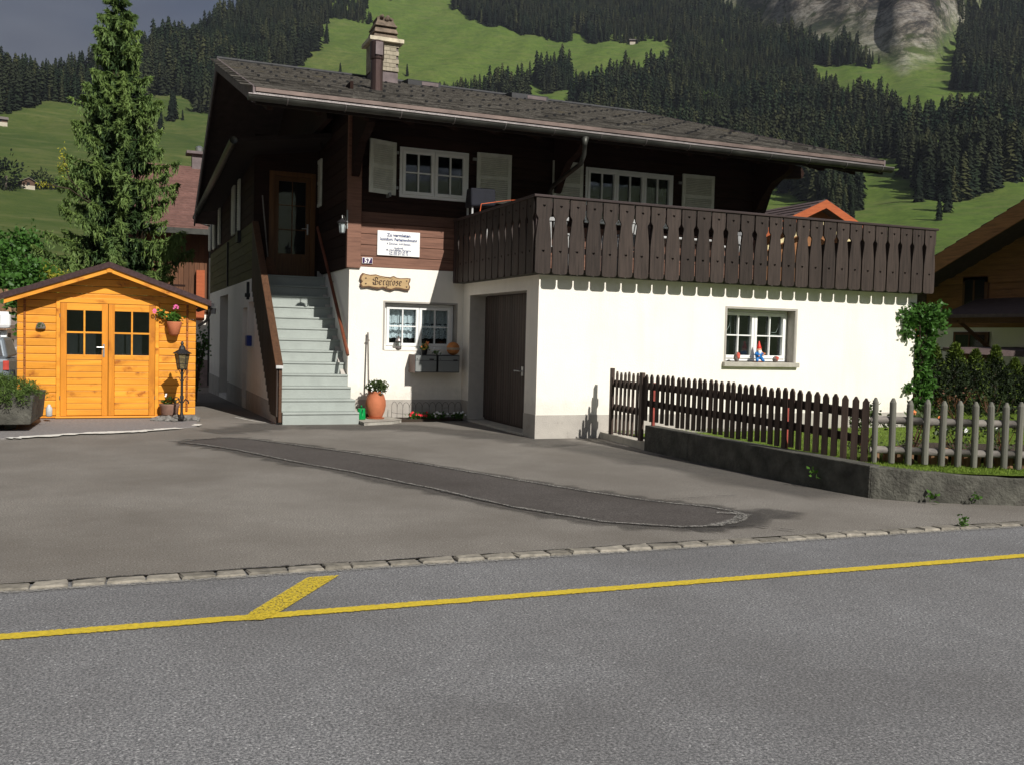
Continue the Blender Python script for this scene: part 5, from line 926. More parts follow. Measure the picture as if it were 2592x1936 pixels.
# ---------------------------------------------------------------- the orange shed
sx0, sx1, sy = -7.74, -4.865, 4.2; sh = thing('garden_shed', (-6.3, 5, .03), 'new orange varnished log shed with glazed double doors and brown felt roof', 'shed')
ax_, az_, ezz = -6.30, 2.70, 2.10; rs_ = (az_-ezz)/1.64
def roofz(x, off=.12): return az_-off-abs(x-ax_)*rs_
z = .07; hh = .131; doorL, doorR, doorT = -7.14, -5.49, 2.09; lw = .13
while z < 2.6:
    zt = z+hh
    # clip to the gable slope at mid height
    def xs_at(zz): e = (az_-.14-zz)/rs_; return max(sx0, ax_-e), min(sx1, ax_+e)
    a0, b0 = xs_at(z); a1, b1 = xs_at(zt)
    if b0-a0 < .15: break
    segs = [(a0, a1, doorL, doorL), (doorR, doorR, b0, b1)] if z < doorT-.08 else [(a0, a1, b0, b1)]
    for l0, l1, r0_, r1 in segs:
        if r1 < l1: r1 = l1 = (l1+r1)/2
        mb = MB(); mb.add([(l0, sy, z+.003), (r0_, sy, z+.003), (r0_, sy+.045, z+.003), (l0, sy+.045, z+.003), (l1, sy, zt-.003), (r1, sy, zt-.003), (r1, sy+.045, zt-.003), (l1, sy+.045, zt-.003)], [(0, 3, 2, 1), (4, 5, 6, 7), (0, 1, 5, 4), (1, 2, 6, 5), (2, 3, 7, 6), (3, 0, 4, 7)]); obj('log_plank', mb, M['shed'], sh, bevel=.009)
    if zt < 2.05:
        mb = MB(); mb.box(sx0+.09, sx0+.135, sy+.046, 6.9, z+.003, zt-.003); mb.box(sx1-.135, sx1-.09, sy+.046, 6.9, z+.003, zt-.003); obj('side_log', mb, M['shedz'], sh)
        # short crossing ends of the side logs, which make the dark corner joint
        for xx in (sx0+.135, sx1-.13): mb = MB(); mb.box(xx-.036, xx+.0, sy-.018, sy+.0, z+.06, zt+.050 if zt+.055 < 2.0 else zt-.003); obj('corner_log_end', mb, M['shedc'], sh, bevel=.006)
    z = zt
mb = MB(); mb.box(sx0+.14, sx1-.14, 6.85, 6.9, .03, 2.1); obj('rear_wall', mb, M['shed'], sh)
mb = MB(); mb.box(sx0+.13, sx1-.13, sy+.02, 6.8, .03, .069); obj('floor', mb, M['shedz'], sh)
mb = MB(); mb.box(doorL, doorL+.062, sy-.025, sy+.04, .06, doorT-.09); mb.box(doorR-.062, doorR, sy-.025, sy+.04, .06, doorT-.09); mb.box(doorL, doorR, sy-.025, sy+.04, doorT-.089, doorT+.0); mb.box(doorL-.01, doorR+.01, sy-.05, sy+.04, .028, .058); obj('door_frame', mb, M['shed'], sh, bevel=.006)
xm = -6.318
for di, (d0, d1) in enumerate(((doorL+.066, xm-.004), (xm+.004, doorR-.066))):
    y0 = sy-.012; st_ = .098; top = doorT-.095; bot = .065
    dr = obj('shed_door', MB().box(d0, d0+st_, y0-.018, y0+.02, bot, top).box(d1-st_, d1, y0-.018, y0+.02, bot, top), M['shedz'], sh, bevel=.004)
    a, b = d0+st_, d1-st_
    mb = MB(); mb.box(a, b, y0-.014, y0+.018, 1.875, top-.001); mb.box(a, b, y0-.014, y0+.018, 1.03, 1.115); obj('door_rail', mb, M['shed'], dr, bevel=.004)
    zz = bot+.004
    while zz < 1.02: mb = MB(); ze = min(zz+.107, 1.027); mb.box(a+.001, b-.001, y0-.004, y0+.012, zz+.002, ze-.002); obj('door_plank', mb, M['shed'], dr, bevel=.006); zz += .107
    c = (a+b)/2; mb = MB(); mb.box(c-.014, c+.014, y0-.022, y0-.004, 1.085, 1.905); mb.box(a-.015, b+.015, y0-.019, y0-.005, 1.482, 1.512); obj('glazing_bar', mb, M['shed'], dr)
    for i in range(2):
        for k in range(2): mb = MB(); mb.box((a, c)[i], (c, b)[i], y0+.0, y0+.004, (1.115, 1.497)[k], (1.497, 1.875)[k]); obj('pane', mb, M['glass'], dr)
    mb = MB()
    for hz in (.35, 1.75): mb.box(d0-.012 if di == 0 else d1, d0 if di == 0 else d1+.012, y0-.03, y0-.01, hz, hz+.06)
    obj('hinge', mb, M['copper'], dr)
mb = MB(); mb.box(-6.405, -6.375, sy-.038, sy-.030, 1.08, 1.30); mb.tube([(-6.39, sy-.035, 1.245), (-6.39, sy-.075, 1.245), (-6.50, sy-.075, 1.245)], .009, 8); obj('door_handle', mb, M['steel'], sh)
mb = MB(); mb.box(-7.05, -5.55, sy+.5, sy+.52, .1, 2.1); obj('dark_interior', mb, M['room'], sh)
# roof slabs, felt edge and varnished rake boards
fy = 3.86
for s in (-1, 1):
    x1_ = ax_+s*1.655; zt_ = az_; ze_ = az_-1.655*rs_
    mb = MB(); mb.prism([(ax_, zt_-.055), (x1_, ze_-.055), (x1_, ze_), (ax_, zt_)][::s], fy, 7.1, 'y'); obj('roof_side', mb, M['shroof'], sh)
    for q in range(6):
        t0, t1 = q/6, (q+1)/6-.01; xa, xb = ax_+s*(1.66*t0), ax_+s*(1.66*t1); za, zb = az_-1.66*t0*rs_, az_-1.66*t1*rs_
        o_ = .012+.004*(q % 2); mb = MB(); mb.prism([(xa, za+.001), (xb, zb+.001), (xb, zb+o_), (xa, za+o_)][::s], fy-.02, 7.1, 'y'); obj('felt_strip', mb, M['shroof'], sh)
    mb = MB(); xo = ax_+s*1.60; mb.prism([(ax_+s*.001, zt_-.165), (xo, ze_-.165+.022), (xo, ze_-.06+.022), (ax_+s*.001, zt_-.06)][::s], fy+.002, fy+.022, 'y'); obj('rake_board', mb, M['shed'], sh, bevel=.003)
    mb = MB(); xo2 = ax_+s*1.665; mb.prism([(ax_+s*.001, zt_-.085), (xo2, ze_-.085), (xo2, ze_+.008), (ax_+s*.001, zt_+.008)][::s], fy-.034, fy-.001, 'y'); obj('felt_edge', mb, M['shroof'], sh)
    mb = MB(); 
    for t in (.2, .5, .8): mb.ball((ax_+s*1.6*t, fy-.022, az_-1.6*t*rs_-.03), .008, 6)
    obj('felt_nail', mb, M['galv'], sh)
mb = MB(); mb.box(ax_-.045, ax_+.045, fy-.01, fy+.04, az_-.17, az_-.055); obj('ridge_block', mb, M['shed'], sh, bevel=.004)
mb = MB(); mb.box(ax_-.07, ax_+.07, sy+.05, 7.0, az_-.21, az_-.065); 
for s in (-1, 1): mb.box(ax_+s*1.3-.04, ax_+s*1.3+.04, fy+.05, 7.0, az_-1.3*rs_-.16, az_-1.3*rs_-.06)
obj('roof_beam', mb, M['shedz'], sh)
mb = MB(); mb.tube([(-4.62, 3.85, 2.03), (-4.62, 7.1, 2.0)], .045, 8); mb.lathe([(.05, 0), (.06, .1)], (-4.60, 3.95, 1.88), 8); mb.tube([(-4.62, 3.95, 1.95), (-4.7, 4.1, 1.75), (-4.82, 4.22, 1.66)], .025, 6); obj('rain_gutter', mb, M['black'], sh)
# wall ornaments
t = thing('stone_ornament', (-7.37, sy-.04, 1.55), 'small grey rounded stone ornament on the left of the shed front', 'ornament'); mb = MB(); mb.lathe([(.075, 0), (.078, .03), (.06, .08), (.03, .105), (.002, .11)], (-7.375, sy-.04, 1.545), 12, 0, 1, .55); obj('ornament', mb, M['stone'], t)
cloud_obj('moss', blob_pts(60, (-7.375, sy-.075, 1.60), (.05, .02, .035), 3, .2), .025, M['gera'], t, 3)
hp = thing('hanging_pot', (-5.24, sy-.1, 1.45), 'terracotta wall pot with pink geranium on the right of the shed front', 'potted plant')
mb = MB(); mb.lathe([(.04, .0), (.085, .03), (.115, .17), (.13, .235), (.125, .25), (.11, .24)], (-5.24, sy-.135, 1.475), 18); obj('pot', mb, M['terra'], hp, smooth=True)
pts = np.concatenate([blob_pts(300, (-5.25, sy-.15, 1.80), (.15, .10, .085), 12, .2), blob_pts(60, (-5.46, sy-.10, 1.86), (.08, .05, .06), 3, .2)]); cloud_obj('foliage', pts, .055, M['gera'], hp, 5, aspect=.95)
petals('pink_flowers', [(-5.22+.035*math.cos(k), sy-.2, 1.985+.03*math.sin(k*1.7)) for k in range(9)]+[(-5.57+.02*math.cos(k), sy-.15, 1.90+.03*math.sin(k)) for k in range(6)], .018, M['fpink'], hp)
stems('stems', (-5.24, sy-.14, 1.72), [(-5.22, sy-.2, 1.96), (-5.55, sy-.15, 1.88), (-5.42, sy-.12, 1.84)], .006, M['gera'], hp)
# lamp post on its rock mound
lp = thing('garden_lamp', (-5.10, 3.95, .1), 'black cast iron lamp post with leaded lantern before the shed corner', 'lamp')
lx, ly = -5.14, 3.45
mb = MB(); mb.lathe([(.05, 0), (.05, .03), (.03, .06), (.022, .12), (.022, .82), (.035, .85), (.03, .87)], (lx, ly, .07), 10); mb.box(lx-.03, lx+.03, ly-.03, ly+.03, .40, .46); obj('post', mb, M['iron'], lp)
mb = MB()
for s in (-1, 1):
    for zz in (.92, .80): mb.tube([(lx+s*.02, ly, zz-.10), (lx+s*.05, ly, zz-.02), (lx+s*.10, ly, zz-.03), (lx+s*.10, ly, zz-.07), (lx+s*.075, ly, zz-.065)], .006, 5)
    mb.tube([(lx+s*.02, ly, .34), (lx+s*.06, ly, .40), (lx+s*.11, ly, .36), (lx+s*.11, ly, .32)], .012, 5)
obj('scrollwork', mb, M['iron'], lp)
mb = MB(); mb.lathe([(.075, .0), (.118, .245)], (lx, ly, .925), 6); obj('lantern_glass', mb, simple('amber_lamp_glass', (.15, .12, .06), .25, scale=30, var=.5), lp)
mb = MB()
for k in range(6): a = k*math.pi/3; mb.tube([(lx+.077*math.cos(a), ly+.077*math.sin(a), .92), (lx+.12*math.cos(a), ly+.12*math.sin(a), 1.175)], .006, 4)
for f_ in (.33, .66): mb.lathe([(.0775+f_*.043, .925+f_*.245-.004), (.079+f_*.043, .925+f_*.245+.004)], (lx, ly, 0), 6)
mb.lathe([(.08, .905), (.085, .925)], (lx, ly, 0), 6); obj('lantern_bars', mb, M['iron'], lp)
mb = MB(); mb.lathe([(.155, 0), (.155, .008), (.09, .05), (.055, .075), (.045, .12), (.03, .135), (.02, .15), (.028, .17), (.022, .19), (.008, .215)], (lx, ly, 1.175), 6); obj('lantern_roof', mb, M['iron'], lp)
mb = MB(); q = random.Random(12)
for i in range(26):
    a = q.uniform(0, 6.28); d_ = q.uniform(0, 1); c = (lx-.05+math.cos(a)*.38*d_, ly+.22+math.sin(a)*.3*d_, .02+.05*(1-d_)); k0 = len(mb.v); mb.ball(c, q.uniform(.05, .1), 7, .6); mb.v[k0:] = [(v[0]+q.uniform(-.012, .012), v[1]+q.uniform(-.012, .012), v[2]+q.uniform(-.012, .012)) for v in mb.v[k0:]]
t = thing('rock_mound', (lx, ly+.2, .03), 'low mound of grey rubble round the foot of the lamp post', 'rocks'); obj('rubble', mb, M['rock'], t)
t = thing('plant_bowl', (-5.33, 4.0, .08), 'faded wide clay bowl with small plants beside the lamp post', 'potted plant')
mb = MB(); mb.lathe([(.12, 0), (.145, .03), (.155, .14), (.175, .19), (.175, .21), (.15, .2)], (-5.31, 4.03, .07), 18); obj('bowl', mb, M['cterra'], t, smooth=True)
cloud_obj('foliage', blob_pts(130, (-5.33, 4.03, .32), (.1, .08, .06), 4, .2), .05, M['bush'], t, 4); petals('pale_flower', [(-5.38, 3.97, .42), (-5.37, 3.97, .45)], .018, M['fwhite'], t)
t = thing('iron_wheel', (-5.15, 4.05, .3), 'small black iron wheel ornament leaning behind the lamp post', 'ornament'); mb = MB(); mb.tube([(-5.2+.055*math.cos(a*.5236), 4.0, .34+.055*math.sin(a*.5236)) for a in range(13)], .009, 5, False); mb.box(-5.205, -5.17, 3.995, 4.01, .1, .29); obj('wheel', mb, M['iron'], t)
# concrete trough with juniper
tr = thing('concrete_trough', (-7.6, 2.2, .03), 'exposed aggregate concrete planter trough raised on feet left of the shed', 'planter')
mb = MB(); mb.hexa([(-8.75, 2.02, .12), (-7.37, 2.02, .12), (-7.30, 3.55, .12), (-8.75, 3.55, .12), (-8.8, 1.98, .55), (-7.325, 1.98, .55), (-7.255, 3.6, .55), (-8.8, 3.6, .55)]); obj('trough', mb, M['conc'], tr, bevel=.015)
mb = MB(); mb.box(-8.6, -8.35, 2.2, 3.4, .03, .12); mb.box(-7.75, -7.6, 2.4, 3.4, .03, .12); obj('foot', mb, M['conc'], tr)
jn = thing('juniper_bush', (-7.7, 2.5, .5), 'low spreading green juniper spilling over the concrete trough', 'shrub')
g = np.random.RandomState(4); P = []
for i in range(260):
    a = g.uniform(0, 6.28); rr_ = g.uniform(0, 1)**.6; b = np.array([-8.0+math.cos(a)*.74*rr_, 2.6+math.sin(a)*.72*rr_, .60+.16*(1-rr_)+g.uniform(-.04, .06)]); dd = np.array([math.cos(a)*.6, math.sin(a)*.6-.25, .5*(1-rr_)-.35*rr_])
    for q in range(34): P.append(b+dd*q/34*.26+g.normal(size=3)*.022)
for i in range(24):
    b = np.array([g.uniform(-8.3, -7.42), 1.94+g.uniform(-.02, .03), .62]); L_ = g.uniform(.1, .24)
    for q in range(40): P.append(b+np.array([.05*math.sin(i), -.03, -L_*q/40])+g.normal(size=3)*.018)
for i in range(8):
    b = np.array([g.uniform(-7.6, -7.3), g.uniform(2, 2.6), .62]); L_ = g.uniform(.08, .18)
    for q in range(30): P.append(b+np.array([.03, -.02, L_*q/30])+g.normal(size=3)*.01)
cloud_obj('foliage', P, .042, M['juni'], jn, 6, aspect=.28, up=.3)
t = thing('white_jug', (-7.28, 3.7, .03), 'white plastic canister between the trough and the shed', 'container'); mb = MB(); mb.lathe([(.04, .10), (.05, .12), (.05, .24), (.025, .28), (.02, .30)], (-7.215, 3.66, 0), 12); obj('canister', mb, M['plasticw'], t, smooth=True)

# ---------------------------------------------------------------- garden wall, fences, garden
gwp = [(1.17, -.15), (.98, -1.7), (.985, -2.9), (1.0, -4.0), (1.05, -4.96), (1.135, -5.65), (1.2, -6.08)]
gwh = [.10, .13, .365, .365, .365, .355, .34]
t = thing('garden_wall', (1.1, -4, 0), 'low weathered concrete wall curving round the raised garden corner', 'wall')
def wallstrip(path, hs, w_, z0=-.1, sub=5):
    mb = MB(); P = []; H = []
    for (a, b), (h0, h1) in zip(zip(path, path[1:]), zip(hs, hs[1:])):
        for i in range(sub): k = i/sub; P.append(Vector((a[0]*(1-k)+b[0]*k, a[1]*(1-k)+b[1]*k))); H.append(h0*(1-k)+h1*k)
    P.append(Vector(path[-1])); H.append(hs[-1]); vs = []; q = random.Random(2)
    for i, p in enumerate(P):
        d_ = (P[min(i+1, len(P)-1)]-P[max(i-1, 0)]).normalized(); n_ = Vector((-d_.y, d_.x)); j = q.uniform(-.008, .008)
        vs += [(p.x, p.y, z0), (p.x+n_.x*w_, p.y+n_.y*w_, z0), (p.x+n_.x*w_, p.y+n_.y*w_, H[i]), (p.x+n_.x*j, p.y+n_.y*j, H[i]+q.uniform(-.004, .004))]
    n = len(P); fs_ = [(4*i+a, 4*i+b, 4*i+4+b, 4*i+4+a) for i in range(n-1) for a, b in ((0, 3), (3, 2), (2, 1))]+[(0, 1, 2, 3), (4*n-4, 4*n-1, 4*n-2, 4*n-3)]
    mb.add(vs, fs_); return mb
obj('driveway_wall', wallstrip(gwp[2:], gwh[2:], .20), M['conc'], t, bevel=.01)
mb = wallstrip([(.975, -1.75), (.985, -2.897)], [.37, .365], .20); obj('wall_end', mb, M['conc'], t, bevel=.012)
mb = wallstrip([(1.15, .0), (1.0, -1.745)], [.10, .12], .2); obj('threshold_kerb', mb, M['sillc'], t, bevel=.01)
mb = wallstrip([(1.203, -6.083), (1.48, -6.36), (2.0, -6.66), (2.43, -6.86), (3.2, -7.1), (5.0, -7.3), (12, -7.45)], [.335, .325, .30, .285, .26, .22, .18], .20); obj('road_wall', mb, M['conc'], t, bevel=.012)
def gh(x, y):   # garden surface height
    return .10+.21*min(1, max(0, -y/5.5))
mb = MB(); ys = [-7.3, -6.85, -6.6, -6.3, -6.0, -5.6, -5, -4, -3, -2, -1, 0.0]
def xl(y): return np.interp(y, [-7.3, -6.9, -6.66, -6.36, -6.08, -5.65, -4.96, -2.9, -1.7, 0], [5.0, 2.5, 2.05, 1.55, 1.32, 1.25, 1.2, 1.16, 1.2, 1.35])
for a, b in zip(ys, ys[1:]):
    cs = [0, .3, 1, 2.5, 5, 9, 16]; 
    for c, d_ in zip(cs, cs[1:]): mb.quad(*[(xl(y)+u, y, gh(0, y)) for u, y in ((c, a), (d_, a), (d_, b), (c, b))])
obj('lawn', mb, M['lawn'], kind='structure')
mb = MB(); mb.quad((7.825, .0, .10), (30, .0, .10), (30, 22, .0), (7.825, 22, .0)); mb.quad((13, -7.2, .105), (40, -7.2, .105), (40, .0, .1005), (13, .0, .1005)); obj('rear_lawn', mb, M['lawn'], kind='structure')
# gravel strip at the foot of the wall behind the fence
mb = MB(); mb.quad((1.3, -.7, .131), (5.2, -.35, .119), (5.2, 0, .108), (1.3, 0, .108)); obj('gravel_strip', mb, M['slab'], kind='structure')
# grass blades
def grass(name, n, f, size, rs, mat='lawn'):
    g = np.random.RandomState(rs); P = np.array([f(g) for _ in range(n)]); V, F = leaf_cloud(P, size, rs, up=1.6, aspect=.16, fold=.1); o = obj(name, npmesh(name, V, F), M[mat], kind='stuff'); return tag(o, 'short green grass along the top of the garden wall' if rs == 3 else 'mown garden grass behind the fences', 'grass')
def fa(g):
    y = g.uniform(-6.75, -2.8); x = xl(y)+abs(g.normal())*.5; return (x, y, gh(0, y))
def fb(g):
    x = g.uniform(1.3, 14); y = g.uniform(-6.8, 5); 
    while x < xl(y) or (y > -.02 and x < 7.85): x = g.uniform(1.3, 14); y = g.uniform(-6.8, 5)
    return (x, y, gh(0, y) if y < 0 else .1)
M['grassb'] = leaf('grass_blade', (.24, .33, .045), (.10, .17, .02), .7, 8, .25)
grass('grass', 14000, fa, .032, 3, 'grassb'); grass('grass', 30000, fb, .045, 4, 'grassb')
# dark picket fence
pf = thing('picket_fence', (1.2, -3, .1), 'dark brown picket fence with red steel posts above the low wall', 'fence')
fpath = [(1.165, -.42), (1.01, -1.60), (1.05, -2.9), (1.10, -4.0), (1.19, -4.95), (1.36, -5.45), (1.50, -5.66)]
fz = [(.14, 1.105), (.16, 1.115), (.41, 1.105), (.405, 1.095), (.385, 1.075), (.345, 1.055), (.31, 1.025)]
fpath.insert(2, (1.008, -1.72)); fz.insert(2, (.435, 1.115))
cum = [0]
for a, b in zip(fpath, fpath[1:]): cum.append(cum[-1]+math.dist(a, b))
def fat(s): return (np.interp(s, cum, [p[0] for p in fpath]), np.interp(s, cum, [p[1] for p in fpath]), np.interp(s, cum, [z[0] for z in fz]), np.interp(s, cum, [z[1] for z in fz]))
q = random.Random(3); tot = cum[-1]; L1 = cum[1]; XT = 0
def picket(s, w_=.055, mt='fence', nm='picket', zb=None, zt=None, th=.022, pointed=True):
    x, y, z0, z1 = fat(s); x2, y2, *_ = fat(min(s+.05, tot)); x1, y1, *_ = fat(max(s-.05, 0)); a = math.atan2(y2-y1, x2-x1)
    z0 = zb if zb is not None else z0+q.uniform(-.012, .012); z1 = (zt if zt is not None else z1+q.uniform(-.012, .012))
    mb = MB(Matrix.Translation((x, y, 0)) @ Matrix.Rotation(a, 4, 'Z') @ Matrix.Rotation(q.uniform(-.012, .012), 4, 'Y'))
    if pointed: mb.prism([(-w_/2, z0), (w_/2, z0), (w_/2, z1-.045), (.006, z1), (-.006, z1), (-w_/2, z1-.045)], -th, 0, 'y')
    else: mb.box(-w_/2, w_/2, -th, 0, z0, z1)
    obj(nm, mb, M[mt], pf, bevel=.003)
picket(0, .09, 'fence', 'post', .10, 1.15, .05, False); picket(L1+.03, .09, 'fence', 'post', .13, 1.13, .05, False)
for i in range(6): picket(.17+i*(L1-.17)/6, .062)
for i in range(34): picket(L1+.13+(i/33.0)**.93*(tot-L1-.13), .064)
def rail(s0, s1, dz0, dz1, top=True, nm='rail'):
    mb = MB(); n = 8; vs = []
    for i in range(n+1):
        s = s0+(s1-s0)*i/n; x, y, z0, z1 = fat(s); zz = (z1-dz0) if top else (z0+dz0); x2, y2, *_ = fat(min(s+.05, tot)); x1, y1, *_ = fat(max(s-.05, 0)); d_ = Vector((x2-x1, y2-y1)).normalized(); nn = Vector((-d_.y, d_.x))
        for off in (.002, .04):
            for z_ in (zz, zz-dz1): vs.append((x+nn.x*off, y+nn.y*off, z_))
    fs_ = [(4*i+a, 4*i+b, 4*i+4+b, 4*i+4+a) for i in range(n) for a, b in ((0, 1), (1, 3), (3, 2), (2, 0))]+[(0, 2, 3, 1), (4*n, 4*n+1, 4*n+3, 4*n+2)]; mb.add(vs, fs_); obj(nm, mb, M['fence'], pf)
rail(0, L1, .14, .11); rail(0, L1, .52, .10); rail(L1, tot, .125, .10); rail(L1+.12, tot, .30, .09, False)
for s in (L1+.22, L1+3.05, tot-.04):
    x, y, z0, z1 = fat(s); mb = MB(); mb.box(x+.045, x+.085, y-.02, y+.02, z0-.25, z1-.12); obj('steel_post', mb, M['redmet'], pf)
# pale round-pole fence
po = thing('pole_fence', (2.2, -6.2, .3), 'weathered grey fence of thick round pointed poles along the road side', 'fence')
pp = [(1.73, -5.83), (1.885, -5.98), (2.02, -6.10), (2.16, -6.215), (2.295, -6.33), (2.435, -6.45), (2.575, -6.56), (2.72, -6.66), (2.88, -6.75), (3.05, -6.83), (3.24, -6.9), (3.45, -6.96)]
pp = [(1.56+.143*i, -5.74-.112*i+.003*i*i) for i in range(16)]
for i, (x, y) in enumerate(pp):
    mb = MB(); r_ = .036 if i else .032; zt = 1.04+q.uniform(-.012, .012); mb.lathe([(r_, .325+q.uniform(-.01, .01)), (r_*1.02, .6), (r_, zt-.05), (r_*.45, zt-.005), (r_*.3, zt)], (x, y, 0), 10)
    mb.v = [(v[0]+.004*math.sin(v[2]*23+i), v[1], v[2]) for v in mb.v]; obj('pole', mb, M['pole'], po, smooth=False, bevel=.004)
for zz in (.80, .47):
    for i in range(len(pp)-1):
        if i % 3 == 0:
            a, b = pp[i], pp[min(i+3, len(pp)-1)]; mb = MB(); mb.tube([(a[0]-.02, a[1]+.045, zz), (b[0]-.02, b[1]+.045, zz+.003)], .042, 10); obj('rail', mb, M['polex'], po, smooth=True)
# palisade edging of short logs behind it
pa = thing('log_edging', (3, -6, .3), 'row of short brown upright logs edging the rose bed behind the pole fence', 'edging')
for i in range(34):
    x = 1.72+.098*i; y = -5.60-.074*i+.0010*i*i+q.uniform(-.008, .008); zt = .50+q.uniform(-.015, .012); mb = MB(); mb.lathe([(.044, .2), (.045, zt-.006), (.038, zt)], (x, y, 0), 9); obj('log', mb, M['log'], pa)
mb = MB(); mb.quad((1.75, -5.5, .40), (5, -7.0, .40), (8, -6.0, .36), (3.5, -4.3, .36)); obj('rose_bed_soil', mb, M['soil'], kind='structure')
# roses
roses = [(1.98, -5.1, .45, 'forange', 'rose bush with orange blooms just behind the dark fence end'), (2.5, -5.35, .42, 'forange', 'rose bush with one apricot bloom before the white wall corner'), (3.05, -5.5, .34, 'fwhite', 'rose bush with white blooms left in the bed'), (3.5, -5.75, .38, 'fwhite', 'rose bush with white blooms in the middle of the bed'), (4.0, -6.0, .36, 'fyel', 'rose bush with pale yellow blooms behind the pole fence'), (4.5, -6.1, .40, 'fred', 'rose bush with one red bloom behind the pole fence'), (5.1, -6.3, .34, 'fwhite', 'rose bush at the right end of the bed')]
g = random.Random(4)
for i, (x, y, h_, fm, lab) in enumerate(roses):
    t = thing('rose_bush', (x, y, .36), lab, 'rose bush', 'rose bushes in the garden bed'); tips = [(x+g.uniform(-.25, .25), y+g.uniform(-.2, .2), .36+h_*g.uniform(.7, 1.15)) for _ in range(7)]
    stems('stem', (x, y, .34), tips, .007, M['brownl'], t); P = np.concatenate([blob_pts(36, tp, (.12, .1, .12), i*9+k, .1) for k, tp in enumerate(tips)]+[blob_pts(90, (x, y, .45), (.25, .2, .12), i, .1)])
    cloud_obj('foliage', P, .055, M['rose'], t, i, aspect=.65)
    petals('bloom', [(tp[0], tp[1]-.03, tp[2]+.02) for tp in tips[:(1, 2, 3)[i % 3]]], .034, M[fm], t)
for i, (x, y, h_, mt, lab) in enumerate(((8.8, .9, .5, 'brownl', 'tall bronze leaved shrub by the vine'), (10.2, 1.2, .5, 'brownl', 'slender reddish shrub before the hedge'), (7.6, -.6, .32, 'rose', 'low green perennial at the plinth'), (10.9, .9, .55, 'rose', 'young green shrub with loose twigs before the hedge'))):
    t = thing('garden_shrub', (x, y, .1), lab, 'shrub'); tips = [(x+g.uniform(-.3, .3), y+g.uniform(-.2, .2), .1+h_*g.uniform(.7, 1.2)) for _ in range(6)]; stems('stem', (x, y, .1), tips, .01, M['brownl'], t)
    cloud_obj('foliage', np.concatenate([blob_pts(16, tp, (.14, .10, .16), i*5+k, .1) for k, tp in enumerate(tips)]), .06, M[mt], t, i)
for x, y, z_, n_, sz, lab in ((1.06, -5.35, .12, 10, .07, 'green weed growing low on the shaded wall face'), (1.62, -6.50, .02, 14, .065, 'leafy weed at the foot of the road wall'), (2.02, -6.70, .03, 26, .045, 'small weed tuft at the foot of the road wall, the right one'), (.9, -7.56, 0, 40, .04, 'weed tuft growing between the kerb stones')):
    t = thing('weed', (x, y, z_), lab, 'weed'); cloud_obj('foliage', blob_pts(n_, (x-.02, y-.03, z_+.05), (.07, .04, .06), n_, .1), sz, M['gera'], t, 3, up=.6)
# climbing vine on the east corner
vn = thing('climbing_vine', (7.95, -.1, .1), 'leafy green climbing vine on the right corner of the white wall', 'climbing plant')
mb = MB(); 
for k in range(5): mb.tube([(7.9+.03*k, -.06, .1), (7.92+.02*k, -.08, .9), (7.86+.05*k, -.09, 1.6), (7.75+.14*k, -.12, 2.35)], .012, 5)
obj('stem', mb, M['bark'], vn)
P = [blob_pts(1000, (8.10, -.02, 2.14), (.48, .26, .30), 2, .2), blob_pts(120, (7.62, -.10, 2.2), (.30, .08, .22), 5, .2), blob_pts(90, (7.55, -.1, 1.95), (.12, .06, .28), 9, .2), blob_pts(500, (7.98, -.04, 1.6), (.22, .16, .42), 3, .2), blob_pts(420, (8.0, -.04, 1.05), (.22, .16, .4), 4, .2), blob_pts(420, (8.0, -.04, .55), (.25, .18, .42), 8, .2), blob_pts(40, (7.68, -.06, .85), (.12, .04, .1), 8, .2)]
cloud_obj('foliage', np.concatenate(P), .105, M['vine'], vn, 3, aspect=.75, fold=.35)
# thuja hedge, each plant its own
def thuja_mesh(seed):
    g = np.random.RandomState(seed); n = 3600; h_ = g.uniform(0, 1, n)**.8; r_ = .34*(1-h_**2.2)*g.uniform(.75, 1.05, n)*(1+.14*np.sin(h_*20+seed)); a = g.uniform(0, 6.283, n)
    r_ *= 1+.16*np.sin(a*4+seed+h_*6); P = np.stack([r_*np.cos(a), r_*np.sin(a), h_*1.5], 1); V, F = leaf_cloud(P, .085, seed, up=1.5, aspect=.35); me = npmesh('foliage', V, F); me.materials.append(M['thuja']); me.materials.append(M['thujat']); k = ((h_ > .80+g.normal(size=n)*.07) | (g.uniform(size=n) < .06)).astype(np.int32); me.polygons.foreach_set('material_index', np.concatenate([k, k])); return me  # paler tip leaves paint sunlit tops above foliage darkened as shade
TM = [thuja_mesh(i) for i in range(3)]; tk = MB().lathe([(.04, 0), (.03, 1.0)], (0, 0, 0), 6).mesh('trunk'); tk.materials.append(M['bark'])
hd = [(10.3+.655*i, 2.55+.02*i) for i in range(12)]
g = random.Random(9)
for i, (x, y) in enumerate(hd):
    lab = ('thuja at the left end of the hedge next to the vine' if i == 0 else 'thuja at the far right end of the hedge' if i == 11 else 'dark green conical thuja in the hedge, number %s from the vine' % ('zero one two three four five six seven eight nine ten eleven twelve'.split()[i+1]))
    t = thing('thuja', (x, y, .08), lab, 'hedge plant', 'thujas in the garden hedge'); s = g.uniform(.88, 1.08)
    inst('foliage', TM[i % 3], t, (x, y, .08), (0, 0, g.uniform(0, 6)), (s*1.2, s*1.2, s*g.uniform(.93, 1.05))); inst('trunk', tk, t, (x, y, .08))

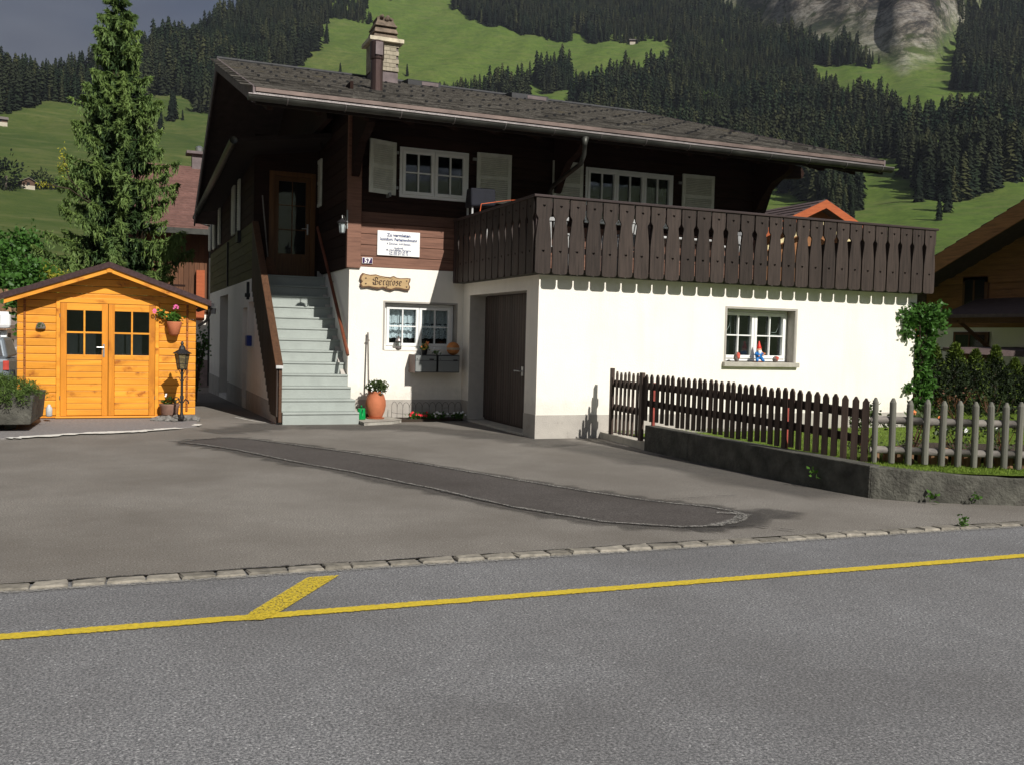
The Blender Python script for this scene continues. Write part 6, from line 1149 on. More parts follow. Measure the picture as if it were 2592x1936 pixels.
# ---------------------------------------------------------------- spruce and shrubs behind the shed
def spruce():
    t = thing('spruce', (-6.2, 9.0, -.1), 'tall dense green spruce behind the orange shed', 'tree'); g = np.random.RandomState(11)
    H = 9.6; mb = MB(); mb.tube([(-6.2, 9, -.1), (-6.2, 9, 4), (-6.25, 9, 8), (-6.24, 9, H)], [.17, .12, .06, .01], 9); obj('trunk', mb, M['bark'], t)
    bm_ = MB(); P = []; A = []; z = .6; lvl = 0
    while z < H-.15:
        f = (z-.3)/(H-.3); L = (.05+.25*(H-z)) if H-z < 4.2 else (1.10+.15*(H-z-4.2)); L *= .9+.14*math.sin(z*4.1); nb = 8 if f < .8 else 6
        for k in range(nb):
            a = lvl*.8+6.283*k/nb+g.uniform(-.22, .22); ln_ = L*g.uniform(.72, 1.18)*(1.0 if math.cos(a) > 0 or z < 6 else .95); z0 = z+g.uniform(-.12, .12)
            d_ = np.array([math.cos(a), math.sin(a), 0]); pts = []
            for s in np.linspace(0, 1, 6):
                pts.append(np.array([-6.2, 9, z0])+d_*ln_*s+np.array([0, 0, ln_*(-.28*s+.30*s*s*s) if f < .75 else ln_*(.35*s)]))
            bm_.tube([tuple(p) for p in pts], [.02, .018, .015, .012, .008, .004], 4, False)
            nn = int(52*ln_/1.2)+8; side = np.array([-d_[1], d_[0], 0])
            for s in g.uniform(.12, 1.03, nn):
                i = min(int(s*5), 4); u = s*5-i; p = pts[i]*(1-u)+pts[i+1]*u; sg_ = g.choice([-1, 1]); w_ = (.34*(1-s)+.08)*g.uniform(.2, 1)
                # side twig: needles along it, then a hanging curtain
                tip = p+side*sg_*w_*ln_*.8+d_*w_*.35+np.array([0, 0, -.02])
                for v in np.linspace(0, 1, 8): P.append(p*(1-v)+tip*v+g.normal(size=3)*.012); A.append(((tip-p)/(np.linalg.norm(tip-p)+1e-6))+np.array([0, 0, .1])+g.normal(size=3)*.45)
                if g.rand() < .68 and f < .85:
                    hl = g.uniform(.08, .34)*(1-.4*f); q0 = p*(.4)+tip*.6
                    for v in np.linspace(0, 1, 7): P.append(q0+np.array([0, 0, -hl*v])+g.normal(size=3)*.012); A.append(np.array([0, 0, -1])+g.normal(size=3)*.4)
        z += (.36 if f < .55 else .28)*(1-.3*f); lvl += 1
    obj('branches', bm_, M['bark'], t); P = np.array(P); A = np.array(A); A /= np.linalg.norm(A, axis=1)[:, None]; n = len(P)
    b = g.normal(size=(n, 3)); b -= (b*A).sum(1)[:, None]*A; b /= np.linalg.norm(b, axis=1)[:, None]; c = np.cross(A, b); s = g.uniform(.07, .12, n)[:, None]; w_ = s*.16
    V = np.concatenate([np.stack([P-b*w_, P+A*s, P+b*w_, P-A*s*.2], 1), np.stack([P-c*w_, P+A*s*.9, P+c*w_, P-A*s*.2], 1)]).reshape(-1, 3)-np.array([-6.2, 9, -.1])
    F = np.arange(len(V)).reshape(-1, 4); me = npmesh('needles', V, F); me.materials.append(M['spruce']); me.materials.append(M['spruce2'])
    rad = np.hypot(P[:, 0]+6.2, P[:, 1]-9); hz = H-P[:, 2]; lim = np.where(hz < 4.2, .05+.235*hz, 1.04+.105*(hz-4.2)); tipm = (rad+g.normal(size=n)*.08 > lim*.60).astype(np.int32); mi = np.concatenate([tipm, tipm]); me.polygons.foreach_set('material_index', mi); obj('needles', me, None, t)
    print('spruce needles', n)
spruce()
def shrub(name, x, y, z, r, n, size, mat, lab, cat='shrub', seed=1, asp=.7, up=0., group=None):
    t = thing(name, (x, y, z), lab, cat, group); g = random.Random(seed); tips = [(x+g.uniform(-.6, .6)*r[0], y+g.uniform(-.6, .6)*r[1], z+r[2]*g.uniform(.8, 1.6)) for _ in range(8)]
    stems('stem', (x, y, z), tips, .03, M['bark'], t); P = np.concatenate([blob_pts(n//9, tp, (r[0]*.42, r[1]*.42, r[2]*.36), seed*7+k, .1, .35) for k, tp in enumerate(tips)]+[blob_pts(n//9, (x, y, z+r[2]*.8), (r[0]*.8, r[1]*.8, r[2]*.7), seed, .2, .3)])
    cloud_obj('foliage', P, size, M[mat], t, seed, aspect=asp, up=up); return t
shrub('leafy_shrub', -7.75, 8.2, 1.0, (.62, .6, 1.15), 3600, .11, 'vine', 'dark green broadleaf shrub rising behind the left shed eave', seed=2)
shrub('yellow_shrub', -7.35, 8.0, 1.2, (.42, .4, .95), 1700, .075, 'yell', 'bright yellow leaved shrub between the green shrub and the spruce', seed=3, asp=.4)
shrub('leafy_shrub', -10.3, 28.2, 1.2, (1.6, 1.2, 2.3), 4200, .2, 'vine', 'dark green shrub at the left edge behind the brown board wall', seed=5)
t = thing('yellow_branch', (-7.35, 7.6, 3.2), 'yellow foliage twig poking out left of the spruce', 'branch'); mb = MB(); mb.tube([(-6.6, 8.2, 4.1), (-7.1, 7.8, 4.4), (-7.6, 7.7, 4.45)], .012, 5); mb.tube([(-6.7, 8.1, 4.2), (-7.1, 7.8, 4.6), (-7.2, 7.7, 5.0)], .010, 5); obj('stem', mb, M['bark'], t)
cloud_obj('foliage', np.concatenate([blob_pts(70, (-7.55, 7.7, 4.42), (.22, .1, .05), 3, .1), blob_pts(110, (-7.22, 7.7, 4.9), (.1, .1, .35), 4, .1)]), .06, M['yell'], t, 2, aspect=.4)
shrub('leafy_shrub', -4.55, 8.6, 0, (.3, .4, 1.0), 900, .08, 'vine', 'small green shrub in the gap between the shed and the chalet', seed=8)

# ---------------------------------------------------------------- neighbouring buildings
def gable_house(name, lab, x0, x1, y0, y1, zw, zs, apex, ov, wallm, lowm, roofm, axis='y', trim=None, group=None, tiles=0):
    """ridge along `axis`; zw top of the lower storey, zs eave height"""
    t = thing(name, ((x0+x1)/2, (y0+y1)/2, 0), lab, 'house', group)
    mb = MB(); mb.box(x0, x1, y0, y1, -.5, zw); obj('lower_wall', mb, M[lowm], t)
    mb = MB()
    if axis == 'y':
        xm_ = (x0+x1)/2; mb.prism([(x0+.01, zw+.001), (x1-.01, zw+.001), (x1-.01, zs), (xm_, apex-.25), (x0+.01, zs)], y0+.01, y1-.01, 'y')
    else:
        ym_ = (y0+y1)/2; mb.prism([(y0+.01, zw+.001), (y1-.01, zw+.001), (y1-.01, zs), (ym_, apex-.25), (y0+.01, zs)], x0+.01, x1-.01, 'x')
    obj('upper_wall', mb, M[wallm], t); return t
def roof_planes(t, x0, x1, y0, y1, ze, za, axis, mat, rows=14, th=.14, trim=None, tw=.22):
    for s in (-1, 1):
        mb = MB()
        if axis == 'y': c = (x0+x1)/2; e = x0 if s < 0 else x1; mk = lambda u, v, w_: (u, v, w_); a0, a1 = y0, y1
        else: c = (y0+y1)/2; e = y0 if s < 0 else y1; mk = lambda u, v, w_: (v, u, w_); a0, a1 = x0, x1
        P = lambda k, a, dz_: mk(c+(e-c)*k, a, za+(ze-za)*k+dz_)
        mb.hexa([P(0, a0, -th), P(1, a0, -th), P(1, a1, -th), P(0, a1, -th), P(0, a0, 0), P(1, a0, 0), P(1, a1, 0), P(0, a1, 0)]); rp_ = obj('roof', mb, M[mat], t)
        for k in range(rows):
            mb = MB(); k0, k1 = k/rows, (k+1)/rows-.004; mb.hexa([P(k0, a0-.01, .002), P(k1, a0-.01, .012), P(k1, a1+.01, .012), P(k0, a1+.01, .002), P(k0, a0-.01, .02), P(k1, a0-.01, .055), P(k1, a1+.01, .055), P(k0, a1+.01, .02)]); obj('tile_course', mb, M[mat], rp_)
        if trim:
            for a in (a0-.06, a1):
                mb = MB(); mb.hexa([P(0, a, -tw), P(1, a, -tw), P(1, a+.05, -tw), P(0, a+.05, -tw), P(0, a, -.01), P(1, a, -.01), P(1, a+.05, -.01), P(0, a+.05, -.01)]); obj('barge_board', mb, M[trim], rp_)
# left neighbour with the red roof
nl = gable_house('neighbour_house', 'timber house with a reddish tiled roof between the spruce and the chalet', -5.35, -.5, 20.6, 28, 2.1, 4.9, 7.5, 1, 'nwoodz', 'plaster', 'redroof', 'x')
roof_planes(nl, -5.95, 0, 19.6, 28.8, 4.95, 7.65, 'x', 'redroof', 26)
mb = MB(); mb.box(-6, 0, 19.45, 19.6, 4.72, 4.9); obj('gutter', mb, M['gutter'], nl); mb = MB(); mb.box(-3.65, -3.2, 24, 24.4, 7.4, 8.1); mb.box(-3.85, -3.0, 23.85, 24.6, 8.1, 8.2); ch2 = obj('chimney', mb, M['lead'], nl); mb = MB(); mb.lathe([(.14, 8.2), (.16, 8.38), (.05, 8.45)], (-3.38, 24.2, 0), 12); obj('chimney_cowl', mb, M['steel'], ch2)
mb = MB(); mb.box(-5.0, -.5, 20.58, 20.6, -.5, .55); obj('plinth', mb, simple('pink_plinth', (.30, .22, .20), .9), nl)
x = -5.3
while x < -2.5: mb = MB(); mb.box(x, x+.16, 20.57, 20.6, 2.2, 4.8); obj('wall_board', mb, M['nwoodz'], nl); x += .17
mb = MB(); mb.box(-3.72, -3.45, 20.3, 20.5, 1.9, 3.6); obj('timber_post', mb, M['orangew'], nl)
mb = MB(); mb.tube([(-3.28, 20.4, -.3), (-3.28, 20.4, 4.7)], .05, 7); obj('downpipe', mb, M['gutter'], nl)
mb = MB(); mb.box(-4.9, -4.1, 19.9, 19.96, 2.2, 2.28); mb.box(-4.9, -4.1, 19.9, 19.96, 3.0, 3.07); obj('balcony_rail', mb, M['dwood'], nl)
# chalet with the orange gable beyond the balcony
nc = gable_house('neighbour_house', 'far chalet with orange painted gable seen over the balcony rail', 19.4, 34.6, 26, 32.5, 2.1, 5.3, 8.8, 1, 'nwood', 'plaster', 'browntile', 'y')
roof_planes(nc, 17.7, 35.4, 25, 33.2, 4.75, 8.85, 'y', 'browntile', 18, trim='orangew', tw=.42)
mb = MB(); 
for s in (-1, 1): mb.hexa([(26.55, 25.3, 7.65), (26.55+s*3.2, 25.3, 6.2), (26.55+s*3.2, 25.4, 6.2), (26.55, 25.4, 7.65), (26.55, 25.3, 7.85), (26.55+s*3.2, 25.3, 6.4), (26.55+s*3.2, 25.4, 6.4), (26.55, 25.4, 7.85)])
obj('gable_truss', mb, M['cream'], nc)
mb = MB(); mb.box(19.0, 19.6, 26, 26.6, 5.0, 6.6); mb.box(18.5, 19.3, 25.9, 26.7, 6.6, 6.72); obj('chimney', mb, M['lead'], nc)
for xx in (22, 25, 28.5, 31.5): mb = MB(); mb.box(xx, xx+1, 25.9, 26.02, 3.2, 4.5); o = obj('window', mb, M['white'], nc); mb = MB(); mb.box(xx+.08, xx+.92, 25.88, 25.899, 3.28, 4.42); obj('pane', mb, M['room'], o)
# right neighbour in shade
nr = gable_house('neighbour_house', 'dark timber chalet in shade at the right edge with wide overhanging roof', 20, 34, -5.5, 11.8, 2.35, 3.55, 7.5, 1, 'nwood', 'plaster', 'browntile', 'x')
roof_planes(nr, 18.2, 35, -7.5, 12.6, 3.30, 7.65, 'x', 'browntile', 22, trim='nwood', tw=.55)
mb = MB(); mb.box(19.9, 19.98, -5, 11.7, 3.75, 3.95); obj('belt_beam', mb, M['nwood'], nr); mb = MB(); mb.box(19.94, 19.98, -5, 11.7, 2.3, 2.5); obj('belt_beam', mb, M['nwood'], nr)
for k in range(20): mb = MB(); zz = 2.52+.2*k; ye = 11.7 if zz < 3.4 else 11.7-(zz-3.4)*2.25; mb.box(19.965, 19.995, -4, ye, zz, zz+.185); obj('plank', mb, M['nwood'], nr)
for y0, y1, z0, z1, fm in ((9.25, 10.05, 2.95, 3.85, 'nwoodz'), (9.15, 10.35, 1.35, 2.05, 'nwoodz'), (6.2, 7.4, 1.2, 2.1, 'nwoodz'), (6.3, 7.3, 2.95, 3.9, 'nwoodz')):
    mb = MB(); mb.box(19.90, 19.96, y0-.1, y1+.1, z0-.1, z1+.1); o = obj('window', mb, M[fm], nr); mb = MB(); mb.box(19.86, 19.899, y0+.03, y1-.03, z0, z1); obj('pane', mb, M['glass'], o); mb = MB(); mb.box(19.88, 19.8985, y0+.03, y1-.03, z0, z1); obj('pane_back', mb, M['room'], o)
    mb = MB(); mb.box(19.84, 19.859, (y0+y1)/2-.03, (y0+y1)/2+.03, z0, z1); obj('glazing_bar', mb, M['nwoodz'], o)
mb = MB(); mb.hexa([(18.0, 5.0, 2.55), (20, 5.0, 3.15), (20, 9.6, 3.15), (18.0, 9.2, 2.55), (18.0, 5.0, 2.65), (20, 5.0, 3.25), (20, 9.6, 3.25), (18.0, 9.2, 2.65)]); obj('porch_roof', mb, M['browntile'], nr)
for yy in (5.6, 8.8): mb = MB(); mb.tube([(19.9, yy, 1.5), (18.3, yy, 2.5)], .07, 4); obj('porch_brace', mb, M['nwoodz'], nr)
mb = MB(); mb.box(18.3, 18.5, 5, 9.3, 2.4, 2.56); obj('porch_beam', mb, M['nwoodz'], nr)
cp = thing('carport', (18, 7, 0), 'flat brown carport roof just above the thuja hedge', 'carport')
mb = MB(); mb.hexa([(14.9, 5.8, 1.48), (22, 4.6, 1.24), (24, 9.5, 1.5), (15.0, 6.2, 1.52), (14.9, 5.8, 1.60), (22, 4.6, 1.50), (24, 9.5, 1.75), (15.0, 6.2, 1.62)]); obj('roof', mb, M['browntile'], cp)
for a, b in ((15.6, 5.9), (18, 5.6), (21, 5.2)): mb = MB(); mb.box(a, a+.12, b, b+.12, 0, 1.47); obj('post', mb, M['nwoodz'], cp)
rl = thing('metal_railing', (16, 8, 0), 'thin dark metal railing behind the hedge by the vine', 'railing')
for k in range(14): mb = MB(); mb.tube([(15.3+.16*k, 8.5, .2), (15.3+.16*k, 8.5, 1.55)], .012, 4); obj('bar', mb, M['iron'], rl)
mb = MB(); mb.tube([(15.2, 8.5, 1.55), (17.5, 8.5, 1.55)], .02, 5); obj('top_rail', mb, M['iron'], rl)
an = thing('outbuilding', (23, 16, 0), 'small orange boarded outbuilding with white base beyond the vine', 'shed')
mb = MB(); mb.box(22.6, 26.4, 17, 20, -.2, 1.52); obj('base', mb, M['plaster'], an)
x = 22.6
while x < 26.2: mb = MB(); mb.box(x, x+.19, 16.98, 17.1, 1.53, 4.0); obj('board', mb, M['orangew'], an); x += .2
mb = MB(); mb.box(22.6, 26.4, 17.12, 20, 1.53, 4.0); obj('wall_core', mb, M['orangew'], an)
mb = MB(); mb.hexa([(22.2, 16.2, 3.95), (27.0, 16.2, 3.95), (27.0, 20.5, 5.4), (22.2, 20.5, 5.4), (22.2, 16.2, 4.1), (27.0, 16.2, 4.1), (27.0, 20.5, 5.55), (22.2, 20.5, 5.55)]); obj('roof', mb, M['browntile'], an)
mb = MB(); mb.box(22.2, 27.0, 16.14, 16.2, 3.78, 3.96); obj('fascia', mb, M['orangew'], an)

# ---------------------------------------------------------------- parked vehicles at the left edge
def car(name, x, y, z, wd, ln_, lab, cat, body, hgt, camper=False):
    t = thing(name, (x, y, z), lab, cat); h2 = wd/2
    def pr(pts, w0, w1): return MB().prism(pts, w0, w1, 'x')
    sill = .28
    if camper:
        b_ = MB().hexa([(x-h2, y, z+sill), (x+h2, y, z+sill), (x+h2, y+ln_, z+sill), (x-h2, y+ln_, z+sill), (x-h2, y, z+1.05), (x+h2, y, z+1.05), (x+h2, y+ln_, z+1.05), (x-h2, y+ln_, z+1.05)])
        obj('body', b_, M[body], t, bevel=.08); cab = MB().prism([(y+.15, z+1.04), (y+ln_, z+1.04), (y+ln_, z+1.62), (y+.55, z+1.62)], x-h2+.08, x+h2-.08, 'x'); obj('cab', cab, M[body], t, bevel=.06)
        mb = MB(); mb.box(x-h2-.05, x+h2+.05, y+.1, y+ln_-.6, z+1.70, z+2.22); obj('living_box', mb, M[body], t, bevel=.10)
        mb = MB(); mb.box(x-.55, x+h2-.25, y+.085, y+.099, z+1.86, z+2.10); obj('rear_window', mb, M['glass'], t); mb = MB(); mb.box(x-.56, x+h2-.24, y+.092, y+.0985, z+1.85, z+2.11); obj('window_gasket', mb, M['black'], t)
        mb = MB(); mb.hexa([(x-h2+.2, y+.16, z+1.1), (x+h2-.2, y+.16, z+1.1), (x+h2-.2, y+.2, z+1.1), (x-h2+.2, y+.2, z+1.1), (x-h2+.28, y+.47, z+1.56), (x+h2-.28, y+.47, z+1.56), (x+h2-.28, y+.5, z+1.56), (x-h2+.28, y+.5, z+1.56)]); obj('window', mb, M['black'], t)
        mb = MB(); mb.prism([(y+.6, z+1.1), (y+1.5, z+1.1), (y+1.5, z+1.55), (y+.75, z+1.55)], x+h2-.085, x+h2-.07, 'x'); obj('window', mb, M['black'], t)
    else:
        b_ = MB().hexa([(x-h2, y, z+sill), (x+h2, y, z+sill), (x+h2, y+ln_, z+sill), (x-h2, y+ln_, z+sill), (x-h2+.03, y+.03, z+.92), (x+h2-.03, y+.03, z+.92), (x+h2-.03, y+ln_, z+.85), (x-h2+.03, y+ln_, z+.85)]); obj('body', b_, M[body], t, bevel=.09)
        mb = MB(); mb.hexa([(x-h2+.05, y+.06, z+.91), (x+h2-.05, y+.06, z+.91), (x+h2-.05, y+ln_*.72, z+.91), (x-h2+.05, y+ln_*.72, z+.91), (x-h2+.16, y+.22, z+hgt), (x+h2-.16, y+.22, z+hgt), (x+h2-.16, y+ln_*.55, z+hgt), (x-h2+.16, y+ln_*.55, z+hgt)]); obj('cabin', mb, M[body], t, bevel=.07)
        mb = MB(); mb.hexa([(x-h2+.17, y+.055, z+.98), (x+h2-.17, y+.055, z+.98), (x+h2-.17, y+.08, z+.98), (x-h2+.17, y+.08, z+.98), (x-h2+.25, y+.175, z+hgt-.09), (x+h2-.25, y+.175, z+hgt-.09), (x+h2-.25, y+.2, z+hgt-.09), (x-h2+.25, y+.2, z+hgt-.09)]); obj('rear_window', mb, M['black'], t)
    for a in (x-h2+.06, x+h2-.06):
        for b in (y+.75, y+ln_-.8):
            mb = MB(); mb.T = Matrix.Translation((a, b, z+.30)) @ Matrix.Rotation(R(90), 4, 'Y'); mb.lathe([(.30, -.1), (.30, .1)], (0, 0, 0), 16); wv_ = obj('wheel', mb, M['rubber'], t)
        mb = MB(); mb.box(a-.10, a+.04 if a > x else a+.10, y-.015, y+.01, z+.62, z+.86); obj('tail_light', mb, M['redp'], t)
    mb = MB(); mb.box(x-.28, x+.28, y-.02, y-.002, z+.52, z+.66); obj('number_plate', mb, M['sign'], t)
    mb = MB(); mb.box(x-h2+.05, x+h2-.05, y-.06, y+.02, z+.30, z+.45); obj('bumper', mb, M['black'], t, bevel=.02)
car('camper_van', -10.35, 19.5, -.22, 2.1, 4.9, 'white camper van parked behind the grey car left of the shed', 'camper van', 'carw', 1.6, True)
car('parked_car', -9.62, 14.2, -.20, 1.7, 3.9, 'grey hatchback parked left of the orange shed, rear towards the viewer', 'car', 'carg', 1.45)
t = thing('timber_wall', (-12, 26, 0), 'brown board wall behind the white camper van', 'wall')
x = -16
while x < -7.4: mb = MB(); mb.box(x, x+.19, 25.95, 26.05, -.5, 2.9); obj('board', mb, M['log'], t); x += .2
mb = MB(); mb.box(-16, -7.4, 26.06, 26.2, -.5, 2.9); obj('wall_core', mb, M['nwoodz'], t)

# ---------------------------------------------------------------- the mountain side
FOREST = [
 [(-81, 443), (-58, 506), (-33, 544), (-7, 547), (11, 594), (24, 620), (34, 616), (35, 561), (48, 572), (76, 653), (115, 725), (140, 776), (157, 849), (177, 883), (205, 874), (251, 1063), (147, 1049), (96, 940), (54, 848), (15, 775), (-19, 713), (-53, 666), (-74, 660), (-110, 625)],
 [(304, 926), (305, 884), (311, 846), (327, 825), (340, 804), (363, 775), (381, 809), (385, 765), (408, 747), (433, 721), (411, 619), (463, 565), (481, 589), (490, 534), (508, 552), (505, 589), (507, 639), (528, 741), (535, 811), (541, 897), (502, 1009), (340, 1029)],
 [(302, 620), (370, 626), (419, 678), (451, 652), (455, 556), (409, 444), (395, 374), (470, 400), (515, 351), (352, 240), (320, 261), (290, 253), (274, 254), (276, 271), (300, 302), (324, 335), (315, 350), (224, 246), (216, 255), (247, 295), (254, 329), (248, 404), (248, 518), (282, 592)],
 [(183, 642), (262, 635), (253, 602), (220, 527), (163, 572)], [(280, 669), (318, 676), (302, 620), (289, 629), (272, 612), (287, 653)], [(512, 480), (759, 707), (786, 547), (531, 363), (470, 400), (482, 457)]]
def inside(x, y, poly):
    c = np.zeros(len(x), bool); n = len(poly)
    for i in range(n):
        x0, y0 = poly[i]; x1, y1 = poly[(i+1) % n]
        if y0 == y1: continue
        m = ((y0 > y) != (y1 > y)) & (x < (x1-x0)*(y-y0)/(y1-y0)+x0); c ^= m
    return c
def far_tree(seed, nb=56, fine=1.0):
    """small conifer of drooping blades round a slim core, unit height"""
    g = np.random.RandomState(seed); V = []; F = []; wd = g.uniform(.85, 1.15); lean = g.uniform(-.015, .015, 2)
    for k in range(nb):
        f = .04+.93*(k/nb)**1.0; a = k*2.39996+g.uniform(-.4, .4); r_ = (.150*(1-f)**.66+.010)*wd*g.uniform(.62, 1.2); w_ = (.050*(1-f)**.6+.012)*g.uniform(.8, 1.3)*fine
        c, s = math.cos(a), math.sin(a); z1 = f-.055*(1-f)-g.uniform(0, .03); z0 = f+.045+.02*(1-f); ox, oy = lean*f; k0 = len(V)
        V += [(ox, oy, z0), (c*r_*.75-s*w_+ox, s*r_*.75+c*w_+oy, z1+.015), (c*r_+ox, s*r_+oy, z1-.012), (c*r_*.75+s*w_+ox, s*r_*.75-c*w_+oy, z1+.015)]; F += [(k0, k0+1, k0+2), (k0, k0+2, k0+3)]
    k0 = len(V)
    for k in range(5): a = k*1.2566; V.append((.075*wd*math.cos(a), .075*wd*math.sin(a), .05))
    V.append((lean[0], lean[1], 1.0))
    for k in range(5): F.append((k0+k, k0+(k+1) % 5, k0+5))
    k0 = len(V)
    for k in range(4): a = k*1.5708; V.append((.012*math.cos(a), .012*math.sin(a), -.1)); V.append((.01*math.cos(a), .01*math.sin(a), .12))
    for k in range(4): a, b = k0+2*k, k0+2*((k+1) % 4); F += [(a, b, b+1), (a, b+1, a+1)]
    return np.array(V), np.array(F)
def build_forest():
    g = np.random.RandomState(21); vars_ = [far_tree(i) for i in range(9)]; near_ = [far_tree(60+i, 130, .78) for i in range(6)]; VV = []; FF = []; TT = []; off = 0; tot_ = 0; sp = 4.3
    for poly in FOREST:
        xs = [p[0] for p in poly]; ys_ = [p[1] for p in poly]; X, Y = np.meshgrid(np.arange(min(xs), max(xs), sp), np.arange(min(ys_), max(ys_), sp)); X = X.ravel()+g.uniform(-2, 2, X.size); Y = Y.ravel()+g.uniform(-2, 2, Y.size)
        jx = X+rnoise(X, Y, 13, 3)*5; jy = Y+rnoise(X, Y, 13, 8)*5; m = inside(jx, jy, poly) & (rnoise(X, Y, 9, 5) > -.86) & (np.hypot(X-CX, Y-CY) < np.interp(np.degrees(np.arctan2(X-CX, Y-CY)), *SKYT)+25); X, Y = X[m], Y[m]; Z = terrain(X, Y); tot_ += len(X)
        for i in range(len(X)):
            V, F = vars_[g.randint(9)] if math.hypot(X[i]-CX, Y[i]-CY) > 470 else near_[g.randint(6)]; h_ = (g.uniform(10, 20) if g.rand() < .8 else g.uniform(6, 11))*(1+.15*math.sin(X[i]/40)+.22*math.sin(X[i]/19+1.7*math.sin(Y[i]/23))); wv_ = h_*g.uniform(1.0, 1.65); a = g.uniform(0, 6.28); c, s = math.cos(a), math.sin(a)
            P = np.empty_like(V); P[:, 0] = (V[:, 0]*c-V[:, 1]*s)*wv_+X[i]; P[:, 1] = (V[:, 0]*s+V[:, 1]*c)*wv_+Y[i]; P[:, 2] = V[:, 2]*h_+Z[i]; VV.append(P); FF.append(F+off); off += len(V); TT.append(np.full(len(V), g.uniform(0, 1)**1.3, np.float32))
    print('far trees', tot_); me = npmesh('forest', np.concatenate(VV), np.concatenate(FF)); at = me.attributes.new('tone', 'FLOAT', 'POINT'); at.data.foreach_set('value', np.concatenate(TT)); o = obj('conifer_forest', me, M['farneedle'], kind='stuff'); tag(o, 'dark green conifer forest covering the steep mountainside behind the chalet', 'forest')
build_forest()
FT = [far_tree(40+i, 150, .8) for i in range(3)]
def lone(x, y, h_, lab, i=0, wf=1.2):
    z_ = float(terrain(x, y)); t = thing('spruce_tree', (x, y, z_), lab, 'tree', 'single spruces on the mountain meadows'); V, F = FT[i % 3]; F1 = F[:-8]; F2 = F[-8:]
    me = npmesh('crown', V*np.array([h_*wf, h_*wf, h_]), F1); obj('crown', me, M['farneedle'], t); me = npmesh('trunk', V*np.array([h_*1.6, h_*1.6, h_]), F2); obj('trunk', me, M['trunk'], t)
for i, a in enumerate([(146, 709, 10, 'single spruce on the meadow left of the big chimney'), (192, 690, 9.5, 'small spruce standing free right of the chimney near the ridge'), (151, 790, 17, 'spruce at the meadow edge above the roof, left of the chimney'), (1, 469, 22, 'broad dark spruce standing free left of the large spruce crown'), (-4, 478, 19, 'dark spruce just left behind the broad free standing one'), (20, 548, 17, 'spruce in the notch of meadow right of the large spruce crown'), (22, 553, 15, 'thin spruce in the meadow notch, the right one'), (26, 550, 6, 'tiny spruce alone on the meadow notch'), (13, 510, 13, 'spruce at the lower end of the meadow notch'), (8, 515, 14, 'spruce partly behind the large crown above the meadow'), (244, 943, 12, 'single spruce at the top edge of the meadow'), (305, 868, 17, 'spruce at the forest tip over the meadow, upper'), (312, 838, 20, 'pair spruce standing out below the forest tip'), (316, 835, 19, 'second of the pair below the forest tip'), (332, 806, 18, 'spruce sticking out of the forest edge farther right'), (262, 256, 15, 'spruce at the foot of the forest over the right meadow'), (237, 222, 9, 'small spruce at the lower right meadow edge'), (251, 232, 13, 'spruce beside the pale bushes on the right meadow'), (184, 600, 14, 'spruce at the left end of the tree row behind the ridge'), (176, 640, 8, 'short spruce left of the tree row behind the ridge')]): lone(*a, i=i)
def bushy(x, y, r_, lab, n=500, mat='fardec', seed=1):
    z_ = float(terrain(x, y)); t = thing('broadleaf_tree', (x, y, z_), lab, 'tree', 'pale broadleaf trees on the mountainside'); mb = MB(); mb.tube([(x, y, z_), (x, y, z_+r_)], r_*.08, 5); obj('trunk', mb, M['trunk'], t); cloud_obj('crown', blob_pts(n, (x, y, z_+r_*1.1), (r_, r_, r_*1.1), seed, .3, .4), r_*.28, M[mat], t, seed)
for a in ((373, 593, 7, 'pale green broadleaf tree in the forest gap below the hut'), (378, 586, 6, 'smaller pale tree in the forest gap'), (302, 275, 5, 'pale green tree among spruces above the right meadow'), (327, 306, 6, 'second pale tree above the right meadow'), (318, 292, 5, 'third pale tree above the right meadow')): bushy(*a, seed=int(a[0]))
for a in ((390, 640, 5, 'small pale tree among the forest below the meadow strip'), (345, 520, 5.5, 'pale broadleaf tree deep in the middle of the forest'), (408, 520, 5, 'pale broadleaf tree in the forest below the upper right meadow'), (320, 420, 4.5, 'light green tree in the forest above the roof end'), (360, 390, 4.5, 'light green tree in the forest over the right eave')): bushy(*a, seed=int(a[0]))
for a in ((-40, 340, 4.5, 'dark bushes left of the wooden hut'), (-31, 351, 2.8, 'dark tree beside the wooden hut'), (-27, 352, 2.0, 'low round bush right of the wooden hut'), (-46, 343, 4, 'dark bushes at the left frame edge')): bushy(*a, mat='farneedle', seed=int(a[1]))
def hut(x, y, s, rz, lab):
    z_ = float(terrain(x, y))-.2; t = thing('hay_hut', (x, y, z_), lab, 'hut', 'small huts on the mountain meadows'); T = Matrix.Translation((x, y, z_)) @ Matrix.Rotation(rz, 4, 'Z') @ Matrix.Scale(s, 4)
    mb = MB(T); mb.box(-2.6, 2.6, -2, 2, -1, .9); obj('stone_base', mb, M['chall'], t); mb = MB(T); mb.prism([(-1.95, .91), (1.95, .91), (1.95, 2.3), (0, 3.3), (-1.95, 2.3)], -2.55, 2.55, 'x'); obj('timber_wall', mb, M['hutw'], t)
    for sg_ in (-1, 1): mb = MB(T); mb.prism([(0, 3.35), (sg_*2.7, 1.98), (sg_*2.7, 2.14), (0, 3.52)][::-sg_], -3.1, 3.1, 'x'); obj('roof', mb, M['hutr'], t)
    mb = MB(T); mb.box(2.56, 2.62, -.5, .4, .95, 1.9); mb.box(-.4, .4, -2.03, -1.96, 1.0, 1.8); obj('door', mb, M['room'], t)
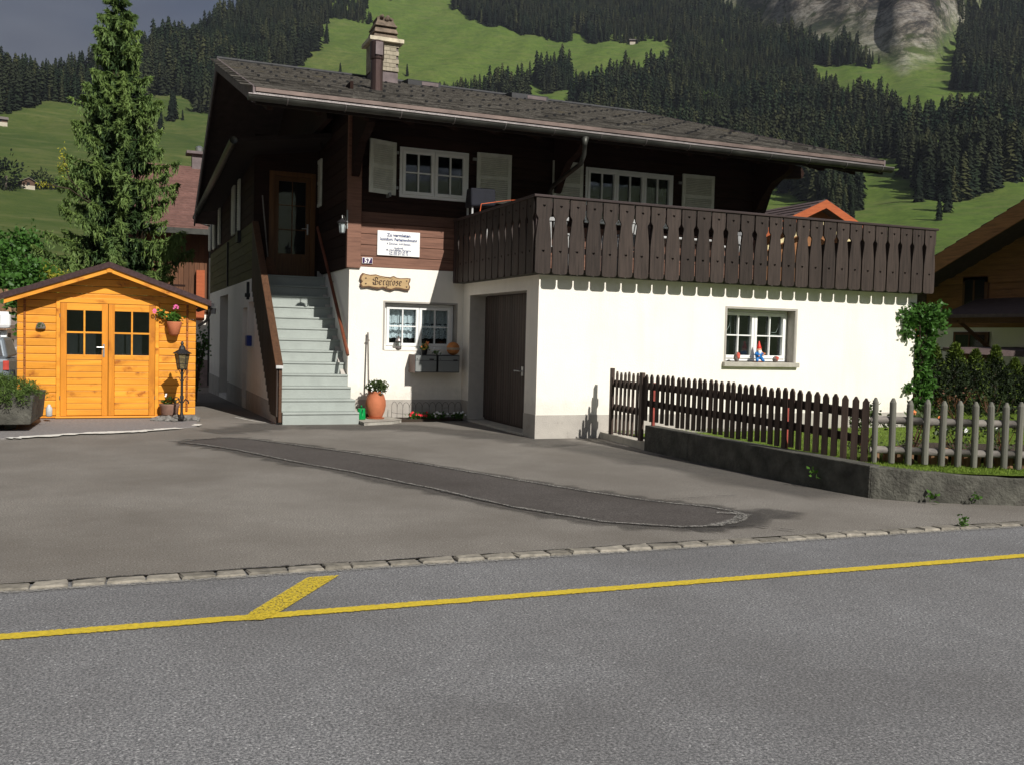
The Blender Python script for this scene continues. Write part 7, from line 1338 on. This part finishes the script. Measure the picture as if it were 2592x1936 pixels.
hut(-35, 350, 1.0, R(-70), 'weathered wooden hay hut on the meadow left of the large spruce'); hut(-57, 491, 1.1, R(10), 'small hut at the left frame edge below the forest'); hut(412, 744, 1.25, R(-25), 'tiny hut on the meadow strip high above the ridge of the roof')
# haze is thin: a closed box of air round the scene
def haze():
    mb = MB(); mb.box(-3000, 3000, -3000, 3000, min(v.co.z for v in bpy.data.objects['hills'].data.vertices)-2, max(v.co.z for v in bpy.data.objects['hills'].data.vertices)+25); o = obj('haze', mb, None); m = bpy.data.materials.new('haze'); m.use_nodes = True; nt = m.node_tree; nt.nodes.clear(); out = N(nt, 'ShaderNodeOutputMaterial'); v = N(nt, 'ShaderNodeVolumePrincipled'); v.inputs['Color'].default_value = (.75, .82, .95, 1); v.inputs['Density'].default_value = .00011; v.inputs['Anisotropy'].default_value = .3
    nt.links.new(v.outputs[0], out.inputs['Volume']); o.data.materials.append(m); tag(o, kind='stuff')

def split_loose(o):
    me = o.data; n = len(me.vertices); par_ = list(range(n))
    def find(a):
        while par_[a] != a: par_[a] = par_[par_[a]]; a = par_[a]
        return a
    for e in me.edges: a, b = find(e.vertices[0]), find(e.vertices[1]); par_[a] = b
    groups = {}
    for p in me.polygons: groups.setdefault(find(p.vertices[0]), []).append(tuple(p.vertices))
    if len(groups) < 2: return
    co = [v.co.copy() for v in me.vertices]; nm = o.name.split('.')[0]; first = True
    for fs_ in groups.values():
        idx = sorted({i for f in fs_ for i in f}); mp_ = {a: b for b, a in enumerate(idx)}; m2 = bpy.data.meshes.new(nm); m2.from_pydata([co[i] for i in idx], [], [tuple(mp_[i] for i in f) for f in fs_]); m2.update()
        for mt in me.materials: m2.materials.append(mt)
        if first: o.data = m2; first = False
        else: c = o.copy(); c.data = m2; col.objects.link(c)
SPLIT = {'side_log', 'eave_bracket', 'plinth', 'door_rail', 'baluster_post', 'rail_beam', 'belt_beam', 'balcony_rail', 'roof_beam', 'foot', 'shutter_hinge', 'hinge', 'rail_bracket', 'felt_nail', 'gutter_bracket', 'end_panel', 'eyes', 'lantern_bars'}
for o in list(bpy.data.objects):
    if o.type == 'MESH' and o.parent and o.name.split('.')[0] in SPLIT and not o.children: split_loose(o)
haze()
